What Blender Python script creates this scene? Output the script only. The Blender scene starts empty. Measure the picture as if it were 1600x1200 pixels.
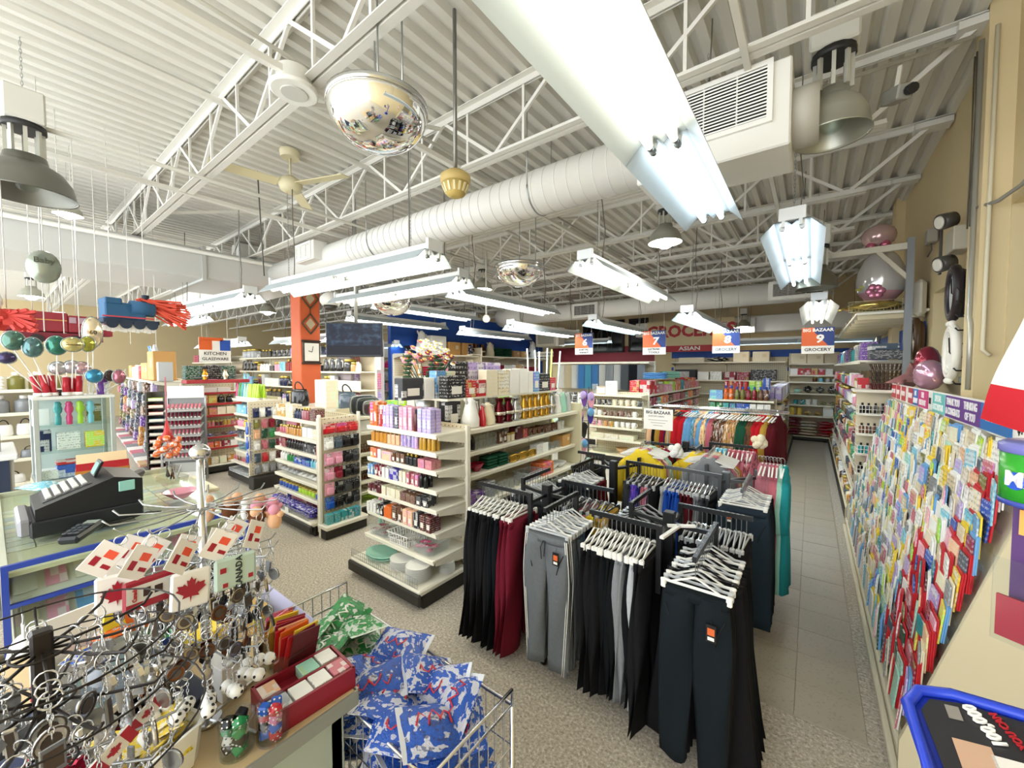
import bpy, math, random
from mathutils import Vector, Matrix, Euler
PI = math.pi
R = random.Random(11)
SC = bpy.context.scene
COL = SC.collection

# ---------------------------------------------------------------- camera, light, exposure
F_PX = 620.0
YAW = math.atan(468 / F_PX)
PITCH = -math.atan(25 / F_PX)
cam_d = bpy.data.cameras.new('camera')
cam_d.sensor_fit = 'HORIZONTAL'
cam_d.sensor_width = 36.0
cam_d.lens = 36.0 * F_PX / 1600.0
cam_d.clip_start = 0.02
cam_d.clip_end = 120
cam = bpy.data.objects.new('camera', cam_d)
COL.objects.link(cam)
cam.location = (0, 0, 1.9)
cam.rotation_euler = (PI / 2 + PITCH, 0, YAW)
SC.camera = cam
SC.view_settings.view_transform = 'Standard'
SC.view_settings.look = 'None'
SC.view_settings.gamma = 1.0
SC.view_settings.use_curve_mapping = False
SC.view_settings.exposure = 1.48
w = bpy.data.worlds.new('daylight')
SC.world = w
w.use_nodes = True
w.node_tree.nodes['Background'].inputs[0].default_value = (0.93, 0.97, 1.0, 1)
w.node_tree.nodes['Background'].inputs[1].default_value = 1.7
TUBE_POWER = 5.5
SC.cycles.use_denoising = True
SC.cycles.max_bounces = 8
SC.cycles.sample_clamp_indirect = 6.0
SC.cycles.caustics_reflective = False
SC.cycles.caustics_refractive = False

# ---------------------------------------------------------------- colours and materials
def lin(c):
    return tuple((x / 12.92 if x <= 0.04045 else ((x + 0.055) / 1.055) ** 2.4) for x in c)
def hx(h):
    h = h.lstrip('#')
    return lin(tuple(int(h[i:i + 2], 16) / 255 for i in (0, 2, 4)))
PAL = {'white': '#f1f1ec', 'cream': '#ece2c4', 'ivory': '#e6dcc0', 'black': '#1b1b1e', 'charcoal': '#3a3c40', 'grey': '#8b8f93',
       'silver': '#bfc3c6', 'red': '#c4222c', 'crimson': '#8f1830', 'burgundy': '#701c2f', 'orange': '#e8702a', 'amber': '#c98a2e',
       'gold': '#c79b3c', 'yellow': '#f0d23c', 'lime': '#b4dd35', 'green': '#2f8f4a', 'dark green': '#20503a', 'mint': '#a5dcc8',
       'teal': '#2b9aa0', 'aqua': '#7cc8e0', 'sky blue': '#6fa8dc', 'blue': '#2456b8', 'navy': '#1f2a52', 'violet': '#4a3fae', 'purple': '#6d3d9a',
       'lilac': '#b7a3dc', 'pink': '#eda6bd', 'hot pink': '#e2347f', 'rose': '#c9717f', 'brown': '#6d452c', 'tan': '#c69a63',
       'kraft': '#c99a5b', 'peach': '#f0bf98', 'olive': '#7d7a3a', 'mustard': '#b8923e', 'maroon': '#5c1a22', 'slate': '#4b5a68', 'beige': '#d8c9a8'}
PAL = {k: hx(v) for k, v in PAL.items()}
def C(n):
    return PAL[n] if isinstance(n, str) and not n.startswith('#') else hx(n)

class N:
    """a small helper round one material's node tree"""
    def __init__(s, name):
        s.m = bpy.data.materials.new(name)
        s.m.use_nodes = True
        s.t = s.m.node_tree
        s.b = s.t.nodes['Principled BSDF']
    def n(s, ty, **kw):
        x = s.t.nodes.new(ty)
        for k, v in kw.items():
            setattr(x, k, v)
        return x
    def l(s, a, b):
        s.t.links.new(a, b)
    def math(s, op, a, b=None, c=None):
        x = s.n('ShaderNodeMath', operation=op)
        for i, v in enumerate((a, b, c)):
            if v is None: continue
            if isinstance(v, (int, float)): x.inputs[i].default_value = v
            else: s.l(v, x.inputs[i])
        return x.outputs[0]
    def mix(s, f, a, b, mode='MIX'):
        x = s.n('ShaderNodeMix', data_type='RGBA', blend_type=mode)
        for i, v in ((0, f), (6, a), (7, b)):
            if isinstance(v, (int, float)): x.inputs[i].default_value = v
            elif isinstance(v, tuple): x.inputs[i].default_value = (*v[:3], 1)
            else: s.l(v, x.inputs[i])
        return x.outputs[2]
    def noise(s, scale, detail=2, src='Object', rough=0.5):
        tc = s.n('ShaderNodeTexCoord')
        x = s.n('ShaderNodeTexNoise')
        x.inputs['Scale'].default_value = scale
        x.inputs['Detail'].default_value = detail
        x.inputs['Roughness'].default_value = rough
        s.l(tc.outputs[src], x.inputs['Vector'])
        return x
    def ramp(s, f, stops, interp='LINEAR'):
        x = s.n('ShaderNodeValToRGB')
        x.color_ramp.interpolation = interp
        e = x.color_ramp.elements
        while len(e) < len(stops): e.new(0.5)
        for i, (p, c) in enumerate(stops):
            e[i].position = p
            e[i].color = (*c[:3], 1)
        s.l(f, x.inputs[0])
        return x.outputs[0]
    def bump(s, h, strength=0.3, dist=0.01):
        x = s.n('ShaderNodeBump')
        x.inputs['Strength'].default_value = strength
        x.inputs['Distance'].default_value = dist
        s.l(h, x.inputs['Height'])
        s.l(x.outputs[0], s.b.inputs['Normal'])
    def set(s, col=None, rough=0.5, metal=0.0, spec=0.5, trans=0, ior=1.45, coat=0, emit=None, es=0):
        i = s.b.inputs
        if col is not None:
            if isinstance(col, tuple): i['Base Color'].default_value = (*col[:3], 1)
            else: s.l(col, i['Base Color'])
        i['Roughness'].default_value = rough
        i['Metallic'].default_value = metal
        i['Specular IOR Level'].default_value = spec
        i['Transmission Weight'].default_value = trans
        i['IOR'].default_value = ior
        i['Coat Weight'].default_value = coat
        if emit is not None:
            i['Emission Color'].default_value = (*emit[:3], 1)
            i['Emission Strength'].default_value = es
        return s.m
_mc = {}
def M(col, rough=0.5, metal=0.0, wear=0.06, **kw):
    """plain painted / plastic / metal surface with a slight procedural variation"""
    k = (col, rough, metal, tuple(kw.items()))
    if k in _mc: return _mc[k]
    c = C(col)
    s = N('surface_' + str(col).strip('#').replace(' ', '_'))
    nz = s.noise(9, 3)
    f = s.math('MULTIPLY', nz.outputs[0], wear * 2)
    s.set(s.mix(f, c, tuple(x * 0.8 for x in c)), rough, metal, **kw)
    _mc[k] = s.m
    return s.m
def objcol(s):
    return s.n('ShaderNodeObjectInfo')
def mo(name, rough, metal=0, kind='plain', **kw):
    """material whose colour is the object's own colour, so that copies can share one mesh"""
    s = N(name)
    oi = objcol(s)
    c = oi.outputs['Color']
    if kind == 'plain':
        nz = s.noise(14, 2)
        c = s.mix(s.math('MULTIPLY', nz.outputs[0], 0.2), c, s.mix(1.0, c, (0.7, 0.7, 0.7), 'MULTIPLY'))
    elif kind == 'fabric':
        nz = s.noise(60, 3)
        c = s.mix(s.math('MULTIPLY', nz.outputs[0], 0.5), c, s.mix(1.0, c, (0.6, 0.6, 0.6), 'MULTIPLY'))
        nb = s.noise(260, 2)
        s.bump(nb.outputs[0], 0.25, 0.002)
    elif kind in ('print', 'bag', 'floral'):
        tc = s.n('ShaderNodeTexCoord')
        mp = s.n('ShaderNodeVectorMath', operation='ADD')
        s.l(tc.outputs['Generated'], mp.inputs[0])
        rr = s.math('MULTIPLY', oi.outputs['Random'], 37.0)
        s.l(rr, mp.inputs[1])
        nz = s.n('ShaderNodeTexNoise')
        nz.inputs['Scale'].default_value = {'print': 3.2, 'bag': 4.5, 'floral': 9}[kind]
        nz.inputs['Detail'].default_value = 2
        s.l(mp.outputs[0], nz.inputs['Vector'])
        hs = s.n('ShaderNodeHueSaturation')
        s.l(s.math('ADD', 0.35, s.math('MULTIPLY', oi.outputs['Random'], 0.3)), hs.inputs['Hue'])
        hs.inputs['Saturation'].default_value = 0.9
        hs.inputs['Value'].default_value = 1.0
        s.l(c, hs.inputs['Color'])
        pale = s.mix(0.75, c, (0.85, 0.85, 0.82))
        dark = s.mix(0.75, c, (0.03, 0.03, 0.04))
        sw = s.math('GREATER_THAN', s.math('FRACT', s.math('MULTIPLY', oi.outputs['Random'], 7.3)), 0.45)
        acc = pale if kind == 'bag' else s.mix(sw, pale, hs.outputs[0])
        m1 = s.math('GREATER_THAN', nz.outputs[0], 0.56)
        if kind == 'print':     # printed panels: blocks of the pack's face
            sc_ = s.n('ShaderNodeVectorMath', operation='MULTIPLY'); sc_.inputs[1].default_value = (2.6, 2.6, 3.4)
            s.l(mp.outputs[0], sc_.inputs[0])
            fl = s.n('ShaderNodeVectorMath', operation='FLOOR'); s.l(sc_.outputs[0], fl.inputs[0])
            wn = s.n('ShaderNodeTexWhiteNoise', noise_dimensions='3D'); s.l(fl.outputs[0], wn.inputs[0])
            m1 = s.math('GREATER_THAN', wn.outputs[0], 0.70)
        c = s.mix(s.math('MULTIPLY', m1, 0.85), c, acc)
        if kind == 'floral':
            m3 = s.math('LESS_THAN', nz.outputs[0], 0.42)
            c = s.mix(m3, c, dark)
        else:
            # print lines: broken rows that read as lettering
            sx = s.n('ShaderNodeSeparateXYZ')
            s.l(tc.outputs['Generated'], sx.inputs[0])
            rows = s.math('GREATER_THAN', s.math('FRACT', s.math('MULTIPLY', sx.outputs[2], 7.0)), 0.55)
            n2 = s.n('ShaderNodeTexNoise')
            n2.inputs['Scale'].default_value = 13
            n2.inputs['Detail'].default_value = 1
            s.l(mp.outputs[0], n2.inputs['Vector'])
            lines = s.math('MULTIPLY', rows, s.math('GREATER_THAN', n2.outputs[0], 0.53))
            c = s.mix(s.math('MULTIPLY', lines, 0.7), c, s.mix(sw, dark, pale))
        if kind == 'bag':
            nb = s.noise(30, 2)
            s.bump(nb.outputs[0], 0.5, 0.01)
    m = s.set(c, rough, metal, **kw)
    return m
MO = mo('object_colour_satin', 0.45)
MOG = mo('object_colour_gloss', 0.15, coat=0.3)
MOF = mo('object_colour_fabric', 0.9, kind='fabric', spec=0.15)
MOP = mo('object_colour_printed_card', 0.4, kind='print')
MOB = mo('object_colour_foil_bag', 0.25, kind='bag')
MOFL = mo('object_colour_floral_cloth', 0.9, kind='floral', spec=0.15)
MOM = mo('object_colour_metal', 0.25, metal=0.9)
WHITE = M('#eceae2', 0.4)
CREAM = M('#e6dfc4', 0.45)
BLACK = M('#141416', 0.45)
CHROME = M('#d2d4d6', 0.16, 1.0)
STEEL = M('#a9acab', 0.3, 0.9)
PAINTW = M('#e4e2d8', 0.55)
def clear_mat(name, tint, amount, rough=0.03, obj=False):
    """thin clear sheet: mostly see-through, with a glossy skin"""
    s = N(name)
    t, mx = s.n('ShaderNodeBsdfTransparent'), s.n('ShaderNodeMixShader')
    t.inputs[0].default_value = (*tint, 1)
    if obj:
        s.set((0.8, 0.86, 0.86), rough); s.l(objcol(s).outputs['Color'], s.b.inputs['Base Color']); top = s.b
    else:
        top = s.n('ShaderNodeBsdfGlossy'); top.inputs['Roughness'].default_value = rough
    lw = s.n('ShaderNodeLayerWeight'); lw.inputs[0].default_value = 0.35
    s.l(s.math('ADD', amount, s.math('MULTIPLY', lw.outputs[0], 0.16 if obj else 0.12)), mx.inputs[0])
    s.l(t.outputs[0], mx.inputs[1]); s.l(top.outputs[0], mx.inputs[2])
    s.l(mx.outputs[0], s.t.nodes['Material Output'].inputs[0])
    return s.m
MOT = clear_mat('object_colour_clear', (0.95, 0.97, 0.97), 0.07, 0.08, True)
GLASS = clear_mat('clear_glass', (0.93, 0.98, 0.97), 0.02)
PLASTIC_CLEAR = clear_mat('clear_plastic', (0.95, 0.97, 0.97), 0.04, 0.12)
MIRROR = N('mirror').set((0.93, 0.93, 0.92), 0.03, metal=1.0)

# ---------------------------------------------------------------- mesh builder
class MB:
    def __init__(s):
        s.v, s.f, s.mi, s.sm = [], [], [], []
    def face(s, idx, m=0, sm=False):
        s.f.append(tuple(idx)); s.mi.append(m); s.sm.append(sm)
    def quad(s, a, b, c, d, m=0):
        n = len(s.v); s.v += [Vector(p) for p in (a, b, c, d)]; s.face((n, n + 1, n + 2, n + 3), m)
    def box(s, c, d, m=0, rot=None, ch=0.0):
        """box at centre c with full sizes d; ch = chamfer on every edge"""
        h = [x / 2 for x in d]
        X = Matrix.Identity(3) if rot is None else (rot if isinstance(rot, Matrix) else Euler(rot).to_matrix())
        c = Vector(c)
        n = len(s.v)
        if ch <= 0:
            for x in (-1, 1):
                for y in (-1, 1):
                    for z in (-1, 1):
                        s.v.append(c + X @ Vector((x * h[0], y * h[1], z * h[2])))
            for q in ((0, 1, 3, 2), (4, 6, 7, 5), (0, 4, 5, 1), (2, 3, 7, 6), (0, 2, 6, 4), (1, 5, 7, 3)):
                s.face([n + i for i in q], m)
            return s
        ch = min(ch, min(h) * 0.9)
        ix = {}
        for x in (-1, 1):
            for y in (-1, 1):
                for z in (-1, 1):
                    for ax in range(3):
                        p = [x * (h[0] - ch), y * (h[1] - ch), z * (h[2] - ch)]
                        p[ax] = (x, y, z)[ax] * h[ax]
                        ix[(x, y, z, ax)] = len(s.v)
                        s.v.append(c + X @ Vector(p))
        def add(q):
            pts = [s.v[i] - c for i in q]
            nn = (pts[1] - pts[0]).cross(pts[2] - pts[0])
            if nn.dot(sum(pts, Vector())) < 0: q = q[::-1]
            s.face(q, m)
        for ax in range(3):
            o = [i for i in range(3) if i != ax]
            for sg in (-1, 1):
                q = []
                for a, b in ((-1, -1), (1, -1), (1, 1), (-1, 1)):
                    k = [0, 0, 0]; k[ax] = sg; k[o[0]] = a; k[o[1]] = b
                    q.append(ix[(*k, ax)])
                add(q)
        for ax in range(3):
            o = [i for i in range(3) if i != ax]
            for a in (-1, 1):
                for b in (-1, 1):
                    k0 = [0, 0, 0]; k0[ax] = -1; k0[o[0]] = a; k0[o[1]] = b
                    k1 = list(k0); k1[ax] = 1
                    add([ix[(*k0, o[0])], ix[(*k1, o[0])], ix[(*k1, o[1])], ix[(*k0, o[1])]])
        for x in (-1, 1):
            for y in (-1, 1):
                for z in (-1, 1):
                    add([ix[(x, y, z, i)] for i in range(3)])
        return s
    def bar(s, a, b, wd, ht=None, m=0):
        """square bar from a to b"""
        a, b = Vector(a), Vector(b)
        d = b - a
        q = d.to_track_quat('X', 'Z').to_matrix()
        return s.box((a + b) / 2, (d.length, wd, ht or wd), m, q)
    def ring(s, c, ax, r, n, ry=None):
        q = Vector(ax).to_track_quat('Z', 'Y').to_matrix()
        k = len(s.v)
        for i in range(n):
            t = 2 * PI * i / n
            s.v.append(Vector(c) + q @ Vector((r * math.cos(t), (ry or r) * math.sin(t), 0)))
        return [k + i for i in range(n)]
    def bridge(s, a, b, m=0, sm=True):
        n = len(a)
        for i in range(n):
            s.face((a[i], a[(i + 1) % n], b[(i + 1) % n], b[i]), m, sm)
    def cyl(s, a, b, r0, r1=None, n=8, m=0, caps=True):
        a, b = Vector(a), Vector(b)
        r1 = r0 if r1 is None else r1
        A, B = s.ring(a, b - a, r0, n), s.ring(b, b - a, r1, n)
        s.bridge(A, B, m)
        if caps:
            s.face(A[::-1], m); s.face(B, m)
        return s
    def tube(s, pts, r, n=5, m=0, closed=False):
        pts = [Vector(p) for p in pts]
        k = len(pts); rings = []
        up = None
        for i in range(k):
            if closed: d = pts[(i + 1) % k] - pts[i - 1]
            else: d = pts[min(i + 1, k - 1)] - pts[max(i - 1, 0)]
            d.normalize()
            if up is None:
                up = d.orthogonal().normalized()
            else:
                up = (up - d * up.dot(d))
                up = up.normalized() if up.length > 1e-5 else d.orthogonal().normalized()
            sd = d.cross(up)
            j = len(s.v)
            for t in range(n):
                a = 2 * PI * t / n
                s.v.append(pts[i] + (up * math.cos(a) + sd * math.sin(a)) * r)
            rings.append([j + t for t in range(n)])
        for i in range(k - 1): s.bridge(rings[i], rings[i + 1], m)
        if closed: s.bridge(rings[-1], rings[0], m)
        else:
            s.face(rings[0][::-1], m); s.face(rings[-1], m)
        return s
    def lathe(s, prof, n=10, m=0, c=(0, 0, 0), mf=None, sx=1.0, sy=1.0, q=None):
        """prof: [(radius, z)]; mf(i) gives the material of band i"""
        c = Vector(c); rings = []
        for r, z in prof:
            k = len(s.v)
            for i in range(n):
                t = 2 * PI * i / n
                p = Vector((max(r, 1e-4) * math.cos(t) * sx, max(r, 1e-4) * math.sin(t) * sy, z))
                s.v.append(c + (q @ p if q is not None else p))
            rings.append([k + i for i in range(n)])
        for i in range(len(rings) - 1):
            s.bridge(rings[i], rings[i + 1], mf(i) if mf else m)
        s.face(rings[0][::-1], mf(0) if mf else m); s.face(rings[-1], mf(len(rings) - 2) if mf else m)
        return s
    def prism(s, poly, a, b, m=0, f=None):
        """poly in 2-D extruded between heights a and b; f maps (x, y, h) to a point"""
        f = f or (lambda x, y, h: (x, y, h))
        n = len(poly); k = len(s.v)
        for h in (a, b):
            for x, y in poly: s.v.append(Vector(f(x, y, h)))
        s.face([k + i for i in range(n)][::-1], m); s.face([k + n + i for i in range(n)], m)
        for i in range(n):
            j = (i + 1) % n
            s.face((k + i, k + j, k + n + j, k + n + i), m)
        return s
    def sphere(s, c, r, n=10, k=6, m=0, sc=(1, 1, 1)):
        s_ = len(s.v)
        prof = [(r * math.sin(PI * i / k), -r * math.cos(PI * i / k)) for i in range(k + 1)]
        s.lathe(prof, n, m)
        for i in range(s_, len(s.v)):
            p = s.v[i]; s.v[i] = Vector((p.x * sc[0] + c[0], p.y * sc[1] + c[1], p.z * sc[2] + c[2]))
        return s
    def mesh(s, name, mats):
        me = bpy.data.meshes.new(name)
        me.from_pydata([tuple(p) for p in s.v], [], s.f)
        for x in mats: me.materials.append(x)
        me.polygons.foreach_set('material_index', s.mi)
        me.polygons.foreach_set('use_smooth', s.sm)
        me.update()
        return me
_geo = {}
def geo(key, fn=None, mats=(MO,)):
    if key not in _geo:
        b = MB(); fn(b)
        _geo[key] = b.mesh(key if isinstance(key, str) else str(key[0]), mats)
    return _geo[key]

# ---------------------------------------------------------------- objects
def ob(name, me, parent=None, loc=(0, 0, 0), rot=(0, 0, 0), sc=(1, 1, 1), col=None):
    o = bpy.data.objects.new(name, me)
    COL.objects.link(o)
    if parent is not None: o.parent = parent
    o.location = loc; o.rotation_euler = rot; o.scale = sc
    if col is not None: o.color = (*C(col), 1)
    return o
def part(name, fn, mats, parent, loc=(0, 0, 0), rot=(0, 0, 0), label=None, col=None):
    b = MB(); fn(b)
    o = ob(name, b.mesh(name, mats if isinstance(mats, (list, tuple)) else [mats]), parent, loc, rot, col=col)
    if label: o['label'] = label
    return o
def tag(o, label, cat, group=None):
    o['label'] = label; o['category'] = cat
    if group: o['group'] = group
    return o
def thing(name, label, cat, loc=(0, 0, 0), rz=0, group=None):
    return tag(ob(name, None, None, loc, (0, 0, rz)), label, cat, group)
def struct(name, fn, mats, parent=None, loc=(0, 0, 0), rot=(0, 0, 0)):
    o = part(name, fn, mats, parent, loc, rot)
    if parent is None: o['kind'] = 'structure'
    return o
def dup(root, loc=None, rot=None, label=None, group=None, parent=None, col=None):
    c = root.copy(); COL.objects.link(c)
    if parent is not None: c.parent = parent
    if loc is not None: c.location = loc
    if rot is not None: c.rotation_euler = rot
    if label: c['label'] = label
    if group: c['group'] = group
    if col is not None and c.data: c.color = (*C(col), 1)
    for ch in list(root.children):
        d = dup(ch, parent=c)
        if col is not None and ch.get('takes_colour'): d.color = (*C(col), 1)
    return c
ORD = 'first second third fourth fifth sixth seventh eighth ninth tenth eleventh twelfth thirteenth fourteenth fifteenth sixteenth seventeenth eighteenth nineteenth twentieth'.split()
def nth(i):
    if i < 20: return ORD[i]
    t = {2: 'twenty', 3: 'thirty', 4: 'forty', 5: 'fifty'}[(i + 1) // 10]
    return t + ' ' + ORD[(i + 1) % 10 - 1] if (i + 1) % 10 else {3: 'thirtieth', 4: 'fortieth', 5: 'fiftieth'}.get((i + 1) // 10, t)
_tx = {}
def text_mesh(txt, size, mat, bold=0.0, ext=0.001, shear=0.0, sx=1.0):
    k = (txt, size, mat.name, bold, shear)
    if k in _tx: return _tx[k]
    c = bpy.data.curves.new('lettering', 'FONT')
    c.body = txt; c.size = size; c.align_x = 'CENTER'; c.align_y = 'CENTER'; c.extrude = ext; c.offset = bold; c.shear = shear
    c.resolution_u = 2
    o = bpy.data.objects.new('tmp', c)
    me = bpy.data.meshes.new_from_object(o)
    bpy.data.objects.remove(o)
    me.materials.clear(); me.materials.append(mat)
    _tx[k] = me
    return me
FACE_NY, FACE_PX, FACE_NX = (PI / 2, 0, 0), (PI / 2, 0, PI / 2), (PI / 2, 0, -PI / 2)
def lettering(txt, size, mat, parent, loc, rot, bold=0.0, sx=1.0, shear=0):
    return ob('lettering', text_mesh(txt, size, mat, bold, shear=shear), parent, loc, rot, (sx, 1, 1))
# ================================================================ the room
XR, YB, XL, ZC = 1.0, 13.3, -22.0, 4.25
# ---- floor: speckled carpet with a strip of vinyl tiles down the aisle
def carpet_mat():
    s = N('speckled_carpet')
    a = s.noise(62, 3, rough=0.75)
    b = s.noise(38, 2)
    c = s.noise(1.1, 3)
    base = s.ramp(a.outputs[0], [(0.32, hx('#7d7568')), (0.43, hx('#b3ab9c')), (0.55, hx('#cdc6b8')), (0.66, hx('#f2ede2'))])
    base = s.mix(s.math('MULTIPLY', b.outputs[0], 0.35), base, hx('#a99f90'))
    base = s.mix(s.math('MULTIPLY', c.outputs[0], 0.3), base, hx('#9a9081'))
    s.bump(a.outputs[0], 0.35, 0.004)
    return s.set(base, 0.85, spec=0.2)
def tile_mat():
    s = N('vinyl_tile')
    a = s.noise(55, 3); c = s.noise(1.6, 4)
    oi = objcol(s)
    base = s.mix(s.math('MULTIPLY', c.outputs[0], 0.55), hx('#b6ad9b'), hx('#989080'))
    base = s.mix(s.math('MULTIPLY', oi.outputs['Random'], 0.25), base, hx('#a59c8a'))
    base = s.mix(s.math('MULTIPLY', s.math('GREATER_THAN', a.outputs[0], 0.6), 0.3), base, hx('#857c6d'))
    return s.set(base, 0.32, spec=0.5)
floor = struct('floor', lambda b: b.box(((XL + XR) / 2, 5.5, -0.05), (XR - XL, 16.6, 0.1)), [carpet_mat()])
tm = geo('tile', lambda b: b.box((0, 0, 0.002), (0.3035, 0.3035, 0.005), ch=0.0015), [tile_mat()])
for i in range(3):
    for j in range(34):
        ob('floor_tile', tm, floor, (-0.49 + 0.305 * i, 2.75 + 0.305 * j, 0.0007 * ((i * 7 + j * 5) % 3)))
# ---- walls
WTAN = N('tan_wall_paint')
_n = WTAN.noise(2.2, 4)
WTAN = WTAN.set(WTAN.mix(WTAN.math('MULTIPLY', _n.outputs[0], 0.25), hx('#d9c79c'), hx('#c6b287')), 0.6)
WBLUE = M('#1f4fa8', 0.5)
WRED = M('#8e2634', 0.55)
def right_wall(b):
    x0, x1 = XR, XR + 0.35
    X, W = (x0 + x1) / 2, x1 - x0
    def seg(y0, y1, z0, z1): b.box((X, (y0 + y1) / 2, (z0 + z1) / 2), (W, y1 - y0, z1 - z0))
    seg(-2.8, 2.6, 0, 4.4); seg(4.0, 4.55, 0, 4.4); seg(6.0, YB, 0, 4.4)
    seg(2.6, 4.0, 0, 1.1); seg(2.6, 4.0, 2.95, 4.4)
    seg(4.55, 6.0, 0, 1.75); seg(4.55, 6.0, 2.68, 4.4)
wr = struct('wall_right', right_wall, [WTAN])
struct('window_1', lambda b: (b.box((XR + 0.26, 5.275, 2.215), (0.04, 1.45, 0.93)), b.box((XR + 0.225, 5.275, 2.215), (0.04, 0.05, 0.93), 1),
       b.box((XR + 0.225, 5.275, 1.78), (0.05, 1.45, 0.06), 1), b.box((XR + 0.225, 5.275, 2.65), (0.05, 1.45, 0.06), 1)), [M('#8f9da4', 0.25), M('#7f8a90', 0.4)])
struct('window_2', lambda b: (b.box((XR + 0.30, 3.3, 2.025), (0.04, 1.4, 1.85)), b.box((XR + 0.27, 3.3, 1.13), (0.05, 1.4, 0.06), 1)), [M('#9c9276', 0.5), M('#cdbf98', 0.5)])
struct('trim_1', lambda b: b.box((0.94, 4.14, 2.15), (0.14, 0.26, 4.3)), [WTAN])      # pilaster
struct('trim_2', lambda b: b.box((0.95, 8.0, 2.15), (0.10, 0.30, 4.3)), [WTAN])
struct('trim_3', lambda b: b.box((0.95, 11.0, 2.15), (0.10, 0.30, 4.3)), [WTAN])
struct('wall_back', lambda b: b.box(((XL + XR) / 2, YB + 0.15, 2.15), (XR - XL + 0.7, 0.3, 4.5)), [WTAN])
struct('wall_left', lambda b: b.box((XL - 0.15, 5.3, 2.15), (0.3, 16.6, 4.5)), [WTAN])
# painted bands on the back wall, and slatwall panels with their grooves
struct('trim_4', lambda b: b.box((-1.3, YB - 0.008, 2.31), (4.6, 0.016, 0.2)), [WBLUE])
struct('trim_5', lambda b: b.box((-1.3, YB - 0.008, 1.86), (4.6, 0.016, 0.13)), [WBLUE])
struct('trim_6', lambda b: b.box((-6.1, YB - 0.008, 1.5), (3.9, 0.016, 2.3)), [WRED])
slat = struct('trim_7', lambda b: b.box((-1.3, YB - 0.006, 0.9), (4.6, 0.012, 1.8)), [M('#8e8468', 0.6)])
sm_ = geo('slat', lambda b: b.box((0, 0, 0), (4.6, 0.016, 0.135), ch=0.004), [M('#cdbf98', 0.5)])
for i in range(12): ob('slat', sm_, slat, (-1.3, YB - 0.02, 0.1 + 0.15 * i))
sr = struct('trim_8', lambda b: b.box((XR - 0.006, 5.0, 1.62), (0.012, 1.0, 0.3)), [M('#8e8468', 0.6)])
sm2 = geo('slat_short', lambda b: b.box((0, 0, 0), (0.016, 1.9, 0.085), ch=0.003), [M('#e4d9b6', 0.5)])
for i in range(3): ob('slat', sm2, sr, (XR - 0.02, 5.3, 1.52 + 0.1 * i))
sr2 = struct('trim_9', lambda b: b.box((XR - 0.006, 4.43, 2.35), (0.012, 0.22, 1.3)), [M('#8e8468', 0.6)])
sm3 = geo('slat_tiny', lambda b: b.box((0, 0, 0), (0.018, 0.22, 0.085), ch=0.003), [M('#ded2ad', 0.5)])
for i in range(13): ob('slat', sm3, sr2, (XR - 0.02, 4.43, 1.75 + 0.1 * i))
struct('trim_11', lambda b: b.box((XR - 0.008, 9.7, 2.22), (0.016, 6.8, 0.4)), [WBLUE])
# ---- ceiling: corrugated steel deck, ribs running away from the counter
DECK = N('painted_steel_deck')
_n = DECK.noise(1.3, 4); _n2 = DECK.noise(22, 2)
DECK = DECK.set(DECK.mix(DECK.math('MULTIPLY', _n.outputs[0], 0.4), hx('#dddbd2'), hx('#c3c0b6')), 0.55)
def deck(b):
    p = 0.15; n = int((XR + 0.3 - XL) / p)
    prof = []
    for i in range(n):
        x = XL + i * p
        prof += [(x, ZC), (x + 0.062, ZC), (x + 0.084, ZC + 0.05), (x + 0.128, ZC + 0.05)]
    k = len(b.v)
    for x, z in prof: b.v += [Vector((x, -2.8, z)), Vector((x, YB + 0.1, z))]
    for i in range(len(prof) - 1):
        b.face((k + 2 * i, k + 2 * i + 1, k + 2 * i + 3, k + 2 * i + 2))
struct('ceiling', deck, [DECK])
struct('ceiling_cover', lambda b: b.box(((XL + XR) / 2, 5.25, ZC + 0.12), (XR - XL + 1, 16.4, 0.06)), [PAINTW])
# ---- open-web joists under the deck
JW = N('painted_joist')
_n = JW.noise(3, 3)
JW = JW.set(JW.mix(JW.math('MULTIPLY', _n.outputs[0], 0.3), hx('#e2e0d8'), hx('#c2c0b6')), 0.5)
PN = 0.62
X0 = XL + 0.3
NP = int((XR - 0.2 - X0) / (2 * PN))
top_m = geo('top_chord', lambda b: (b.box(((X0 + XR) / 2, -0.037, -0.005), (XR - X0, 0.055, 0.008)), b.box(((X0 + XR) / 2, -0.012, -0.032), (XR - X0, 0.007, 0.05)),
            b.box(((X0 + XR) / 2, 0.037, -0.005), (XR - X0, 0.055, 0.008)), b.box(((X0 + XR) / 2, 0.012, -0.032), (XR - X0, 0.007, 0.05))), [JW])
bot_m = geo('bottom_chord', lambda b: (b.box(((X0 + XR - 0.6) / 2, -0.035, 0.005), (XR - 0.6 - X0, 0.05, 0.008)), b.box(((X0 + XR - 0.6) / 2, -0.012, 0.03), (XR - 0.6 - X0, 0.007, 0.045)),
            b.box(((X0 + XR - 0.6) / 2, 0.035, 0.005), (XR - 0.6 - X0, 0.05, 0.008)), b.box(((X0 + XR - 0.6) / 2, 0.012, 0.03), (XR - 0.6 - X0, 0.007, 0.045))), [JW])
HZ = 0.55
dia_a = geo('web_diagonal_a', lambda b: b.bar((0, 0, 0.03), (PN, 0, HZ - 0.03), 0.022, 0.028), [JW])
dia_b = geo('web_diagonal_b', lambda b: b.bar((PN, 0, HZ - 0.03), (2 * PN, 0, 0.03), 0.022, 0.028), [JW])
ver = geo('web_strut', lambda b: b.bar((0, 0, 0.03), (0, 0, HZ - 0.03), 0.018, 0.022), [JW])
shoe = geo('bearing_plate', lambda b: b.box((0, 0, 0), (0.25, 0.16, 0.05)), [JW])
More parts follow.
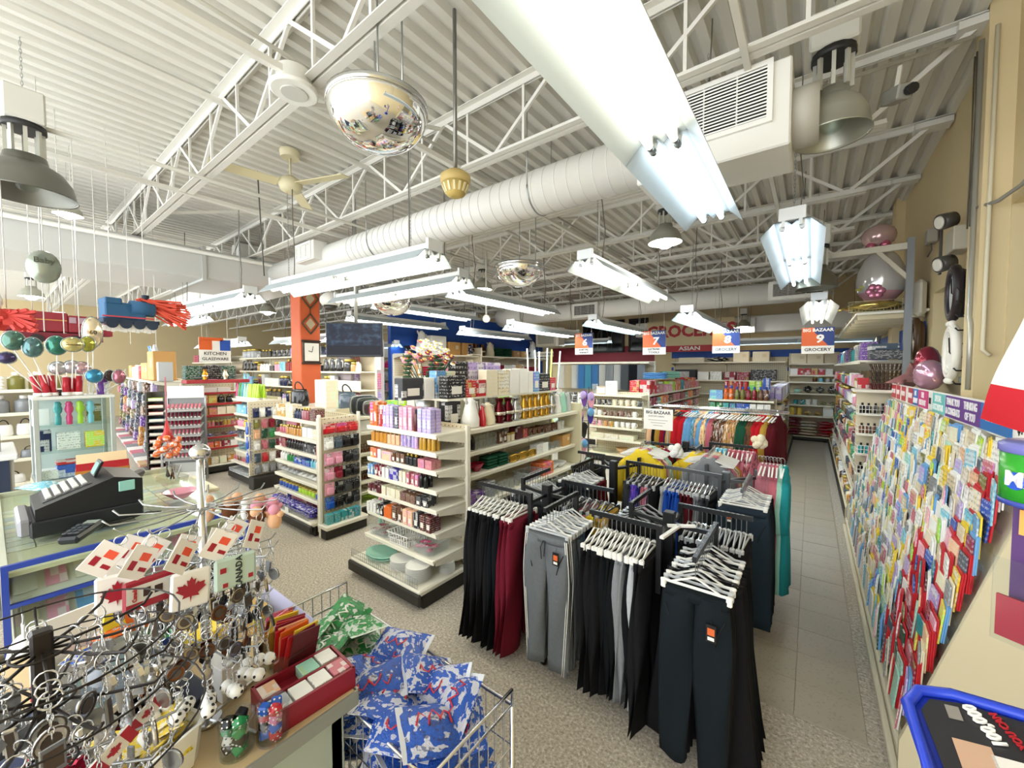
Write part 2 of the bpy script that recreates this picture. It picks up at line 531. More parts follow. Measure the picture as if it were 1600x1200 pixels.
for k in range(9):
    y = 1.3 + 1.4 * k
    j = thing('ceiling_joist', '', '', (0, y, ZC - HZ))
    del j['label']; del j['category']; j['kind'] = 'structure'
    ob('top_chord', top_m, j, (0, 0, HZ)); ob('bottom_chord', bot_m, j)
    for i in range(NP if k < 6 else NP // 2 + 4):
        x = XR - 0.75 - 2 * PN * (i + 1)
        if x < X0: break
        ob('web_diagonal', dia_a, j, (x, 0, 0)); ob('web_diagonal', dia_b, j, (x, 0, 0))
        ob('web_strut', ver, j, (x + PN * 0.5, 0, 0)); ob('web_strut', ver, j, (x + PN * 1.5, 0, 0))
    b_ = MB(); b_.bar((XR - 0.75, 0, 0.03), (XR - 0.15, 0, HZ - 0.04), 0.03, 0.035)
    ob('end_brace', b_.mesh('end_brace', [JW]), j)
    ob('bearing_plate', shoe, j, (XR - 0.14, 0, HZ - 0.05))
    # bridging angles between this joist and the next, along the store
br = geo('bridging_angle', lambda b: (b.box((0, 0, 0.0), (0.035, 12.6, 0.005)), b.box((0.016, 0, 0.018), (0.005, 12.6, 0.036))), [JW])
for i, (x, z) in enumerate(((-1.1, 4.16), (-3.3, 4.16), (-4.1, 4.16), (-6.6, 4.16), (-9.0, 4.16), (-2.6, 3.69), (-0.35, 3.69), (-5.2, 3.69), (-8.4, 3.69))):
    o = ob('bridging_bar', br, None, (x, 6.4, z)); o['kind'] = 'structure'
xb = geo('cross_brace', lambda b: b.bar((-0.0, 0, 0), (0, 1.4, 0.46), 0.025, 0.03), [JW])
for x in (-0.55, -2.9, -6.2):
    for k in range(6):
        o = ob('cross_brace', xb, None, (x, 1.3 + 1.4 * k, 3.73)); o['kind'] = 'structure'
# ---- conduits and pipes
COND = M('#b9b7ac', 0.4, 0.3)
def pipe(name, label, pts, r, m=COND, cat='pipe', n=7):
    return tag(part(name, lambda b: b.tube(pts, r, n), [m], None), label, cat)
pipe('conduit', 'thin grey conduit running along the store under the deck nearest the round speaker', [(-2.63, 0.2, 3.86), (-2.63, 1.3, 3.82), (-2.63, 9, 3.82)], 0.012)
pipe('conduit', 'white conduit crossing the ceiling beside the hanging industrial lamp with a dark shade', [(-4.55, -0.5, 3.66), (-4.55, 1.35, 3.66), (-4.5, 6, 3.66)], 0.018, M('#d7d5cb', 0.5))
pipe('sprinkler_pipe', 'long pale sprinkler pipe over the duct, farthest along the store', [(-7.2, -1, 3.6), (-7.2, 12.5, 3.6)], 0.03, M('#d9d7cd', 0.5))
pipe('conduit', 'conduit bundle strapped along the second roof joist near the tan wall', [(0.8, 4.02, 4.10), (-2.2, 4.02, 4.10)], 0.011)
pipe('conduit', 'thin conduit strapped beside the bundle along the joist near the tan wall', [(0.8, 3.98, 4.07), (-2.2, 3.98, 4.07)], 0.009)
pipe('wall_conduit', 'grey steel conduit running up the tan pilaster beside the niche', [(0.86, 4.06, 1.75), (0.86, 4.06, 2.2), (0.86, 4.1, 2.25), (0.86, 4.1, 4.1)], 0.016, M('#b5b3a8', 0.35, 0.5))
pipe('wall_conduit', 'thin cream conduit ending in a curl above the card rack header', [(0.93, 3.96, 1.98), (0.9, 3.98, 2.02), (0.9, 3.98, 2.6), (0.9, 3.98, 4.1)], 0.012, M('#d9d0b4', 0.4))
for i, (y, d) in enumerate(((4.22, 'darkest'), (4.28, 'slack'), (4.17, 'thinnest'))):
    pipe('wall_cable', d + ' cable hanging down the face of the tan pilaster', [(0.868, y + 0.01 * math.sin(k * 1.3 + i), 2.9 + 0.2 * k) for k in range(7)], 0.005 + 0.002 * (i == 0), M('#5d574a', 0.6), 'cable', 5)
pipe('wall_cable', 'bundle of grey cables sagging from the pilaster toward the niche', [(0.87, 4.1, 2.99), (0.92, 3.9, 2.96), (0.97, 3.75, 2.99), (0.97, 3.4, 3.02)], 0.012, M('#8f8c82', 0.5), 'cable')
pipe('ceiling_cable', 'dark cable looping between joists above the long round duct', [(-1.5, 2.75, 3.95), (-1.2, 3.0, 3.75), (-0.9, 3.3, 3.72), (-0.6, 3.6, 3.8), (-0.2, 4.0, 3.78)], 0.008, M('#4a4741', 0.6), 'cable', 5)
pipe('ceiling_cable', 'slack grey cable running past the large dome mirror', [(-1.75, 1.35, 3.75), (-1.6, 1.6, 4.05), (-1.5, 2.0, 4.1), (-1.4, 2.6, 4.12)], 0.007, M('#77746a', 0.6), 'cable', 5)
pipe('ceiling_cable', 'black cable hanging straight down to the fixture by the orange pillar', [(-5.0, 1.9, 4.1), (-5.0, 1.92, 3.5), (-5.02, 1.95, 2.95)], 0.007, M('#55524b', 0.6), 'cable', 5)
# ---- ducts
DUCTM = N('painted_duct')
_n = DUCTM.noise(2.5, 3)
DUCTM = DUCTM.set(DUCTM.mix(DUCTM.math('MULTIPLY', _n.outputs[0], 0.2), hx('#e9e8e2'), hx('#d4d3cb')), 0.4)
GRILLE_D = M('#2a2b2c', 0.6)
def grille(parent, loc, rot, w_, h_, n):
    """outlet grille in its own XY plane, front towards +Z"""
    g = part('grille_frame', lambda b: (b.box((0, h_ / 2 - 0.015, 0), (w_, 0.03, 0.02)), b.box((0, -h_ / 2 + 0.015, 0), (w_, 0.03, 0.02)), b.box((w_ / 2 - 0.015, 0, 0), (0.03, h_ - 0.0602, 0.02)),
             b.box((-w_ / 2 + 0.015, 0, 0), (0.03, h_ - 0.0602, 0.02)), b.box((0, 0, -0.012), (w_ - 0.02, h_ - 0.02, 0.004), 1)), [M('#eeede8', 0.4), GRILLE_D], parent, loc, rot)
    lm = geo(('louvre', round(w_, 2)), lambda b: b.box((0, 0, 0), (w_ - 0.05, 0.008, 0.005), 0, (0.3, 0, 0)), [M('#eeede8', 0.4)])
    for i in range(n): ob('louvre', lm, g, (0, -h_ / 2 + 0.04 + (h_ - 0.08) * i / (n - 1), 0.004))
    for s_ in (-1, 1):
        b_ = MB(); b_.box((s_ * w_ / 6, 0, 0.0), (0.008, h_ - 0.04, 0.01)); ob('mullion', b_.mesh('mullion', [M('#d4d3ce', 0.4)]), g)
d1 = thing('round_duct', 'long white round spiral duct running under the joists across the store', 'duct', (-3, 3.06, 3.48))
part('duct_tube', lambda b: b.cyl((2.0, 0, 0), (-5.3, 0, 0), 0.19, 0.19, 28), [DUCTM], d1)
rib = geo('duct_rib', lambda b: b.tube([(0, 0.192 * math.cos(2 * PI * i / 28), 0.192 * math.sin(2 * PI * i / 28)) for i in range(28)], 0.004, 4, closed=True), [M('#d7d6cf', 0.4)])
for i in range(34): ob('seam_ring', rib, d1, (1.95 - 0.115 * i - (0.03 if i > 12 else 0), 0, 0))
part('end_box', lambda b: b.box((2.42, 0, -0.03), (0.9, 0.44, 0.5), ch=0.01), [DUCTM], d1)
part('end_collar', lambda b: b.cyl((2.85, 0, -0.05), (3.0, 0, -0.05), 0.17, 0.17, 20), [M('#b9b7ac', 0.5)], d1)
grille(d1, (2.5, -0.232, 0.05), (PI / 2, 0, 0), 0.56, 0.36, 15)
part('outlet_box', lambda b: b.box((-2.75, -0.2, 0.06), (0.5, 0.2, 0.26), ch=0.008), [DUCTM], d1)
grille(d1, (-2.78, -0.306, 0.06), (PI / 2, 0, 0), 0.44, 0.24, 9)
part('square_section', lambda b: b.box((-7.6, 0.0, 0.0), (4.6, 0.42, 0.40), ch=0.05), [DUCTM], d1)
part('far_outlet', lambda b: b.box((-10.2, -0.1, 0.0), (0.6, 0.3, 0.3), ch=0.02), [DUCTM], d1)
grille(d1, (-10.2, -0.26, 0.0), (PI / 2, 0, 0), 0.4, 0.22, 7)
def riser(b):
    q = [(0.34, 0.20, 0.20), (0.22, 0.2, 0.36), (0.17, 0.2, 0.55), (0.15, 0.2, 0.72)]
    rings = []
    for hw, hy, z in q:
        k = len(b.v); b.v += [Vector((-5.6 - hw, -hy, z)), Vector((-5.6 + hw, -hy, z)), Vector((-5.6 + hw, hy, z)), Vector((-5.6 - hw, hy, z))]
        rings.append([k, k + 1, k + 2, k + 3])
    for i in range(3): b.bridge(rings[i], rings[i + 1], 0, False)
part('riser', riser, [DUCTM], d1)
for x in (-1.4, 1.0, -4.5):
    part('hanger_strap', lambda b: b.tube([(x, 0.198 * math.cos(t), 0.198 * math.sin(t)) for t in [PI * (0.0 + i / 16) - PI for i in range(17)]] , 0.006, 4), [STEEL], d1)
    part('hanger_rod', lambda b: (b.cyl((x, -0.198, 0), (x, -0.198, 0.7), 0.004, n=5), b.cyl((x, 0.198, 0), (x, 0.198, 0.7), 0.004, n=5)), [STEEL], d1)
d2 = thing('round_duct', 'white round duct over the far aisles behind the first one', 'duct', (-3, 9.3, 3.36))
part('duct_tube', lambda b: b.cyl((3.2, 0, 0), (-3.6, 0, 0), 0.21, 0.21, 24), [DUCTM], d2)
part('elbow', lambda b: b.tube([(-3.5, 0, 0), (-4.1, 0.05, 0.02), (-4.7, 0.5, 0.1), (-5.2, 1.2, 0.3), (-5.3, 1.5, 0.85)], 0.3, 16), [DUCTM], d2)
part('outlet_box', lambda b: b.box((-1.55, -0.18, -0.02), (0.7, 0.2, 0.36), ch=0.01), [DUCTM], d2)
grille(d2, (-1.55, -0.29, -0.02), (PI / 2, 0, 0), 0.62, 0.3, 7)
part('outlet_box', lambda b: b.box((2.75, -0.18, 0.0), (0.9, 0.2, 0.36), ch=0.01), [DUCTM], d2)
grille(d2, (2.75, -0.29, 0.0), (PI / 2, 0, 0), 0.8, 0.3, 9)
part('outlet_box', lambda b: b.box((1.2, 3.4, -0.3), (1.1, 0.3, 0.4), ch=0.01), [DUCTM], d2)
grille(d2, (1.2, 3.24, -0.3), (PI / 2, 0, 0), 0.9, 0.26, 7)
part('branch', lambda b: b.box((1.2, 3.65, -0.25), (5.6, 0.4, 0.45), ch=0.02), [DUCTM], d2)
d3 = thing('trunk_duct', 'large rectangular grey duct under the deck past the balloons', 'duct', (-8.0, 0, 3.45))
part('duct_body', lambda b: b.box((0, 1.2, 0), (1.5, 4.4, 0.44), ch=0.02), [M('#c9cac6', 0.45)], d3)
part('flange', lambda b: (b.box((0, -0.2, 0), (1.56, 0.05, 0.5)), b.box((0, 2.0, 0), (1.56, 0.05, 0.5))), [M('#bdbeba', 0.45)], d3)
# ---- air conditioner and grilles high on the far wall
ac = thing('air_conditioner', 'boxy cream air conditioner mounted high on the far tan wall', 'air conditioner', (-6.9, 11.2, 2.55))
part('case', lambda b: b.box((0, 0, 0.35), (0.75, 0.55, 0.62), ch=0.02), [M('#d9d5c3', 0.5)], ac)
part('front_panel', lambda b: b.box((0.02, -0.285, 0.36), (0.6, 0.02, 0.46), ch=0.005), [M('#a9aa9c', 0.5)], ac)
part('side_panel', lambda b: b.box((0.42, -0.05, 0.35), (0.12, 0.4, 0.6), ch=0.01), [M('#efece0', 0.5)], ac)
part('mount_rod', lambda b: (b.cyl((-0.3, 0, 0.66), (-0.3, 0, 1.7), 0.01, n=5), b.cyl((0.3, 0, 0.66), (0.3, 0, 1.7), 0.01, n=5)), [STEEL], ac)
# ================================================================ things hung from the ceiling
def tube_mat(name, col, s):
    n = N(name)
    return n.set((0.9, 0.9, 0.9), 0.4, emit=col, es=s)
T_COOL = tube_mat('lit_tube_cool', (0.80, 0.93, 1.0), TUBE_POWER * 2)
T_WARM = tube_mat('lit_tube_warm', (1.0, 0.90, 0.70), TUBE_POWER * 1.5)
T_NEUT = tube_mat('lit_tube_neutral', (1.0, 0.97, 0.90), TUBE_POWER * 2.4)
T_DIMC = tube_mat('dim_tube_cool', (0.80, 0.93, 1.0), TUBE_POWER * 0.42)  # cool and warm tubes turned down so glare does not swamp their reflectors
T_DIMW = tube_mat('dim_tube_warm', (1.0, 0.90, 0.70), TUBE_POWER * 0.5)
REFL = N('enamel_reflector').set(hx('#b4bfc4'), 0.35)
def reflector(y0, y1):
    def f(b):
        pr = [(-0.19, -0.085), (-0.105, 0.0), (-0.03, 0.0), (0.0, -0.028), (0.03, 0.0), (0.105, 0.0), (0.19, -0.085)]
        k = len(b.v)
        for y in (y0, y1):
            for off in (0, 0.006):
                for x, z in pr: b.v.append(Vector((x, y, z + off)))
        n = len(pr)
        for i in range(n - 1):
            b.face((k + i, k + i + 1, k + 2 * n + i + 1, k + 2 * n + i))
            b.face((k + n + i, k + 3 * n + i, k + 3 * n + i + 1, k + n + i + 1))
        for o in (0, n - 1):
            b.face((k + o, k + 2 * n + o, k + 3 * n + o, k + n + o))
    return f
def chain_fn(h):
    def f(b):
        n = max(3, int(h / 0.028))
        for i in range(n):
            z = h * (i + 0.5) / n
            L = h / n * 0.72
            pts = []
            for t in range(8):
                a = 2 * PI * t / 8
                u, v_ = 0.006 * math.cos(a), L * math.sin(a)
                pts.append((u, 0, z + v_) if i % 2 else (0, u, z + v_))
            b.tube(pts, 0.0018, 3, closed=True)
    return f
def make_fixture(mats):
    r = ob('strip_light', None)
    ob('spine', geo('spine', lambda b: b.box((0, 0, 0.035), (0.13, 2.42, 0.06), ch=0.006), [M('#e7e8e4', 0.4)]), r)
    for s in (-1, 1):
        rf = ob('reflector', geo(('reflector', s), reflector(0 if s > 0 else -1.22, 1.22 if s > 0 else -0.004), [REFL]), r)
        for x in (-0.058, 0.058):
            i = 0 if s < 0 else 1
            t = ob('tube', geo(('lit_tube', mats[i].name), lambda b: b.cyl((0, -0.575, 0), (0, 0.575, 0), 0.0165, n=8), [mats[i]]), r, (x, s * 0.61, -0.042))
            for e in (-1, 1):
                ob('end_cap', geo('tube_cap', lambda b: b.cyl((0, -0.012, 0), (0, 0.012, 0), 0.0175, n=8), [STEEL]), t, (0, e * 0.585, 0))
            for e in (0.035, 1.19):
                ob('lamp_holder', geo('lamp_holder', lambda b: b.box((0, 0, 0.02), (0.03, 0.022, 0.065), ch=0.004), [M('#f2f2ee', 0.4)]), r, (x, s * e, -0.035))
    for s in (-1, 1):
        ob('hanger_bracket', geo('hanger_bracket', lambda b: (b.box((0, 0, 0.04), (0.16, 0.03, 0.09), ch=0.004), b.box((-0.05, 0, -0.02), (0.02, 0.02, 0.05)), b.box((0.05, 0, -0.02), (0.02, 0.02, 0.05))), [M('#dfe3e4', 0.35)]), r, (0, s * 1.215, 0.01))
        ob('chain', geo('chain', chain_fn(0.9), [STEEL]), r, (0.0, s * 0.95, 0.07))
        ob('power_cable', geo('power_cable', lambda b: b.tube([(0.03, 0, 0.06), (0.05, 0.02, 0.35), (0.02, -0.01, 0.7), (0.03, 0, 1.15)], 0.005, 4), [M('#6a665d', 0.6)]), r, (0.0, s * 0.9, 0))
    return r
proto = {}
FIX = [  # x, y, z, rotation, lamps, label
    (-0.60, 2.02, 3.02, 0.0, ('V', 'B'), 'big fluorescent strip light overhead nearest the camera, warm and cool tubes'),
    (-3.58, 2.06, 2.80, PI / 2 + 0.06, ('W', 'W'), 'warm strip light hanging across the store in front of the orange pillar'),
    (-4.32, 3.18, 2.90, PI / 2 + 0.03, ('W', 'W'), 'warm strip light hanging just behind the screen pole'),
    (-6.85, 1.94, 2.83, PI / 2 + 0.07, ('W', 'W'), 'strip light left of the orange pillar and under the duct'),
    (-3.75, 4.95, 2.93, 0.0, ('N', 'N'), 'strip light running away beside the second dome mirror'),
    (-6.0, 5.3, 3.02, 0.0, ('N', 'N'), 'upper of the two strip lights hung over the blue wall'),
    (-7.1, 5.45, 2.90, 0.0, ('N', 'N'), 'lower of the two strip lights hung over the blue wall'),
    (-1.73, 4.65, 2.92, 0.0, ('W', 'W'), 'bright warm strip light over the aisle of aisle sign seven'),
    (-6.1, 7.5, 2.72, 0.0, ('N', 'N'), 'small strip light over the cardboard boxes on the blue wall shelf'),
    (-4.25, 6.8, 2.66, 0.0, ('N', 'N'), 'strip light beside the far air conditioner'),
    (-2.87, 7.2, 2.68, 0.0, ('C', 'C'), 'cool strip light between aisle signs six and seven'),
    (-1.28, 6.6, 2.60, 0.0, ('C', 'C'), 'cool strip light in front of the groceries board'),
    (-0.135, 4.65, 2.93, 0.0, ('B', 'B'), 'cool strip light over the tiled aisle, nearest the balloon'),
    (0.05, 7.2, 2.70, 0.0, ('V', 'V'), 'strip light over the tiled aisle beside aisle sign nine'),
    (-0.25, 10.6, 2.52, PI / 2, ('C', 'C'), 'far strip light between aisle signs eight and nine'),
    (-6.2, 11.6, 2.76, PI / 2, ('C', 'C'), 'far strip light behind aisle sign six'),
    (-8.7, 4.1, 2.52, PI / 2, ('N', 'N'), 'strip light hung behind the kitchen sign'),
    (-10.6, 3.2, 2.45, PI / 2, ('N', 'N'), 'strip light hung before the far store shelves, beside the kitchen sign'),
    (-9.5, 6.2, 2.5, PI / 2, ('C', 'C'), 'far strip light seen past the orange pillar'),
    (-13.0, 0.9, 2.9, PI / 2, ('N', 'N'), 'strip light beyond the hanging balloons'),
    (-11.5, 2.8, 3.0, PI / 2, ('N', 'N'), 'strip light beyond the blue train figure'),
]
TM = {'V': T_DIMW, 'B': T_DIMC, 'W': T_WARM, 'C': T_COOL, 'N': T_NEUT}
for x, y, z, rz, lamps, lab in FIX:
    if lamps not in proto:
        proto[lamps] = f = make_fixture([TM[c] for c in lamps])
    else: f = dup(proto[lamps])
    f.location = (x, y, z); f.rotation_euler = (0, 0, rz)
    tag(f, lab, 'ceiling light', 'fluorescent strip lights')
# ---- dome mirrors
def dome(loc, r, lab, rods):
    t = thing('dome_mirror', lab, 'mirror', loc, 0, 'ceiling dome mirrors')
    part('mirror_dome', lambda b: b.lathe([(r * math.cos(a), -r * 0.80 * math.sin(a)) for a in [PI / 2 * i / 12 for i in range(13)]], 36), [MIRROR], t)
    part('rim', lambda b: b.lathe([(r * 0.985, -0.012), (r * 1.02, -0.008), (r * 1.02, 0.02), (r * 0.985, 0.024)], 36), [M('#cfd1d1', 0.15, 1.0)], t)
    part('backing', lambda b: b.lathe([(r * 0.98, 0.012), (r * 0.6, 0.03), (0.01, 0.035)], 24), [M('#d4d5d2', 0.4)], t)
    for x, y in rods:
        part('hanger_rod', lambda b: b.cyl((x, y, 0.02), (x, y, 0.6), 0.005, n=5), [STEEL], t)
dome((-1.87, 1.3, 3.27), 0.255, 'large dome mirror hanging nearest, beside the round speaker', ((0, 0.0), (0.1, 0.08), (-0.1, 0.05)))
dome((-2.65, 3.65, 3.03), 0.27, 'smaller dome mirror farther off, beyond the round duct', ((0, 0.0), (0.15, 0.1)))
dome((-5.1, 3.75, 2.92), 0.28, 'dome mirror half hidden behind the warm strip light and screen pole', ((0, 0.0), (0.15, 0.1)))
# ---- high bay lamps
BULB_ON = N('lit_bulb').set((1, 1, 1), 0.4, emit=(1, 0.98, 0.92), es=30)
def highbay(loc, lab, lit, r=0.24, col='#b5b5a8', s=1.0):
    t = thing('bay_lamp', lab, 'lamp', loc, 0, 'industrial bay lamps')
    m = M(col, 0.35, 0.6)
    part('shade', lambda b: b.lathe([(r * 0.42, 0.0), (r * 0.46, -0.05), (r * 0.75, -0.10), (r * 0.92, -0.17), (r, -0.27), (r * 1.03, -0.275), (r * 0.98, -0.26), (r * 0.88, -0.165), (r * 0.7, -0.09), (r * 0.3, -0.02)], 28), [m], t)
    part('fins', lambda b: [b.box((0.09 * math.cos(a), 0.09 * math.sin(a), 0.09), (0.02, 0.02, 0.2), 0, (0, 0, a)) for a in [PI / 4 * i for i in range(8)]], [M('#c9c9be', 0.35, 0.4)], t)
    part('collar', lambda b: b.cyl((0, 0, 0.18), (0, 0, 0.22), 0.11, n=16), [M('#2b2b2b', 0.5)], t)
    part('ballast_box', lambda b: b.box((0, 0, 0.33), (0.24, 0.2, 0.22), ch=0.012), [M('#d5d4cb', 0.45)], t)
    part('bulb', lambda b: b.sphere((0, 0, -0.24 if lit else -0.16), 0.13 if lit else 0.075, 14, 8, 0, (1, 1, 0.9 if lit else 1.25)), [BULB_ON if lit else GLASS], t)
    part('chain', chain_fn(0.42), [STEEL], t, (0, 0, 0.44))
    t.scale = (s, s, s)
    return t
highbay((0.06, 3.15, 3.58), 'unlit bay lamp beside the square duct end near the tan wall', False, 0.19)
highbay((-4.55, 0.22, 3.42), 'unlit bay lamp with dark grey shade at the upper left of the picture', False, 0.25, '#77776e')
for i, (x, y, z, l) in enumerate(((-1.28, 4.4, 3.42, 'lit bay lamp beyond the big overhead strip light'), (-4.6, 5.25, 3.45, 'lit bay lamp above the strip light by the second dome mirror'),
    (-5.5, 0.5, 3.42, 'lit bay lamp nearest the unlit dark one'), (-11.5, 0.55, 3.4, 'lit bay lamp behind the round foil balloon'), (-9.9, 3.9, 3.35, 'lit bay lamp between the kitchen sign and orange pillar'),
    (-1.5, 12.4, 3.2, 'lit bay lamp at the far end above the groceries board'))):
    highbay((x, y, z), l, True, s=0.42 if i == 2 else 0.7)
highbay((0.02, 5.9, 3.1), 'unlit bay lamp behind the cool strip light of the tiled aisle', False, 0.2, '#8d8c80')
# ---- speaker, sensor, fan, cameras
t = thing('ceiling_speaker', 'round white speaker hung where two conduits meet above the dome mirror', 'speaker', (-2.63, 1.22, 3.62))
part('housing', lambda b: b.lathe([(0.128, 0.0), (0.138, 0.008), (0.138, 0.025), (0.1, 0.04), (0.1, 0.13), (0.08, 0.14)], 26), [M('#e6e5dd', 0.45)], t)
part('speaker_mesh', lambda b: b.lathe([(0.075, -0.006), (0.078, 0.002)], 22), [M('#c9c8c0', 0.7)], t)
t = thing('drop_sensor', 'yellowed round sensor at the end of a long grey ceiling rod', 'sensor', (-1.92, 1.92, 3.12))
part('rod', lambda b: b.cyl((0.0, 0, 0.09), (0.0, 0, 1.12), 0.013, n=8), [M('#8d8c86', 0.3, 0.7)], t)
part('cap', lambda b: b.lathe([(0.092, 0.0), (0.1, 0.015), (0.1, 0.05), (0.06, 0.08), (0.02, 0.1)], 20), [M('#c9b172', 0.5)], t)
part('sensor_body', lambda b: b.lathe([(0.03, -0.085), (0.06, -0.07), (0.092, 0.0)], 20), [M('#c2a961', 0.5)], t)
for i in range(14):
    a = 2 * PI * i / 14
    part('vent_slot', lambda b: b.box((0.078 * math.cos(a), 0.078 * math.sin(a), -0.035), (0.006, 0.014, 0.055), 0, Euler((0, 0.42, a))), [M('#e3d8ad', 0.5)], t)
t = thing('ceiling_fan', 'cream ceiling fan hung under the steel deck above the duct', 'fan', (-4.55, 2.05, 3.88))
part('canopy', lambda b: b.lathe([(0.09, 0.28), (0.1, 0.34), (0.1, 0.36)], 16), [M('#d9d0ae', 0.5)], t)
part('down_rod', lambda b: b.cyl((0, 0, 0.05), (0, 0, 0.3), 0.012, n=8), [M('#cfc7a6', 0.5)], t)
part('motor', lambda b: b.lathe([(0.05, -0.09), (0.1, -0.06), (0.12, 0.0), (0.1, 0.05), (0.04, 0.09)], 18), [M('#d6cda9', 0.45)], t)
for i in range(3):
    a = 0.35 + 2 * PI * i / 3
    part('fan_blade', lambda b: b.box((0.42 * math.cos(a), 0.42 * math.sin(a), -0.0), (0.6, 0.14, 0.01), 0, Euler((0.2, 0, a)), 0.004), [M('#ddd3ab', 0.5)], t)
t = thing('security_camera', 'white dome security camera hanging beside the orange pillar', 'camera', (-6.25, 3.4, 2.93))
part('camera_head', lambda b: b.lathe([(0.13, -0.02), (0.16, 0.03), (0.16, 0.1), (0.1, 0.17), (0.03, 0.2)], 20), [M('#ecebe4', 0.4)], t)
part('dark_dome', lambda b: b.lathe([(0.01, -0.11), (0.07, -0.09), (0.11, -0.02)], 18), [M('#3b3833', 0.1)], t)
part('pole', lambda b: b.cyl((0, 0, 0.18), (0, 0, 0.75), 0.02, n=8), [M('#e4e3db', 0.4)], t)
t = thing('security_camera', 'small box camera fixed under the joist near the tan wall', 'camera', (0.36, 3.3, 3.5))
part('camera_body', lambda b: b.box((0, -0.03, 0), (0.08, 0.16, 0.08), 0, (0.3, 0, 0.4), 0.008), [M('#8d8a80', 0.5)], t)
part('mount_arm', lambda b: b.bar((0, 0.0, 0.03), (0.02, 0.05, 0.2), 0.02), [M("#d4d1c5", 0.5)], t)
part('lens', lambda b: b.cyl((0.04, -0.11, -0.03), (0.055, -0.14, -0.04), 0.028, n=10), [BLACK], t)
t = thing('drop_microphone', 'small white drop sensor on a rod in front of the blue wall', 'sensor', (-4.35, 5.05, 2.72))
part('rod', lambda b: b.cyl((0, 0, 0.03), (0, 0, 1.1), 0.014, n=7), [M('#e6e5dd', 0.4)], t)
part('sensor_head', lambda b: b.sphere((0, 0, 0), 0.065, 12, 8), [M('#eeeae0', 0.4)], t)
# ---- orange pillar
pm = N('terracotta_paint'); _n = pm.noise(3, 3)
pm = pm.set(pm.mix(_n.outputs[0], hx('#c4562f'), hx('#d96a3a')), 0.55)
pil = struct('pillar', lambda b: b.box((0, 0, 1.65), (0.34, 0.34, 3.3), ch=0.012), [pm], None, (-7.0, 3.35, 0))
def diamond(z):
    def f(b):
        for i in range(4):
            a0, a1 = PI / 2 * i, PI / 2 * (i + 1)
            b.bar((0.182, 0.14 * math.cos(a0), z + 0.17 * math.sin(a0)), (0.182, 0.14 * math.cos(a1), z + 0.17 * math.sin(a1)), 0.02, 0.022)
        b.prism([(0.08, 0), (0, 0.1), (-0.08, 0), (0, -0.1)], 0.172, 0.18, 1, lambda x, y, h: (h, x, z + y))
    return f
for z, l in ((3.08, 'upper'), (2.65, 'lower')):
    t = thing('wall_plaque', l + ' diamond framed plaque hanging on the orange pillar', 'plaque', (-7.0, 3.35, z), 0, 'plaques on the pillar')
    part('frame', diamond(0), [M('#5a4a34', 0.5)] + [M('#b9a98a', 0.5)], t)
    part('hanging_cord', lambda b: b.cyl((0.182, 0, 0.17), (0.182, 0, 0.26), 0.006, n=4), [BLACK], t)
t = thing('wall_clock', 'white faced clock with dark curved frame low on the orange pillar', 'clock', (-7.0, 3.35, 2.17))
part('frame', lambda b: (b.box((0.19, 0, 0), (0.03, 0.3, 0.36), ch=0.012), b.box((0.19, 0, 0.19), (0.035, 0.34, 0.03), ch=0.01), b.box((0.19, 0, -0.19), (0.035, 0.34, 0.03), ch=0.01)), [M('#3a2c22', 0.4)], t)
part('dial', lambda b: b.box((0.208, 0, 0), (0.006, 0.24, 0.30)), [M('#e9e7df', 0.4)], t)
part('hand', lambda b: (b.bar((0.213, 0, 0), (0.213, 0.02, 0.1), 0.008), b.bar((0.213, 0, 0), (0.213, -0.06, 0.02), 0.008)), [BLACK], t)
# ---- television on a pole
ty = YAW
t = thing('television', 'dark flat television on a ceiling pole above the gondola shelves', 'television', (-4.95, 3.02, 2.28), ty)
part('bezel', lambda b: b.box((0, 0, 0), (0.76, 0.05, 0.46), ch=0.008), [M('#17181b', 0.35)], t)
scr = N('television_picture')
nz = scr.noise(6, 6, 'Generated', 0.62)
sx_ = scr.n('ShaderNodeSeparateXYZ'); tc_ = scr.n('ShaderNodeTexCoord'); scr.l(tc_.outputs['Generated'], sx_.inputs[0])
pic = scr.ramp(nz.outputs[0], [(0.3, hx('#0d1524')), (0.5, hx('#24364f')), (0.62, hx('#557391')), (0.8, hx('#8ba5bd'))])
pic = scr.mix(scr.math('LESS_THAN', sx_.outputs[2], 0.3), pic, hx('#111722'))
scr.set((0.01, 0.01, 0.015), 0.35, spec=0.15); scr.l(pic, scr.b.inputs['Emission Color']); scr.b.inputs['Emission Strength'].default_value = 0.16
part('screen', lambda b: b.box((0, -0.027, 0.005), (0.73, 0.004, 0.42)), [scr.m], t)
part('pole', lambda b: b.cyl((0.0, 0.06, -0.05), (0.0, 0.06, 1.9), 0.024, n=10), [M('#b8b9b5', 0.3, 0.6)], t)
part('wall_mount', lambda b: b.box((0, 0.045, 0), (0.2, 0.05, 0.2), ch=0.006), [BLACK], t)
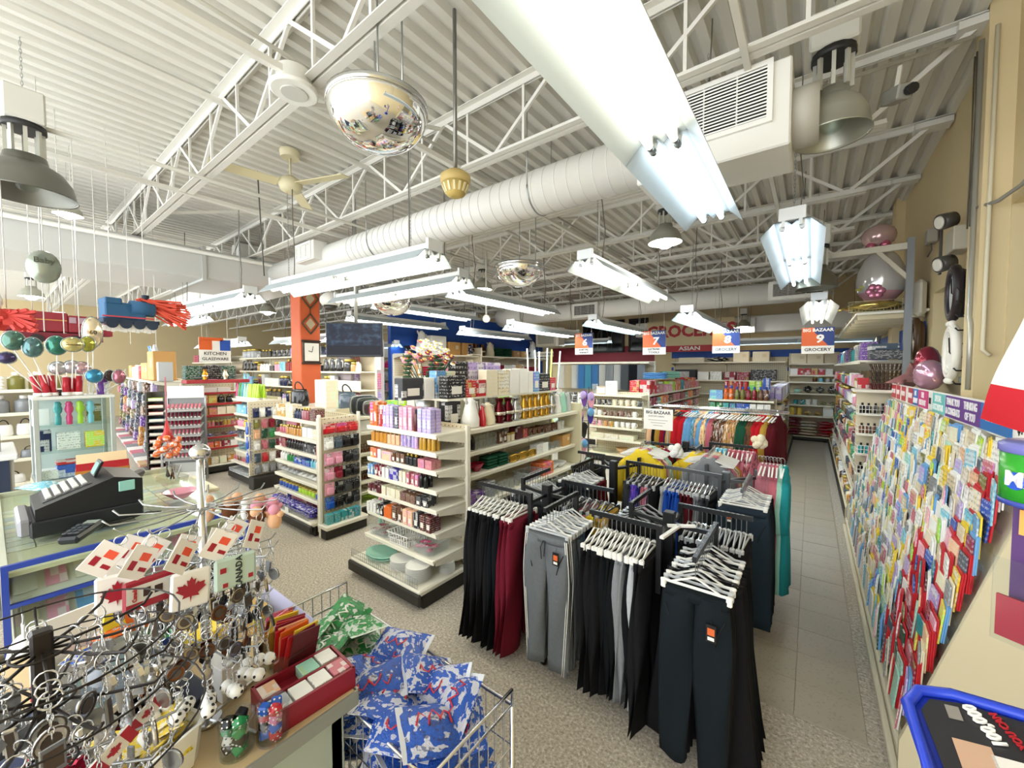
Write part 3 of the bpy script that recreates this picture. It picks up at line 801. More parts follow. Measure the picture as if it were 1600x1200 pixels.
# ---- hanging signs
ORANGE, NAVY, BLUEP = M('#e3672f', 0.45), M('#1d3b84', 0.45), M('#2a58b5', 0.45)
TXW, TXK, TXR = M('#f5f4ef', 0.5), M('#20201f', 0.5), M('#b3222c', 0.5)
def aisle_sign(num, lines, loc, w_, h_, lab):
    t = thing('aisle_sign', lab, 'sign', loc, 0, 'aisle signs')
    bd = part('sign_board', lambda b: b.box((0, 0, 0), (w_, 0.012, h_)), [M('#f3f1ea', 0.5)], t)
    y = -0.0075
    top = h_ / 2; mid = -h_ * 0.2
    part('colour_field', lambda b: (b.prism([(-w_ / 2, mid), (w_ * 0.32, mid), (-w_ * 0.1, top * 0.62), (-w_ / 2, top * 0.62)], y, y - 0.002, 0, lambda x, z, h: (x, h, z)),
        b.prism([(w_ / 2, mid), (w_ * 0.32, mid), (-w_ * 0.1, top * 0.62), (w_ / 2, top * 0.62)], y, y - 0.002, 1, lambda x, z, h: (x, h, z)),
        b.prism([(-w_ / 2, top * 0.62), (-w_ * 0.1, top * 0.62), (-w_ * 0.1, top), (-w_ / 2, top)], y, y - 0.002, 0, lambda x, z, h: (x, h, z)),
        b.prism([(-w_ * 0.1, top * 0.62), (w_ / 2, top * 0.62), (w_ / 2, top), (-w_ * 0.1, top)], y, y - 0.002, 1, lambda x, z, h: (x, h, z))), [ORANGE, NAVY], t)
    lettering('BIG BAZAAR', w_ * 0.165, TXW, t, (0, y - 0.003, top * 0.79), FACE_NY, 0.002)
    lettering(num, h_ * 0.42, TXW, t, (w_ * 0.05, y - 0.003, h_ * 0.055), FACE_NY, 0.006, 1.15, 0.12)
    for i, s_ in enumerate(lines):
        lettering(s_, h_ * (0.165 if len(lines) == 1 else 0.115), TXK, t, (0, y - 0.001, mid - (h_ * 0.15 if len(lines) == 1 else h_ * (0.08 + 0.13 * i))), FACE_NY, 0.0012, min(1.25, 7.5 / max(len(s_), 1)))
    for s_ in (-1, 1):
        part('hanging_string', lambda b: b.cyl((s_ * w_ * 0.42, 0, top), (s_ * w_ * 0.42, 0, top + 0.62), 0.003, n=4), [M('#e8e6de', 0.5)], t)
aisle_sign('9', ['GROCERY'], (0.06, 7.5, 2.31), 0.39, 0.39, 'hanging aisle sign nine for grocery over the tiled aisle')
aisle_sign('8', ['GROCERY'], (-1.16, 7.5, 2.35), 0.41, 0.40, 'hanging aisle sign eight for grocery before the groceries board')
aisle_sign('7', ['ELECTRONIC', 'TOOLS'], (-2.35, 7.5, 2.37), 0.42, 0.44, 'hanging aisle sign seven for electronic tools')
aisle_sign('6', ['BED SHEET TOWELS', 'CURTAIN HAIR DYE'], (-3.79, 7.5, 2.40), 0.40, 0.44, 'hanging aisle sign six for bed sheets and towels')
t = thing('aisle_sign', 'hanging sign for kitchen glassware with orange, white and blue blocks', 'sign', (-9.0, 2.62, 2.24), PI / 2, 'aisle signs')
part('sign_board', lambda b: b.box((0, 0, 0), (0.5, 0.012, 0.46)), [M('#f3f1ea', 0.5)], t)
part('colour_field', lambda b: (b.box((-0.15, -0.008, 0.09), (0.2, 0.004, 0.18)), b.box((-0.06, -0.0085, 0.2), (0.38, 0.003, 0.06)), b.box((0.16, -0.008, 0.09), (0.17, 0.004, 0.2), 1)), [ORANGE, BLUEP], t)
lettering('KITCHEN', 0.085, TXK, t, (0, -0.009, -0.07), FACE_NY, 0.001)
lettering('GLASSWARE', 0.075, TXK, t, (0, -0.009, -0.17), FACE_NY, 0.001)
for s_ in (-1, 1):
    part('hanging_string', lambda b: b.cyl((s_ * 0.2, 0, 0.23), (s_ * 0.2, 0, 1.3), 0.004, n=4), [M('#e8e6de', 0.5)], t)
t = thing('aisle_sign', 'small white hanging sign under the far air conditioner', 'sign', (-6.7, 10.6, 2.33), 0, 'aisle signs')
part('sign_board', lambda b: b.box((0, 0, 0), (0.6, 0.012, 0.16)), [M('#efe9da', 0.5)], t)
lettering('LUGGAGE MATS', 0.085, TXK, t, (0, -0.008, 0), FACE_NY, 0.001)
part('hanging_string', lambda b: (b.cyl((0.25, 0, 0.08), (0.25, 0, 0.4), 0.003, n=4), b.cyl((-0.25, 0, 0.08), (-0.25, 0, 0.4), 0.003, n=4)), [M('#e8e6de', 0.5)], t)
t = thing('groceries_board', 'long tan board reading groceries and asian hung across the far aisles', 'sign', (-2.82, 12.0, 2.88))
part('sign_board', lambda b: b.box((0, 0, 0.02), (2.3, 0.03, 0.72)), [M('#d9c69b', 0.5)], t)
part('red_band', lambda b: b.box((0.1, -0.004, -0.43), (2.0, 0.03, 0.18)), [M('#b3222c', 0.5)], t)
lettering('GROCERIES', 0.46, TXR, t, (0.02, -0.02, 0.06), FACE_NY, 0.018, 0.98)
lettering('ASIAN', 0.15, TXW, t, (0.05, -0.022, -0.43), FACE_NY, 0.004, 1.35)
for s_ in (-1, 1):
    part('hanging_rod', lambda b: b.cyl((s_ * 1.0, 0, 0.38), (s_ * 1.0, 0, 1.2), 0.006, n=4), [STEEL], t)
# ---- dark decorated windows on the red wall
for i, (x0, x1, l) in enumerate(((-6.72, -5.16, 'wide'), (-5.0, -4.35, 'narrow'))):
    W = x1 - x0; cx = (x0 + x1) / 2
    wn = struct('window_%d' % (3 + i), lambda b: (b.box((0, 0, 0), (W, 0.05, 1.08)),), [M('#15171c', 0.15)], None, (cx, YB - 0.05, 3.0))
    part('frame', lambda b: (b.box((0, -0.03, 0.53), (W, 0.04, 0.06)), b.box((0, -0.03, -0.53), (W, 0.04, 0.06)), b.box((-W / 2 + 0.03, -0.03, 0), (0.06, 0.04, 1.08)), b.box((W / 2 - 0.03, -0.03, 0), (0.06, 0.04, 1.08))), [M('#221d1c', 0.5)], wn)
    n = 3 if i == 0 else 1
    for k in range(n):
        px = -W / 2 + W * (k + 0.5) / n; hw = W / n * 0.36
        part('gilt_arch', lambda b: b.tube([(px - hw, -0.035, -0.4), (px - hw, -0.035, 0.1), (px - hw * 0.7, -0.035, 0.22), (px, -0.035, 0.4), (px + hw * 0.7, -0.035, 0.22), (px + hw, -0.035, 0.1), (px + hw, -0.035, -0.4)], 0.008, 4), [M('#6f6650', 0.5)], wn)
# ================================================================ merchandise kinds (unit size, scaled per copy)
def pack_fn(b, n=6):
    """pillow pack lying flat: a bulged grid on both sides with crimped ends"""
    k0 = len(b.v)
    for s in (1, -1):
        for i in range(n + 1):
            for j in range(n + 1):
                u, v = i / n, j / n
                h = (math.sin(PI * u) * math.sin(PI * v)) ** 0.6 if 0 < i < n and 0 < j < n else 0
                h *= 0.88 + 0.12 * math.sin(9 * u + 5 * v)
                b.v.append(Vector((u - 0.5 + 0.015 * math.sin(7 * v), v - 0.5, 0.5 + s * 0.5 * h)))
    for s in (0, 1):
        for i in range(n):
            for j in range(n):
                a = k0 + s * (n + 1) ** 2 + i * (n + 1) + j
                q = (a, a + n + 1, a + n + 2, a + 1)
                b.face(q if s == 0 else q[::-1], 0, True)
def bottle_fn(b):
    b.lathe([(0.5, 0), (0.5, 0.6), (0.46, 0.68), (0.2, 0.78), (0.2, 0.82)], 10)
def cap_fn(b): b.lathe([(0.22, 0.8), (0.22, 0.98), (0.18, 1.0)], 8)
def perf_fn(b):
    b.box((0, 0, 0.36), (1, 1, 0.72), ch=0.06); b.cyl((0, 0, 0.72), (0, 0, 0.78), 0.16, n=8)
def perf_cap(b): b.box((0, 0, 0.88), (0.5, 0.5, 0.22), ch=0.05)
def jar_fn(b): b.lathe([(0.46, 0), (0.5, 0.05), (0.5, 0.7), (0.42, 0.78)], 10)
def lid_fn(b): b.lathe([(0.46, 0.76), (0.46, 0.98), (0.4, 1.0)], 10)
def mug_fn(b): b.lathe([(0.42, 0), (0.46, 0.04), (0.46, 1.0), (0.41, 1.0), (0.41, 0.1), (0.01, 0.09)], 12)
def mug_handle(b): b.tube([(0.42, 0, 0.8), (0.7, 0, 0.78), (0.78, 0, 0.5), (0.66, 0, 0.25), (0.42, 0, 0.2)], 0.07, 5)
def jug_fn(b): b.lathe([(0.4, 0), (0.5, 0.04), (0.5, 0.3), (0.36, 0.65), (0.28, 0.85), (0.3, 0.9), (0.16, 0.95), (0.12, 1.0)], 14)
def jug_handle(b): b.tube([(0.3, 0, 0.82), (0.55, 0, 0.82), (0.62, 0, 0.6), (0.5, 0, 0.3)], 0.05, 5)
def jug_spout(b): b.cyl((-0.22, 0, 0.82), (-0.48, 0, 0.96), 0.1, 0.05, 6)
def vase_fn(b): b.lathe([(0.32, 0), (0.42, 0.03), (0.28, 0.12), (0.5, 0.4), (0.46, 0.58), (0.24, 0.8), (0.32, 0.97), (0.36, 1.0), (0.28, 0.98), (0.2, 0.8)], 14)
def vase_band(b): b.lathe([(0.505, 0.34), (0.52, 0.4), (0.505, 0.46)], 14)
def glass_fn(b): b.lathe([(0.36, 0), (0.4, 0.03), (0.48, 1.0), (0.44, 1.0), (0.36, 0.08), (0.01, 0.07)], 10)
def basket_fn(b):
    for z, s in ((0.02, 0.86), (0.5, 0.93), (0.97, 1.0)):
        for a, c in (((-.5, -.5), (.5, -.5)), ((.5, -.5), (.5, .5)), ((.5, .5), (-.5, .5)), ((-.5, .5), (-.5, -.5))):
            b.bar((a[0] * s, a[1] * s, z), (c[0] * s, c[1] * s, z), 0.035, 0.06)
    for i in range(8):
        t = -0.5 + (i + 0.5) / 8
        for sg in (-1, 1):
            b.bar((t * .86, sg * .43, 0.02), (t, sg * .5, 0.97), 0.03, 0.02); b.bar((sg * .43, t * .86, 0.02), (sg * .5, t, 0.97), 0.02, 0.03)
    b.box((0, 0, 0.02), (0.86, 0.86, 0.03))
def tub_fn(b):
    r = []
    for s, z in ((0.86, 0), (0.88, 0.02), (1.0, 0.96), (1.05, 0.97), (1.05, 1.0), (0.96, 1.0), (0.82, 0.05)):
        k = len(b.v); h = 0.5 * s; c = 0.12 * s
        for x, y in ((-h + c, -h), (h - c, -h), (h, -h + c), (h, h - c), (h - c, h), (-h + c, h), (-h, h - c), (-h, -h + c)): b.v.append(Vector((x, y, z)))
        r.append([k + i for i in range(8)])
    for i in range(6): b.bridge(r[i], r[i + 1], 0, False)
    b.face(r[0][::-1]); b.face(r[-1])
def tray_fn(b):
    r = []
    for s, y in ((1, 0), (1, -0.5), (0.93, -0.55), (0.8, -0.2), (0.78, -0.15)):
        k = len(b.v)
        for i in range(16):
            t = 2 * PI * i / 16
            cx, cz = math.copysign(abs(math.cos(t)) ** 0.5, math.cos(t)), math.copysign(abs(math.sin(t)) ** 0.5, math.sin(t))
            b.v.append(Vector((0.5 * s * cx, y, 0.5 + 0.5 * s * cz)))
        r.append([k + i for i in range(16)])
    for i in range(4): b.bridge(r[i], r[i + 1], 0, True)
    b.face(r[0]); b.face(r[-1][::-1])
def frame_fn(b):
    for x in (-0.44, 0.44): b.box((x, 0, 0.5), (0.12, 1, 1), ch=0.02)
    for z in (0.06, 0.94): b.box((0, 0, z), (0.8, 1, 0.12), ch=0.02)
def frame_pic(b): b.box((0, 0.1, 0.5), (0.8, 0.6, 0.78))
def card_fn(b): b.box((0, 0.2, 0.5), (1, 0.2, 1)); b.box((0, 0.18, 0.95), (0.3, 0.3, 0.04))
def blister_fn(b): b.box((0, -0.15, 0.38), (0.74, 0.55, 0.6), ch=0.12)
def tubec_fn(b):
    rings = []
    for z, rx, ry in ((0.14, 0.4, 0.4), (0.2, 0.5, 0.45), (0.6, 0.5, 0.3), (1.0, 0.5, 0.05)):
        rings.append(b.ring((0, 0, z), (0, 0, 1), rx, 10, ry))
    for i in range(3): b.bridge(rings[i], rings[i + 1])
    b.face(rings[0][::-1]); b.face(rings[-1])
def tubec_cap(b): b.lathe([(0.36, 0), (0.38, 0.14)], 10)
def fold_fn(b):
    for i in range(4): b.box((0.01 * (i % 2), 0, 0.125 + 0.25 * i), (1, 1, 0.23), ch=0.09)
def plate_fn(b): b.lathe([(0.28, 0), (0.29, 0.25), (0.49, 0.74), (0.5, 0.8), (0.5, 1.0), (0.47, 1.0), (0.3, 0.5), (0.01, 0.45)], 26)
def bowl_fn(b): b.lathe([(0.2, 0), (0.22, 0.1), (0.5, 1.0), (0.46, 1.0), (0.18, 0.2), (0.01, 0.18)], 14)
def bag_fn(b):
    n = 10; rings = []
    for z, rx, ry in ((0, 0.46, 0.4), (0.1, 0.5, 0.5), (0.55, 0.46, 0.42), (0.7, 0.4, 0.2)):
        rings.append(b.ring((0, 0, z), (0, 0, 1), rx, n, ry))
    for i in range(3): b.bridge(rings[i], rings[i + 1])
    b.face(rings[0][::-1]); b.face(rings[-1])
def bag_handle(b): b.tube([(0.25 * math.cos(PI * i / 8), -0.2 * math.sin(PI * i / 8), 0.66 + 0.34 * math.sin(PI * i / 8)) for i in range(9)], 0.035, 5)
def flower_fn(b):
    for i in range(6):
        a = PI / 3 * i
        b.sphere((0.3 * math.cos(a), 0.3 * math.sin(a), 0.5), 0.26, 6, 4, 0, (1, 1, 0.6))
    b.sphere((0, 0, 0.62), 0.2, 6, 4, 1)
def toy_fn(b):
    b.lathe([(0.3, 0.0), (0.34, 0.3), (0.22, 0.46), (0.4, 0.56), (0.46, 0.7), (0.34, 0.82), (0.4, 0.9), (0.2, 1.0)], 12)
UB = lambda b: b.box((0, 0, 0.5), (1, 1, 1), ch=0.03)
BOXFLAP = lambda b: b.box((0, -0.505, 0.36), (0.56, 0.012, 0.34))
KINDS = {  # name, category, body, body material, [(child name, fn, material or None = takes the given colour)]
    'box': ('product_box', 'box', UB, MOP, []),
    'carton': ('product_carton', 'box', UB, MOP, [('label_panel', BOXFLAP, M('#efece2', 0.4))]),
    'kraft': ('cardboard_box', 'box', UB, MO, [('tape_strip', lambda b: (b.box((0, 0, 1.0), (0.12, 1.005, 0.008)), b.box((0.2, -0.503, 0.6), (0.25, 0.01, 0.3))), M('#dccba6', 0.4))]),
    'bottle': ('bottle', 'bottle', bottle_fn, MOG, [('cap', cap_fn, WHITE)]),
    'bottle_dark': ('bottle', 'bottle', bottle_fn, MOG, [('cap', cap_fn, BLACK)]),
    'soda': ('drink_bottle', 'bottle', bottle_fn, MOG, [('cap', cap_fn, M('blue')), ('label_band', lambda b: b.lathe([(0.505, 0.2), (0.505, 0.5)], 10), MOP)]),
    'perfume': ('perfume_bottle', 'bottle', perf_fn, MOG, [('cap', perf_cap, M('#d5b65a', 0.25, 0.8))]),
    'spray': ('spray_bottle', 'bottle', lambda b: b.lathe([(0.48, 0), (0.5, 0.03), (0.5, 0.74), (0.38, 0.8)], 10), MOP, [('cap', lambda b: b.lathe([(0.4, 0.78), (0.38, 0.98), (0.3, 1.0)], 10), M('#e9e4d4', 0.3))]),
    'jar': ('jar', 'jar', jar_fn, MOG, [('lid', lid_fn, M('#c8b25c', 0.3, 0.7))]),
    'can': ('tin', 'tin', lambda b: b.lathe([(0.47, 0), (0.5, 0.03), (0.5, 0.97), (0.47, 1.0), (0.44, 0.97)], 10), MOP, []),
    'mug': ('mug', 'mug', mug_fn, MOP, [('handle', mug_handle, M('#ece8dc', 0.3))]),
    'jug': ('thermos_jug', 'jug', jug_fn, MOG, [('handle', jug_handle, M('#e9e9e5', 0.3)), ('spout', jug_spout, M('#d8d8d4', 0.3))]),
    'vase': ('vase', 'vase', vase_fn, MOM, [('band', vase_band, M('#e9e3d2', 0.2, 0.8))]),
    'glass': ('drinking_glass', 'glass', glass_fn, MOT, []),
    'basket': ('plastic_basket', 'basket', basket_fn, MO, []),
    'tub': ('plastic_tub', 'tub', tub_fn, MOT, []),
    'pail': ('plastic_tub', 'tub', tub_fn, MOG, []),
    'tray': ('serving_tray', 'tray', tray_fn, MOM, []),
    'frame': ('picture_frame', 'frame', frame_fn, MO, [('picture', frame_pic, MOP)]),
    'pack': ('snack_pack', 'packet', pack_fn, MOB, []),
    'rice': ('rice_sack', 'sack', pack_fn, MOP, []),
    'blister': ('blister_card', 'packet', card_fn, MOP, [('blister', blister_fn, MOG)]),
    'bagpeg': ('party_pack', 'packet', lambda b: (b.box((0, 0, 0.94), (0.9, 0.35, 0.12)), b.box((0, 0, 0.45), (1, 0.9, 0.88), ch=0.12)), MOB, []),
    'tube': ('cosmetic_tube', 'tube', tubec_fn, MOG, [('cap', tubec_cap, WHITE)]),
    'fold': ('folded_cloth', 'cloth', fold_fn, MOF, []),
    'plate': ('plate', 'plate', plate_fn, MOG, []),
    'bowl': ('bowl', 'bowl', bowl_fn, MOG, []),
    'book': ('book', 'book', lambda b: b.box((0, 0, 0.5), (1, 1, 1), ch=0.03), MOP, [('pages', lambda b: b.box((0.03, -0.02, 0.5), (0.98, 0.98, 0.8)), M('#efe9d8', 0.7))]),
    'bag': ('handbag', 'bag', bag_fn, MOG, [('handle', bag_handle, M('#1d1d20', 0.4))]),
    'toy': ('squeeze_toy', 'toy', toy_fn, MOG, []),
    'cloth': ('hanging_cloth', 'cloth', lambda b: b.prism([(-0.5 + i / 16, 0.5 * math.sin(i * 1.6)) for i in range(17)] + [(0.5 - i / 16, 0.5 * math.sin((16 - i) * 1.6) + 0.4) for i in range(17)], 0, 1), MOF, []),
    'snow': ('figurine', 'figurine', lambda b: (b.lathe([(0.4, 0), (0.45, 0.08), (0.2, 0.3), (0.34, 0.5), (0.1, 0.68)], 10), b.sphere((0, 0, 0.82), 0.22, 8, 5, 0, (1, 1, 0.85))), MOG, []),
}
def put(kind, loc, rz, size, col, label=None, group=None, rot=None, cat=None, name=None):
    nm, ct, fn, mt, kids = KINDS[kind]
    o = ob(name or nm, geo('mesh_' + kind, fn, [mt]), None, loc, rot or (0, 0, rz), size, col)
    for cn, cf, cm in kids:
        ch = ob(cn, geo('mesh_%s_%s' % (kind, cn), cf, [cm]), o, col=col)
    tag(o, label or nm.replace('_', ' '), cat or ct, group)
    return o
# ---------------------------------------------------------------- a run of items on one shelf
def kname(noun, kind):
    w_ = [x for x in noun.split() if x not in PAL and x not in ('and', 'dark', 'small', 'large', 'wide', 'tall', 'slim', 'pale', 'plain', 'lidded', 'capped', 'behind', 'the')]
    if len(w_) < 2: return KINDS[kind][0] if not w_ or w_[0] in ('box', 'carton', 'bottle', 'bag') else w_[0]
    return '_'.join(w_[-2:])
class Unit:
    """a shelf unit: local x along its front (to a viewer's right), y into its depth"""
    def __init__(s, loc, rz): s.o = Vector(loc); s.rz = rz; s.m = Matrix.Rotation(rz, 3, 'Z')
    def w(s, x, y, z): return tuple(s.o + s.m @ Vector((x, y, z)))
def fill(u, place, z, x0, x1, y, specs, gap=0.012, jit=0.008, rows=1, tilt=0, grp=None, end='left'):
    """specs: (kind, colour, noun, count, w, d, h). Runs from x0 to x1, cycling until the shelf is full; labels count from one end."""
    got = []
    x = x0; i = 0; left = 0
    while x < x1:
        kind, col, noun, n, w_, d, h = specs[i % len(specs)]
        for k in range(n):
            if x + w_ > x1 + 0.001: x = 1e9; break
            cl = col[(k + i) % len(col)] if isinstance(col, (list, tuple)) else col
            for r in range(rows):
                hh = h * (1 + R.uniform(-0.02, 0.02))
                got.append((kind, cl, noun, x + w_ / 2, y + d / 2 + r * (d + 0.012) + R.uniform(0, jit), w_, d, hh, r))
            x += w_ + gap * R.uniform(0.5, 1.5)
        i += 1
        if i > 60: break
    cnt = {}
    tot = {}
    for g in got: kk = (g[1] if not any(q in PAL for q in g[2].split()) else '', g[2], g[8]); tot[kk] = tot.get(kk, 0) + 1
    for kind, cl, noun, xx, yy, w_, d, h, r in got:
        key = (cl if not any(q in PAL for q in noun.split()) else '', noun, r); c = cnt.get(key, 0); cnt[key] = c + 1
        nm_ = (cl + ' ' if not cl.startswith('#') and not any(q in PAL for q in noun.split()) else '') + noun
        rr = '' if r == 0 else 'behind '
        lab = (nth(c) + ' ' + nm_ + ' from ' + end + ' ' + rr + place) if tot[key] > 1 else nm_ + ' ' + rr + place
        put(kind, u.w(xx, yy, z), u.rz + R.uniform(-tilt, tilt), (w_, d, h), cl, lab, grp or (noun + 's ' + place), name=kname(noun, kind))
# ---------------------------------------------------------------- gondola shelving
SHELF_M = M('#eae6d6', 0.4); RAIL_M = M('#f3efdc', 0.35); BASE_M = M('#26241f', 0.5)
def peg_mat():
    s = N('pegboard')
    tc = s.n('ShaderNodeTexCoord')
    vm = s.n('ShaderNodeVectorMath', operation='SCALE'); vm.inputs[3].default_value = 20
    s.l(tc.outputs['Object'], vm.inputs[0])
    fr = s.n('ShaderNodeVectorMath', operation='FRACTION'); s.l(vm.outputs[0], fr.inputs[0])
    sx = s.n('ShaderNodeSeparateXYZ'); s.l(fr.outputs[0], sx.inputs[0])
    a = s.math('SUBTRACT', s.math('MAXIMUM', sx.outputs[0], sx.outputs[1]), 0.5); b = s.math('SUBTRACT', sx.outputs[2], 0.5)
    d = s.math('ADD', s.math('POWER', a, 2), s.math('POWER', b, 2))
    return s.set(s.mix(s.math('LESS_THAN', d, 0.018), hx('#ddd3b8'), hx('#6f6753')), 0.6)
PEG = peg_mat()
def gondola(label, u, L, D, levels, H, base_d, bays=1, col=None, back_y=None, brackets=True, base_h=0.16, rail_col=None, top=None, group=None, shelf_name='shelf'):
    """levels: list of (z of shelf top, depth). Back panel at local y = D. Base projects to base_d in front of the back."""
    sm = M(col, 0.4) if col else SHELF_M
    rm = M(rail_col, 0.4) if rail_col else RAIL_M
    t = thing('gondola_shelf', label, 'shelving', u.o, u.rz, group)
    part('kick_plate', lambda b: b.box((L / 2, D - base_d / 2 + 0.02, base_h * 0.38), (L, base_d - 0.04, base_h * 0.76), ch=0.01), [BASE_M], t)
    bd = part('base_deck', lambda b: b.box((L / 2, D - base_d / 2, base_h - 0.025), (L + 0.01, base_d, 0.05), ch=0.012), [sm], t)
    part('bumper', lambda b: b.box((L / 2, D - base_d + 0.0, base_h * 0.55), (L + 0.03, 0.035, base_h * 0.62), ch=0.012), [BASE_M], t)
    part('back_panel', lambda b: b.box((L / 2, D + 0.012, H / 2 + 0.05), (L, 0.02, H - 0.1)), [PEG], t)
    up = geo(('upright', round(H, 2)), lambda b: b.box((0, 0, H / 2), (0.035, 0.045, H), ch=0.004), [sm])
    for i in range(bays + 1): ob('upright', up, t, (L * i / bays, D - 0.01, 0))
    bl = L / bays
    for z, d in levels:
        k = (round(bl, 3), round(d, 3), sm.name, rm.name)
        sg = geo(('shelf_board',) + k, lambda b: b.box((0, -d / 2, -0.012), (bl - 0.008, d, 0.024), ch=0.004), [sm])
        rg = geo(('price_rail',) + k, lambda b: b.box((0, -d - 0.006, -0.018), (bl - 0.01, 0.012, 0.04), 0, (0.18, 0, 0), 0.003), [rm])
        bg = geo(('bracket',) + k, lambda b: b.prism([(0, 0), (-d * 0.96, 0), (-d * 0.96, -0.025), (0, -0.095)], -0.003, 0.003, 0, lambda x, y, h: (h, x, y)), [sm])
        for i in range(bays):
            s = ob(shelf_name, sg, t, (bl * (i + 0.5), D, z))
            ob('price_rail', rg, s)
            if brackets:
                for e in (-1, 1): ob('bracket', bg, s, (e * (bl / 2 - 0.006), 0, -0.024))
    if top: part('top_cap', lambda b: b.box((L / 2, D + top / 2 - 0.02, H + 0.01), (L, top, 0.025), ch=0.005), [sm], t)
    return t
def fence(t_parent, u, L, y, z, h=0.07, n=None):
    """wire guard along a shelf front"""
    n = n or int(L / 0.03)
    def f(b):
        for zz in (0.005, h * 0.5, h): b.cyl((0, y, z + zz), (L, y, z + zz), 0.0022, n=4)
        for i in range(n + 1): b.cyl((L * i / n, y, z), (L * i / n, y, z + h), 0.0018, n=4)
    return part('wire_guard', f, [STEEL], t_parent)
# ================================================================ the front gondola end (A) with perfumes and plates
uA = Unit((-3.36, 2.07, 0), 0)
LA = [(1.36, .36), (1.21, .36), (1.06, .36), (0.90, .36), (0.74, .36), (0.55, .37), (0.34, .40)]
gA = gondola('white gondola end shelf of perfumes and creams with plates on its base', uA, 0.97, 0.46, LA, 1.40, 0.56)
fence(gA, uA, 0.93, -0.085, 0.16, 0.075)
def pl(n, what): return 'on ' + n + ' of the perfume gondola end'
TOPA, SA = 'on top of the perfume gondola end', lambda i: 'on ' + nth(i) + ' shelf of the perfume gondola end'
fill(uA, TOPA, 1.36, 0.02, 0.90, 0.11, [('carton', 'orange', 'spray carton', 2, .05, .05, .22), ('spray', 'red', 'orange capped spray can', 1, .055, .055, .2), ('carton', 'lilac', 'tall floral carton', 3, .045, .045, .2),
     ('carton', 'slate', 'slim carton', 1, .05, .05, .19), ('carton', 'pink', 'tall patterned carton', 3, .05, .05, .2), ('bottle_dark', 'maroon', 'slim bottle', 1, .045, .045, .19), ('carton', 'lilac', 'striped tall carton', 4, .05, .05, .2)], rows=2)
fill(uA, SA(0), 1.21, 0.02, 0.90, 0.12, [('perfume', 'amber', 'perfume bottle', 4, .05, .045, .12), ('perfume', 'peach', 'perfume bottle', 3, .05, .045, .12), ('spray', 'lilac', 'body mist', 5, .038, .038, .13), ('bottle', 'gold', 'gold lotion bottle', 8, .038, .038, .135)], rows=2)
fill(uA, SA(1), 1.06, 0.03, 0.92, 0.10, [('carton', 'orange', 'cream carton', 2, .045, .04, .09), ('carton', 'white', 'small carton', 1, .05, .04, .085), ('box', 'peach', 'rectangular box', 1, .14, .05, .08), ('carton', 'brown', 'dark carton', 3, .05, .04, .085),
     ('perfume', 'charcoal', 'dark bottle', 3, .04, .04, .1), ('box', 'rose', 'soap box', 2, .08, .05, .075), ('basket', 'charcoal', 'small wire basket', 1, .13, .1, .07)], rows=2)
fill(uA, SA(2), 0.90, 0.02, 0.86, 0.08, [('carton', 'sky blue', 'carton', 2, .035, .035, .095), ('carton', 'crimson', 'carton', 2, .045, .04, .1), ('carton', 'white', 'carton', 2, .04, .04, .095), ('box', 'violet', 'large dark box', 1, .12, .06, .1), ('carton', 'cream', 'slim carton', 2, .04, .04, .1),
     ('carton', 'rose', 'slim carton', 3, .04, .04, .1), ('bottle_dark', 'black', 'black spray bottle', 3, .04, .04, .12), ('can', 'aqua', 'round tin', 1, .06, .06, .11)], rows=2)
fill(uA, SA(3), 0.74, 0.02, 0.92, 0.08, [('box', 'maroon', 'gift box', 3, .055, .05, .07), ('box', 'cream', 'floral box', 4, .06, .05, .08), ('box', 'brown', 'kohl box', 3, .06, .05, .075), ('carton', 'charcoal', 'tilted box', 3, .06, .05, .08), ('basket', 'rose', 'pink wire basket', 1, .2, .12, .075)], rows=2)
fill(uA, SA(4), 0.55, 0.02, 0.93, 0.06, [('carton', 'white', 'cream carton', 3, .04, .04, .09), ('carton', 'black', 'carton', 2, .045, .045, .09), ('box', 'orange', 'open box', 1, .11, .07, .1), ('carton', 'brown', 'tall carton', 2, .06, .05, .13), ('carton', 'peach', 'tall carton', 2, .06, .05, .13),
     ('carton', 'charcoal', 'tall carton', 1, .065, .05, .13), ('carton', 'maroon', 'tall carton', 2, .06, .05, .13), ('box', 'red', 'red box', 2, .07, .06, .1)], rows=2)
t0 = [('tub', 'white', 'first clear plastic tub with red sachets, low on the perfume gondola end', 0.02, .30), ('basket', 'white', 'white slotted basket of dark sticks, low on the perfume gondola end', 0.34, .28), ('tub', 'white', 'clear tub of pink bundles, nearest the clothes on the gondola end', 0.64, .28)]
for k, c, l, x, w_ in t0:
    put(k, uA.w(x + w_ / 2, 0.19, 0.342), 0.04, (w_, .26, .10), c, l)
for x0, n, cl, kd, nn in ((0.06, 7, 'crimson', 'pack', 'sachet'), (0.36, 12, 'black', 'tube', 'eyeliner pencil'), (0.67, 8, 'hot pink', 'pack', 'bundle')):
    for i in range(n):
        if kd == 'tube': put('tube', uA.w(x0 + 0.02 * i + 0.02, 0.12 + 0.02 * (i % 4), 0.38), 0, (.012, .012, .12), ['black', 'brown', 'cream'][i % 3], nth(i) + ' eyeliner pencil in the white slotted basket', 'pencils in the slotted basket', (1.2, 0.3 * (i % 3), 0.5))
        else: put('pack', uA.w(x0 + 0.05 * (i % 4) + 0.02, 0.12 + 0.07 * (i // 4), 0.365 + 0.012 * (i % 3)), i * 0.7, (.07, .05, .02), cl, nth(i) + ' ' + cl + ' ' + nn + ' in its clear plastic tub', nn + 's in the clear tub')
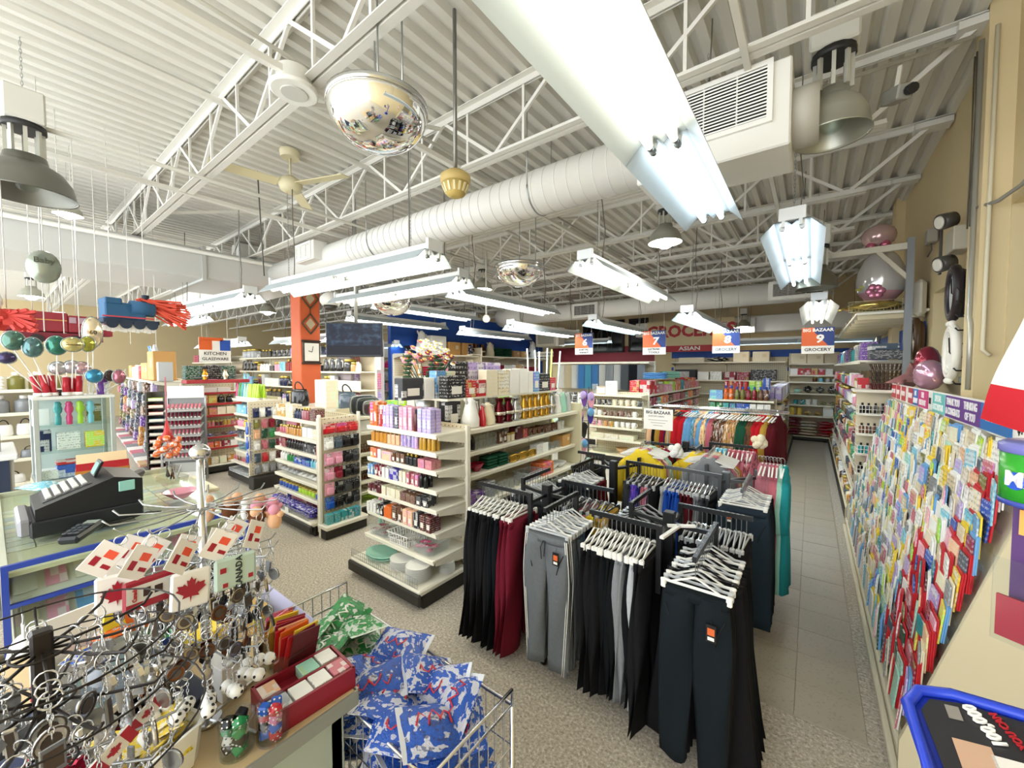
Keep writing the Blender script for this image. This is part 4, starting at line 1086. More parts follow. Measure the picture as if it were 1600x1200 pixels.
# plates on the base
for i in range(8): put('plate', uA.w(0.80, 0.035, 0.165 + 0.014 * i), i * .3, (.21, .21, .015), 'white', nth(i) + ' dinner plate from the bottom of the front plate stack', 'dinner plates in the front stack')
for i in range(8): put('plate', uA.w(0.91, 0.25, 0.165 + 0.012 * i), i * .3, (.14, .14, .013), 'white', nth(i) + ' side plate from the bottom of the small plate stack', 'side plates in the small stack')
for i in range(6): put('plate', uA.w(0.55, 0.06, 0.165 + 0.014 * i), 0, (.22, .19, .015), 'white', nth(i) + ' oval dish from the bottom of the middle dish stack', 'oval dishes on the base')
for i in range(2): put('plate', uA.w(0.24, 0.07, 0.165 + 0.02 * i), 0, (.34, .24, .03), 'mint', ('lower', 'upper')[i] + ' large pale glass platter on the perfume gondola base', 'glass platters')
# clip strips hanging on the hidden side of the end
for i, cl in enumerate(('blue', 'aqua', 'navy', 'violet', 'rose', 'peach', 'pink', 'teal', 'mint')):
    put('blister', uA.w(-0.03, 0.25, 1.15 - 0.1 * i), -0.6, (.07, .05, .1), cl, cl + ' packet, ' + nth(i) + ' from the top of the hanging clip strip', 'clip strip packets')
t = thing('clip_strip', 'narrow hanging clip strip at the edge of the perfume gondola end', 'strip', uA.w(-0.03, 0.27, 0.3))
part('strip', lambda b: b.box((0, 0.02, 0.5), (0.03, 0.004, 1.0)), [M('#d7d9da', 0.4)], t)
# ---------------------------------------------------------------- the long side of A, facing the clothes
uB = Unit((-2.42, 2.56, 0), PI / 2)
LB = [(1.34, .42), (1.12, .36), (0.90, .38), (0.64, .42), (0.42, .42)]
gB = gondola('long white gondola run of kitchen ware behind the trouser racks', uB, 2.1, 0.44, LB, 1.42, 0.46, 2)
part('end_post', lambda b: b.box((2.13, 0.15, 0.72), (0.05, 0.34, 1.44), ch=0.006), [M('#e0d9b8', 0.5)], gB)
SBn = lambda i: 'on ' + nth(i) + ' shelf of the kitchen run'
fill(uB, 'on top of the kitchen run', 1.34, 0.10, 2.08, 0.05, [('jug', 'white', 'thermos jug', 1, .17, .17, .28), ('jug', 'red', 'red thermos behind the white jug', 1, .05, .1, .2), ('jug', 'cream', 'cut glass jug', 1, .16, .16, .22), ('vase', 'maroon', 'gilt ornate vase', 2, .13, .13, .25),
     ('vase', 'silver', 'silver ewer', 1, .14, .14, .24), ('vase', 'gold', 'ornate ewer', 5, .105, .105, .26), ('vase', 'silver', 'tall ewer', 1, .11, .11, .26), ('jug', 'white', 'slim flask', 1, .12, .12, .23), ('jug', 'mint', 'mint thermos flask', 1, .13, .13, .25), ('jug', 'silver', 'steel flask with black handle', 2, .1, .1, .24)], end='near end')
fill(uB, 'behind the jugs on the kitchen run', 1.34, 0.02, 0.2, 0.27, [('carton', 'black', 'deep black carafe carton', 1, .17, .12, .24)])
t = thing('shelf_riser', 'second tier board above the kitchen run top shelf', 'shelf', uB.w(0, 0.34, 0))
for x in (0.05, 0.7, 1.4, 2.05): part('riser_leg', lambda b: b.box((-0.12, x, 1.46), (0.03, 0.03, 0.28)), [SHELF_M], t)
part('riser_board', lambda b: b.box((-0.12, 1.05, 1.6), (0.4, 2.1, 0.02)), [SHELF_M], t)
fill(uB, 'on the riser over the kitchen run', 1.61, 0.02, 2.08, 0.27, [('carton', 'black', 'tilted carafe carton', 1, .24, .12, .22), ('carton', 'red', 'red and white carton', 2, .14, .12, .17), ('box', 'cream', 'tall white vase carton', 2, .19, .12, .27), ('box', 'white', 'tall vase carton', 2, .17, .12, .28), ('carton', 'white', 'thermos carton', 1, .1, .1, .25), ('carton', 'sky blue', 'pale carton', 1, .13, .1, .25)], end='near end')
fill(uB, 'at the back of the kitchen run riser', 1.61, -0.35, 1.25, 0.45, [('carton', 'charcoal', 'dark carafe carton', 1, .24, .12, .2), ('box', 'white', 'plain carton', 1, .12, .1, .2), ('carton', 'sky blue', 'blue patterned carton', 1, .13, .1, .26), ('box', 'ivory', 'plain white carton', 1, .12, .1, .26), ('carton', 'black', 'black vase carton', 1, .17, .12, .36), ('box', 'lilac', 'grey lilac blender carton', 2, .26, .12, .35)], end='near end')
fill(uB, SBn(0), 1.12, 0.03, 2.05, 0.12, [('bottle_dark', 'black', 'small dark bottle', 4, .045, .045, .14), ('glass', 'white', 'small glass shaker', 6, .045, .045, .13), ('carton', 'brown', 'brown carton', 2, .06, .05, .12), ('jar', 'cream', 'cream jar', 2, .06, .06, .09), ('box', 'maroon', 'dark box', 1, .13, .1, .14), ('can', 'red', 'round red tag', 1, .09, .09, .1), ('bowl', 'brown', 'dark bowl', 3, .1, .1, .09), ('mug', 'brown', 'brown mug', 4, .075, .075, .09), ('mug', 'white', 'white mug', 4, .075, .075, .1), ('snow', 'slate', 'small figurine', 3, .08, .08, .12)], end='near end')
fill(uB, SBn(1), 0.90, 0.03, 2.05, 0.08, [('bowl', 'crimson', 'fruit bowl', 2, .16, .14, .08), ('fold', 'dark green', 'green wreath stack', 2, .16, .14, .12), ('tray', 'gold', 'gold tray', 3, .16, .03, .08), ('box', 'white', 'white carton', 2, .12, .1, .11), ('glass', 'white', 'glass bowl', 3, .1, .1, .08), ('kraft', 'kraft', 'cardboard box', 1, .2, .2, .14), ('box', 'hot pink', 'pink boxed set', 3, .14, .12, .17)], end='near end')
fill(uB, SBn(2), 0.64, 0.03, 2.05, 0.04, [('box', 'purple', 'dark purple box', 2, .12, .12, .09), ('box', 'grey', 'grey box', 1, .15, .14, .15), ('glass', 'white', 'clear tumbler', 6, .08, .08, .1), ('basket', 'silver', 'wire rack', 1, .3, .2, .1), ('box', 'orange', 'orange and white box', 1, .24, .18, .14), ('bowl', 'white', 'white bowl', 2, .18, .18, .07), ('glass', 'white', 'glass dish', 3, .13, .13, .08), ('box', 'navy', 'large navy box', 1, .3, .2, .18)], end='near end')
fill(uB, SBn(3), 0.42, 0.03, 2.05, 0.06, [('basket', 'silver', 'wire basket', 2, .25, .2, .12), ('bottle', 'brown', 'brown jar candle', 4, .08, .08, .13), ('bowl', 'tan', 'tan bowl', 3, .15, .15, .09)], end='near end')
fill(uB, 'on the base of the kitchen run', 0.16, 0.05, 2.0, 0.05, [('tub', 'white', 'storage tub', 2, .3, .25, .14), ('basket', 'grey', 'grey basket', 2, .28, .22, .14)], end='near end')
uA2 = Unit((-3.36, 4.66, 0), -PI / 2)
gondola('hidden side of the kitchen run, facing the toiletries gondola', uA2, 2.1, 0.44, [(1.34, .42), (1.05, .38), (0.75, .38), (0.45, .4)], 1.42, 0.46, 2)
fill(uA2, 'on top of the run behind the perfume end', 1.34, 0.1, 1.6, 0.12, [('box', 'white', 'white carton', 2, .2, .14, .22), ('box', 'lime', 'lime carton', 1, .2, .14, .2), ('box', 'silver', 'silver carton', 2, .2, .14, .24)], gap=.05)
# flowers standing at the back of A
t = thing('flower_bouquet', 'bucket of white, pink and red artificial flowers above the gondola cartons', 'flowers', (-3.16, 2.74, 1.596)); t.scale = (1.1, 1.1, 1.25)
part('flower_bucket', lambda b: b.lathe([(0.1, -0.2), (0.13, 0.02)], 14), [STEEL], t)
part('stems', lambda b: [b.cyl((0, 0, 0), (0.26 * math.cos(i * 1.3), 0.2 * math.sin(i * 1.3), 0.2 + 0.02 * (i % 9)), 0.004, n=4) for i in range(26)], [M('dark green')], t)
part('foliage', lambda b: [b.sphere((0.24 * math.cos(i * 2.1) * (0.4 + 0.6 * ((i * 7) % 10) / 10), 0.2 * math.sin(i * 2.1), 0.04 + 0.33 * ((i * 3) % 10) / 10), 0.035, 6, 4, 0, (1.2, 1, 0.4)) for i in range(60)], [M('#2d4a2c', 0.7)], t)
FL = geo('flower_head', flower_fn, [MO, M('yellow')])
for i in range(75):
    a = i * 2.399; rr = 0.30 * math.sqrt((i + 0.5) / 75)
    x, y = rr * math.cos(a), rr * math.sin(a) * 0.7
    z = 0.40 - 1.9 * rr * rr + 0.03 * ((i * 5) % 3)
    cl = 'white' if z > 0.36 else ('pink' if x < 0.05 else 'crimson')
    if i % 7 == 0: cl = ['white', 'rose', 'peach'][i % 3]
    ob('flower_head', FL, t, (x, y, z), (0.5 * math.sin(a), 0.5 * math.cos(a), a), (.05, .05, .04), cl)
# ================================================================ gondola end B with the cosmetics pegboard
uC = Unit((-5.62, 2.17, 0), 0)
LC = [(1.28, .38), (1.06, .36), (0.88, .36), (0.71, .36), (0.54, .37), (0.36, .38)]
gC = gondola('white gondola end of toiletries with blue packs on its base, second from the clothes', uC, 1.2, 0.46, LC, 1.34, 0.5)
fence(gC, uC, 1.1, -0.02, 0.16, 0.07)
SC_ = lambda i: 'on ' + nth(i) + ' shelf of the toiletries gondola end'
fill(uC, 'on top of the toiletries gondola end', 1.28, 0.02, 1.16, 0.1, [('box', 'gold', 'gold boxed set', 2, .12, .1, .15), ('box', 'ivory', 'cream boxed set', 1, .2, .12, .16), ('bottle_dark', 'navy', 'dark blue bottle', 3, .06, .06, .12), ('perfume', 'crimson', 'red perfume bottle', 3, .055, .05, .15), ('box', 'maroon', 'dark acrylic case', 2, .13, .12, .14)])
put('carton', uC.w(0.95, 0.3, 1.42), 0, (.26, .16, .34), 'cream', 'tall cream fragrance carton on top of the toiletries end')
fill(uC, SC_(0), 1.06, 0.03, 1.16, 0.13, [('jar', 'rose', 'rose jar', 3, .06, .06, .1), ('perfume', 'amber', 'perfume', 6, .055, .045, .12), ('box', 'white', 'white carton', 2, .12, .08, .12), ('box', 'cream', 'cream carton', 2, .12, .08, .12)])
fill(uC, SC_(1), 0.88, 0.03, 1.16, 0.13, [('box', 'crimson', 'red box', 2, .08, .08, .11), ('bottle_dark', 'black', 'black bottle', 7, .055, .055, .12), ('box', 'charcoal', 'dark box', 3, .09, .08, .1)])
fill(uC, SC_(2), 0.71, 0.03, 1.16, 0.13, [('bottle', 'white', 'white bottle', 3, .055, .055, .11), ('bottle', 'green', 'green bottle', 3, .055, .055, .1), ('box', 'blue', 'blue box', 4, .09, .08, .07), ('bottle', 'aqua', 'aqua bottle', 2, .05, .05, .1)])
fill(uC, SC_(3), 0.54, 0.03, 1.16, 0.12, [('pack', 'silver', 'silvery packet', 4, .11, .1, .07), ('pack', 'white', 'white packet', 4, .11, .1, .07), ('jar', 'pink', 'pink jar', 2, .06, .06, .07)])
fill(uC, SC_(4), 0.36, 0.03, 1.16, 0.11, [('jar', 'blue', 'blue lidded jar', 6, .075, .075, .08), ('jar', 'lime', 'lime lidded jar', 5, .075, .075, .08)])
fill(uC, 'behind the toiletries end base', 0.165, 0.05, 1.16, 0.2, [('bottle', 'violet', 'violet bottle', 2, .05, .05, .12), ('box', 'rose', 'pink bagged set', 3, .13, .1, .12), ('box', 'burgundy', 'dark bagged set', 2, .14, .1, .12)])
for k in range(8):
    for l in range(2):
        put('pack', uC.w(0.1 + 0.135 * k, 0.07, 0.165 + 0.05 * l), 0, (.125, .14, .055), 'violet', nth(k) + ' violet pack from left, ' + ('lower' if l == 0 else 'upper') + ' layer on the toiletries end base', 'violet packs on the base', None, 'packet', 'wipes_pack')
t = thing('price_card', 'small white price card clipped on the wire guard of violet packs', 'card', uC.w(0.6, -0.035, 0.19))
part('card', lambda b: b.box((0, 0, 0), (0.09, 0.004, 0.06)), [M('#f4f3ee', 0.5)], t)
# the pegboard side, facing the aisle
uD = Unit((-4.34, 2.2, 0), PI / 2)
t = thing('cosmetics_pegboard', 'white pegboard of boxed cosmetics on the side of the toiletries end', 'display', uD.o, uD.rz)
part('board', lambda b: b.box((0.24, 0.03, 0.70), (0.5, 0.03, 1.28)), [PEG], t)
part('base_deck', lambda b: (b.box((0.24, -0.06, 0.135), (0.52, 0.2, 0.05), ch=0.01), b.box((0.24, -0.05, 0.06), (0.5, 0.16, 0.1), 1)), [SHELF_M, BASE_M], t)
for e in (0, 0.48): part('upright', lambda b: b.box((e, 0.0, 0.69), (0.03, 0.04, 1.38), ch=0.004), [SHELF_M], t)
hookm = geo('peg_hook', lambda b: b.tube([(0, 0.02, 0), (0, -0.07, 0), (0, -0.085, 0.015)], 0.003, 4), [STEEL])
rowsD = [(1.16, ['red', 'red', 'red']), (0.98, ['white', 'slate', 'black', 'black']), (0.80, ['pink', 'pink', 'black', 'charcoal']), (0.63, ['pink', 'crimson', 'black', 'black']), (0.46, ['pink', 'black', 'charcoal', 'black']), (0.30, ['blue', 'black', 'black', 'charcoal'])]
for ri, (z, cs) in enumerate(rowsD):
    for k, c in enumerate(cs):
        x = 0.06 + 0.42 * (k + 0.2) / len(cs)
        ob('peg_hook', hookm, t, (x + .02, 0.02, z + .125))
        put('blister', uD.w(x + .02, -0.03, z), uD.rz, (.11, .07, .14) if len(cs) == 4 else (.14, .07, .11), c, nth(k) + ' boxed cosmetic from left in ' + nth(ri) + ' row of the cosmetics pegboard', 'boxed cosmetics')
fill(uD, 'on the foot of the cosmetics pegboard', 0.162, 0.02, 0.48, -0.12, [('box', 'teal', 'teal and white box', 6, .07, .07, .11)], rows=1)
# the long side of B with glass trays
uE = Unit((-4.52, 2.72, 0), PI / 2)
LE = [(1.28, .42), (1.08, .40), (0.80, .38), (0.62, .38), (0.44, .38), (0.30, .38)]
gE = gondola('white gondola run of glass trays behind the cosmetics pegboard', uE, 1.9, 0.44, LE, 1.36, 0.46, 2)
for k, (w_, h_) in enumerate(((.40, .26), (.34, .23), (.26, .19), (.20, .14))):
    put('tray', uE.w(0.28 + 0.02 * k, 0.22 - 0.06 * k, 1.285), uE.rz, (w_, .04, h_), ['silver', 'grey', 'silver', 'rose'][k], nth(k) + ' standing oval tray from the back above the tray gondola run', 'standing trays')
fill(uE, 'beside the trays on the tray run', 1.28, 0.62, 1.85, 0.12, [('box', 'lime', 'green and white carton', 2, .14, .1, .17), ('box', 'white', 'white carton', 2, .14, .1, .2), ('carton', 'charcoal', 'dark carton', 1, .2, .1, .22), ('box', 'cream', 'cream carton', 3, .12, .1, .18)], end='near end')
fill(uE, 'on first shelf of the tray gondola run', 1.08, 0.03, 1.85, 0.12, [('box', 'white', 'wide white carton', 1, .42, .15, .14), ('box', 'orange', 'orange edged carton', 1, .05, .15, .15), ('box', 'cream', 'wide cream carton', 2, .38, .15, .14)], end='near end')
for zi, z in enumerate((0.80, 0.62, 0.44, 0.30)):
    fill(uE, 'on ' + nth(zi + 1) + ' shelf of the tray gondola run', z, 0.03, 1.85, 0.1, [('basket', 'brown', 'dark tray basket', 1, .38, .2, .07), ('bowl', 'tan', 'wooden bowl', 2, .16, .16, .06), ('basket', 'silver', 'silver rack', 1, .36, .2, .07), ('tub', 'white', 'clear tray', 1, .34, .2, .06)] if zi % 2 == 0 else [('bowl', 'beige', 'beige dish', 2, .18, .18, .05), ('basket', 'grey', 'grey rack', 1, .36, .2, .06), ('plate', 'white', 'white plate', 2, .18, .18, .03)], end='near end')
for k in range(2): put('tub', uE.w(0.3, 0.12, 0.165 + .075 * k), uE.rz, (.42, .26, .07), 'lime', ('lower', 'upper')[k] + ' lime plastic basin on the tray gondola base', 'lime basins')
# handbags and dark things behind the top of B
put('bag', (-6.2, 2.86, 1.33), 0.3, (.34, .18, .36), 'black', 'shiny black handbag on a stand left of the toiletries end', None)
put('bag', (-5.6, 3.0, 1.33), 0.5, (.36, .2, .38), 'charcoal', 'dark grey handbag behind the cartons of the toiletries end', None)
put('bag', (-5.2, 3.05, 1.33), 0.2, (.34, .2, .34), 'slate', 'grey striped bag behind the toiletries end', None)
t = thing('bag_stand', 'small white table carrying the black handbags behind the toiletries end', 'table', (-5.76, 3.0, 0))
part('table_top', lambda b: b.box((0, 0, 1.31), (1.5, 0.6, 0.03), ch=0.005), [SHELF_M], t)
for sx in (-.7, .7):
    for sy in (-.25, .25): part('leg', lambda b: b.box((sx, sy, 0.65), (0.03, 0.03, 1.3)), [STEEL], t)
# ================================================================ shelving farther off
def mixed(seed, kinds, cols, n=7, w_=(.07, .13), h=(.09, .2), d=.1):
    """a run of mixed merchandise for distant shelves"""
    r = random.Random(seed); out = []
    bx = ('gift box', 'product box', 'toy box', 'storage box', 'soap box')[seed % 5]  # all generic product boxes, no particular contents
    nouns = {'box': bx, 'carton': 'labelled carton', 'bottle': 'bottle', 'can': 'tin', 'jar': 'jar', 'pack': 'packet', 'blister': 'carded pack', 'mug': 'mug', 'spray': 'can', 'fold': 'folded cloth', 'kraft': 'cardboard box',
             'glass': 'glass', 'bowl': 'bowl', 'vase': 'vase', 'soda': 'drink bottle', 'bag': 'handbag', 'bottle_dark': 'black capped bottle', 'basket': 'basket', 'frame': 'frame', 'toy': 'toy', 'tube': 'tube', 'bagpeg': 'hanging pack', 'rice': 'sack', 'jug': 'jug', 'tub': 'tub', 'snow': 'figurine', 'book': 'book', 'plate': 'plate', 'perfume': 'flask', 'tray': 'tray'}
    for i in range(n):
        k = r.choice(kinds); c = r.choice(cols)
        a = r.uniform(*w_)
        out.append((k, c, nouns[k], r.randint(1, 4), a, d if k not in ('bottle', 'can', 'jar', 'mug', 'spray', 'glass', 'soda', 'vase', 'bowl') else a, r.uniform(*h)))
    return out
# ---- C: chocolate and biscuit shelf facing the aisle, and its neighbour with lime bottles
uC1 = Unit((-8.52, 2.10, 0), PI / 2)
gondola('tall shelf with red trims for sweets and biscuits, left of the lime bottles', uC1, 0.82, 0.5, [(1.46, .36), (1.26, .36), (1.05, .38), (0.85, .40), (0.66, .42), (0.46, .44)], 1.62, 0.5, 1, None, None, True, 0.16, '#b03338')
fill(uC1, 'on top shelf of the sweets unit', 1.46, 0.03, 0.8, 0.16, [('box', 'white', 'white carton', 2, .2, .15, .08)])
fill(uC1, 'on second shelf of the sweets unit', 1.26, 0.03, 0.8, 0.16, [('box', 'gold', 'gold gift box', 3, .13, .12, .15), ('bag', 'black', 'black gift bag', 3, .12, .1, .16)])
fill(uC1, 'on third shelf of the sweets unit', 1.05, 0.03, 0.8, 0.14, [('box', 'amber', 'amber pack', 3, .12, .12, .13), ('box', 'ivory', 'ivory pack', 3, .13, .12, .14)])
fill(uC1, 'on fourth shelf of the sweets unit', 0.85, 0.02, 0.8, 0.12, [('jar', 'maroon', 'nail jar', 2, .05, .05, .09), ('jar', 'gold', 'gilt jar', 2, .05, .05, .09), ('jar', 'rose', 'rose jar', 2, .05, .05, .1)])
fill(uC1, 'on fifth shelf of the sweets unit', 0.66, 0.02, 0.8, 0.1, [('pack', 'violet', 'violet packet', 3, .1, .1, .06), ('pack', 'maroon', 'maroon packet', 2, .1, .1, .06)])
fill(uC1, 'on lowest shelf of the sweets unit', 0.46, 0.02, 0.8, 0.08, [('box', 'white', 'biscuit box', 2, .1, .1, .1), ('box', 'orange', 'orange biscuit box', 2, .1, .1, .1), ('box', 'crimson', 'crimson biscuit box', 1, .12, .1, .1)])
fill(uC1, 'on the base of the sweets unit', 0.165, 0.02, 0.8, 0.06, [('box', 'amber', 'amber box', 2, .12, .1, .12), ('box', 'cream', 'cream box', 2, .11, .1, .12)])
t = thing('header_board', 'long red board along the top of the sweets shelf', 'board', (-8.52, 2.52, 1.66))
part('board', lambda b: b.box((-0.1, 0, 0), (0.3, 0.95, 0.06), ch=0.008), [M('#a8343a', 0.5)], t)
for k, (yy, c) in enumerate(((2.08, 'dark green'), (2.36, 'black'), (2.6, 'dark green'))):
    put('box', (-8.77, yy + .12, 1.70), PI / 2, (.24, .2, .24), c, ('first', 'second', 'third')[k] + ' dark printed box from left above the red header board', 'dark boxes above the header')
for k, (yy, c) in enumerate(((2.2, 'amber'), (2.5, 'ivory'))):
    put('vase', (-8.52, yy + .12, 1.69), 0, (.1, .1, .18), c, ('amber', 'ivory')[k] + ' ornament jar standing on the red header board')
uC2 = Unit((-8.0, 2.50, 0), 0)
gondola('white end shelf topped with lime bottles, beside the sweets unit', uC2, 0.98, 0.42, [(1.38, .36), (1.13, .34), (0.90, .34), (0.70, .34), (0.50, .35), (0.32, .4)], 1.42, 0.44)
fill(uC2, 'on top of the lime bottle shelf', 1.38, 0.03, 0.96, 0.08, [('tube', 'hot pink', 'pink tube', 1, .07, .07, .26), ('tube', 'green', 'green tube', 2, .07, .07, .26), ('tube', 'teal', 'white and teal tube', 1, .07, .07, .27), ('tube', 'mint', 'mint tube', 2, .07, .07, .25), ('tube', 'lime', 'lime tube', 7, .075, .07, .26)], rows=2)
fill(uC2, 'on first shelf of the lime bottle unit', 1.13, 0.03, 0.95, 0.1, [('box', 'aqua', 'aqua case', 2, .2, .12, .14), ('bottle', 'blue', 'blue capped bottle', 6, .05, .05, .16)])
fill(uC2, 'on second shelf of the lime bottle unit', 0.90, 0.03, 0.95, 0.1, [('bottle', 'pink', 'pink bottle', 4, .06, .06, .13), ('jar', 'yellow', 'yellow jar', 3, .07, .07, .12)])
fill(uC2, 'on third shelf of the lime bottle unit', 0.70, 0.03, 0.95, 0.1, [('box', 'charcoal', 'dark box', 3, .09, .08, .12), ('box', 'cream', 'cream box', 3, .09, .08, .12)])
fill(uC2, 'on fourth shelf of the lime bottle unit', 0.50, 0.03, 0.95, 0.1, [('tub', 'aqua', 'clear aqua case', 2, .2, .14, .12), ('box', 'sky blue', 'pale blue box', 3, .09, .08, .12)])
fill(uC2, 'on lowest shelf of the lime bottle unit', 0.32, 0.03, 0.95, 0.03, [('tube', 'rose', 'lipstick', 3, .03, .03, .09), ('tube', 'brown', 'brown lipstick', 3, .03, .03, .09)], gap=0.03)
for k in range(3): put('box', uC2.w(0.2 + 0.26 * k, 0.05, 0.165), 0.1 * k, (.24, .2, .05), 'grey', nth(k) + ' flat grey parcel on the base of the lime bottle unit', 'flat grey parcels')
uC3 = Unit((-6.98, 2.46, 0), PI / 2)
t = thing('brush_pegboard', 'pegboard of hanging brushes and bagged goods beside the lime bottles', 'display', uC3.o, uC3.rz)
part('board', lambda b: b.box((0.24, 0.03, 0.72), (0.52, 0.03, 1.3)), [PEG], t)
part('side_post', lambda b: b.box((0.51, 0.0, 0.7), (0.04, 0.05, 1.4)), [SHELF_M], t)
part('base_deck', lambda b: b.box((0.24, -0.06, 0.1), (0.54, 0.2, 0.2), ch=0.01), [BASE_M], t)
for ri, (z, cs) in enumerate(((1.12, ['navy', 'white', 'navy', 'white', 'navy']), (0.94, ['olive', 'rose', 'crimson', 'charcoal']), (0.78, ['peach', 'dark green', 'green', 'rose']), (0.60, ['white', 'rose', 'dark green', 'crimson']), (0.40, ['slate', 'red', 'white', 'maroon']), (0.22, ['grey', 'silver', 'grey', 'silver']))):
    for k, c in enumerate(cs):
        put('blister', uC3.w(0.06 + 0.44 * (k + 0.2) / len(cs), -0.03, z), uC3.rz, (.09, .06, .15), c, nth(k) + ' hanging pack from left in ' + nth(ri) + ' row of the brush pegboard', 'packs on the brush pegboard')
for k, z in enumerate((0.85, 0.62, 0.4)):
    put('blister', (-7.03, 2.44, z), 0.3, (.09, .05, .2), 'blue', ('top', 'middle', 'bottom')[k] + ' blue bagged brush hung at the corner of the lime bottle unit', 'blue bagged brushes')
put('cloth', (-6.9, 3.0, 0.35), 0, (.14, .12, .75), 'pink', 'long pink sequined strip hanging beside the brush pegboard', None)
# ---- lipstick spinner rack
t = thing('lipstick_rack', 'free standing metal rack of striped lipsticks with a white tray below', 'rack', (-8.27, 1.95, 0), PI / 2 - 0.55)
for sx in (-.26, .26):
    part('side_frame', lambda b: (b.box((sx, 0.12, 0.72), (0.025, 0.03, 1.42)), b.box((sx, -0.14, 0.28), (0.025, 0.03, 0.56)), b.bar((sx, -0.14, 0.55), (sx, 0.0, 0.72), 0.025)), [STEEL], t)
part('back_sheet', lambda b: b.box((0, 0.13, 0.85), (0.5, 0.01, 1.1)), [M('#8d8f90', 0.4)], t)
LIPS = [1.22, 1.08, 0.95, 0.81, 0.68, 0.56, 0.44]
lt = geo('tier', lambda b: b.box((0, 0, 0), (0.5, 0.18, 0.012), 0, (0.35, 0, 0)), [M('#c7c9ca', 0.3, 0.4)])
for ri, z in enumerate(LIPS):
    ob('tier', lt, t, (0, 0.02 - 0.02 * ri, z))
    for k in range(9):
        p = Vector((-0.21 + 0.0525 * k, 0.0 - 0.02 * ri, z))
        q = t.matrix_basis if False else Matrix.Rotation(PI / 2 - 0.55, 3, 'Z')
        wq = Vector((-8.27, 1.95, 0)) + q @ p
        put('tube', tuple(wq), PI / 2 - 0.55, (.038, .04, .1), ['rose', 'burgundy', 'crimson'][ri % 3], nth(k) + ' lipstick from left in ' + nth(ri) + ' tier of the metal lipstick rack', 'lipsticks on the metal rack', (-0.5, 0, PI / 2 - 0.55), name='lipstick', cat='lipstick')
part('sign_card', lambda b: b.box((0, 0.1, 1.5), (0.5, 0.02, 0.2)), [M('#f0efe9', 0.5)], t)
part('lower_tray', lambda b: (b.box((0, -0.02, 0.10), (0.46, 0.26, 0.02)), b.box((0, -0.15, 0.14), (0.46, 0.015, 0.12)), b.box((-.22, -0.02, 0.2), (0.015, 0.26, 0.22)), b.box((.22, -0.02, 0.2), (0.015, 0.26, 0.22)), b.box((0, 0.1, 0.2), (0.46, 0.015, 0.22))), [M('#e9e9e4', 0.35)], t)
t = thing('magazine_rack', 'tall narrow dark rack of stacked booklets beside the lipstick rack', 'rack', (-8.72, 1.72, 0), PI / 2 - 0.5)
part('case', lambda b: (b.box((-.12, 0, 0.75), (0.02, 0.25, 1.5)), b.box((.12, 0, 0.75), (0.02, 0.25, 1.5)), b.box((0, .12, 0.75), (0.24, 0.02, 1.5))), [M('#55504b', 0.5)], t)
for k in range(11):
    z = 0.2 + 0.115 * k
    part('tray_shelf', lambda b: b.box((0, 0, z), (0.22, 0.24, 0.008)), [M('#777370', 0.4)], t)
    q = Matrix.Rotation(PI / 2 - 0.5, 3, 'Z')
    put('book', tuple(Vector((-8.72, 1.72, 0)) + q @ Vector((0, -0.02, z + 0.006))), PI / 2 - 0.5, (.19, .2, .05), ['crimson', 'cream', 'maroon', 'brown', 'crimson', 'slate', 'crimson', 'teal', 'red', 'orange', 'lime'][k], nth(k) + ' booklet from the bottom of the narrow dark rack', 'booklets on the narrow rack')
# ---- D: long wall of hanging party packs
uDw = Unit((-15.9, 2.24, 0), -0.085)
gondola('long dark gondola of hanging party packs behind the glass cabinet', uDw, 6.75, 0.5, [(1.66, .42)], 1.7, 0.5, 6)
for r_ in range(6):
    for k in range(28):
        put('bagpeg', uDw.w(0.15 + 0.235 * k, 0.06 + 0.03 * ((k * 3 + r_) % 4), 0.30 + 0.225 * r_), uDw.rz, (.2, .1, .21), R.choice(['burgundy', 'slate', 'lilac', 'brown', 'grey', 'charcoal', 'rose', 'olive', 'navy', 'silver', 'amber', 'purple']), nth(k) + ' party pack from left in ' + nth(r_) + ' row up of the long pack wall', 'party packs on the long wall')
for k in range(14):
    put('box', uDw.w(0.3 + 0.47 * k, 0.03, 0.165), uDw.rz, (.42, .3, .045), ['white', 'rose', 'grey'][k % 3], nth(k) + ' flat pack from left on the base of the pack wall', 'flat packs on the base')
TOPD = [('kraft', 'kraft', 'tall brown carton', 5.95, .5, .55), ('kraft', 'tan', 'brown carton with white label', 5.2, .42, .34), ('kraft', 'kraft', 'small brown carton', 4.75, .36, .34), ('box', 'white', 'white carton', 3.6, .3, .3), ('box', 'red', 'red and white carton', 4.1, .2, .28), ('box', 'ivory', 'ivory carton', 2.9, .3, .26), ('kraft', 'tan', 'far brown carton', 2.2, .4, .3)]
for k, c, n_, x, w_, h_ in TOPD: put(k, uDw.w(x, 0.3, 1.665), uDw.rz + 0.05, (w_, .34, h_), c, n_ + ' standing on the long pack wall', None)
put('box', uDw.w(4.9, 0.3, 2.02), uDw.rz, (.4, .05, .3), 'sky blue', 'open blue flap carton on the brown cartons', None, (0.2, 0.35, uDw.rz))
put('box', uDw.w(5.35, 0.3, 2.02), uDw.rz, (.4, .05, .3), 'silver', 'open grey flap carton on the brown cartons', None, (0.1, -0.45, uDw.rz))
put('kraft', uDw.w(6.7, 0.25, 1.665), uDw.rz, (.2, .2, .34), 'silver', 'silver wrapped roll at the near end of the pack wall')
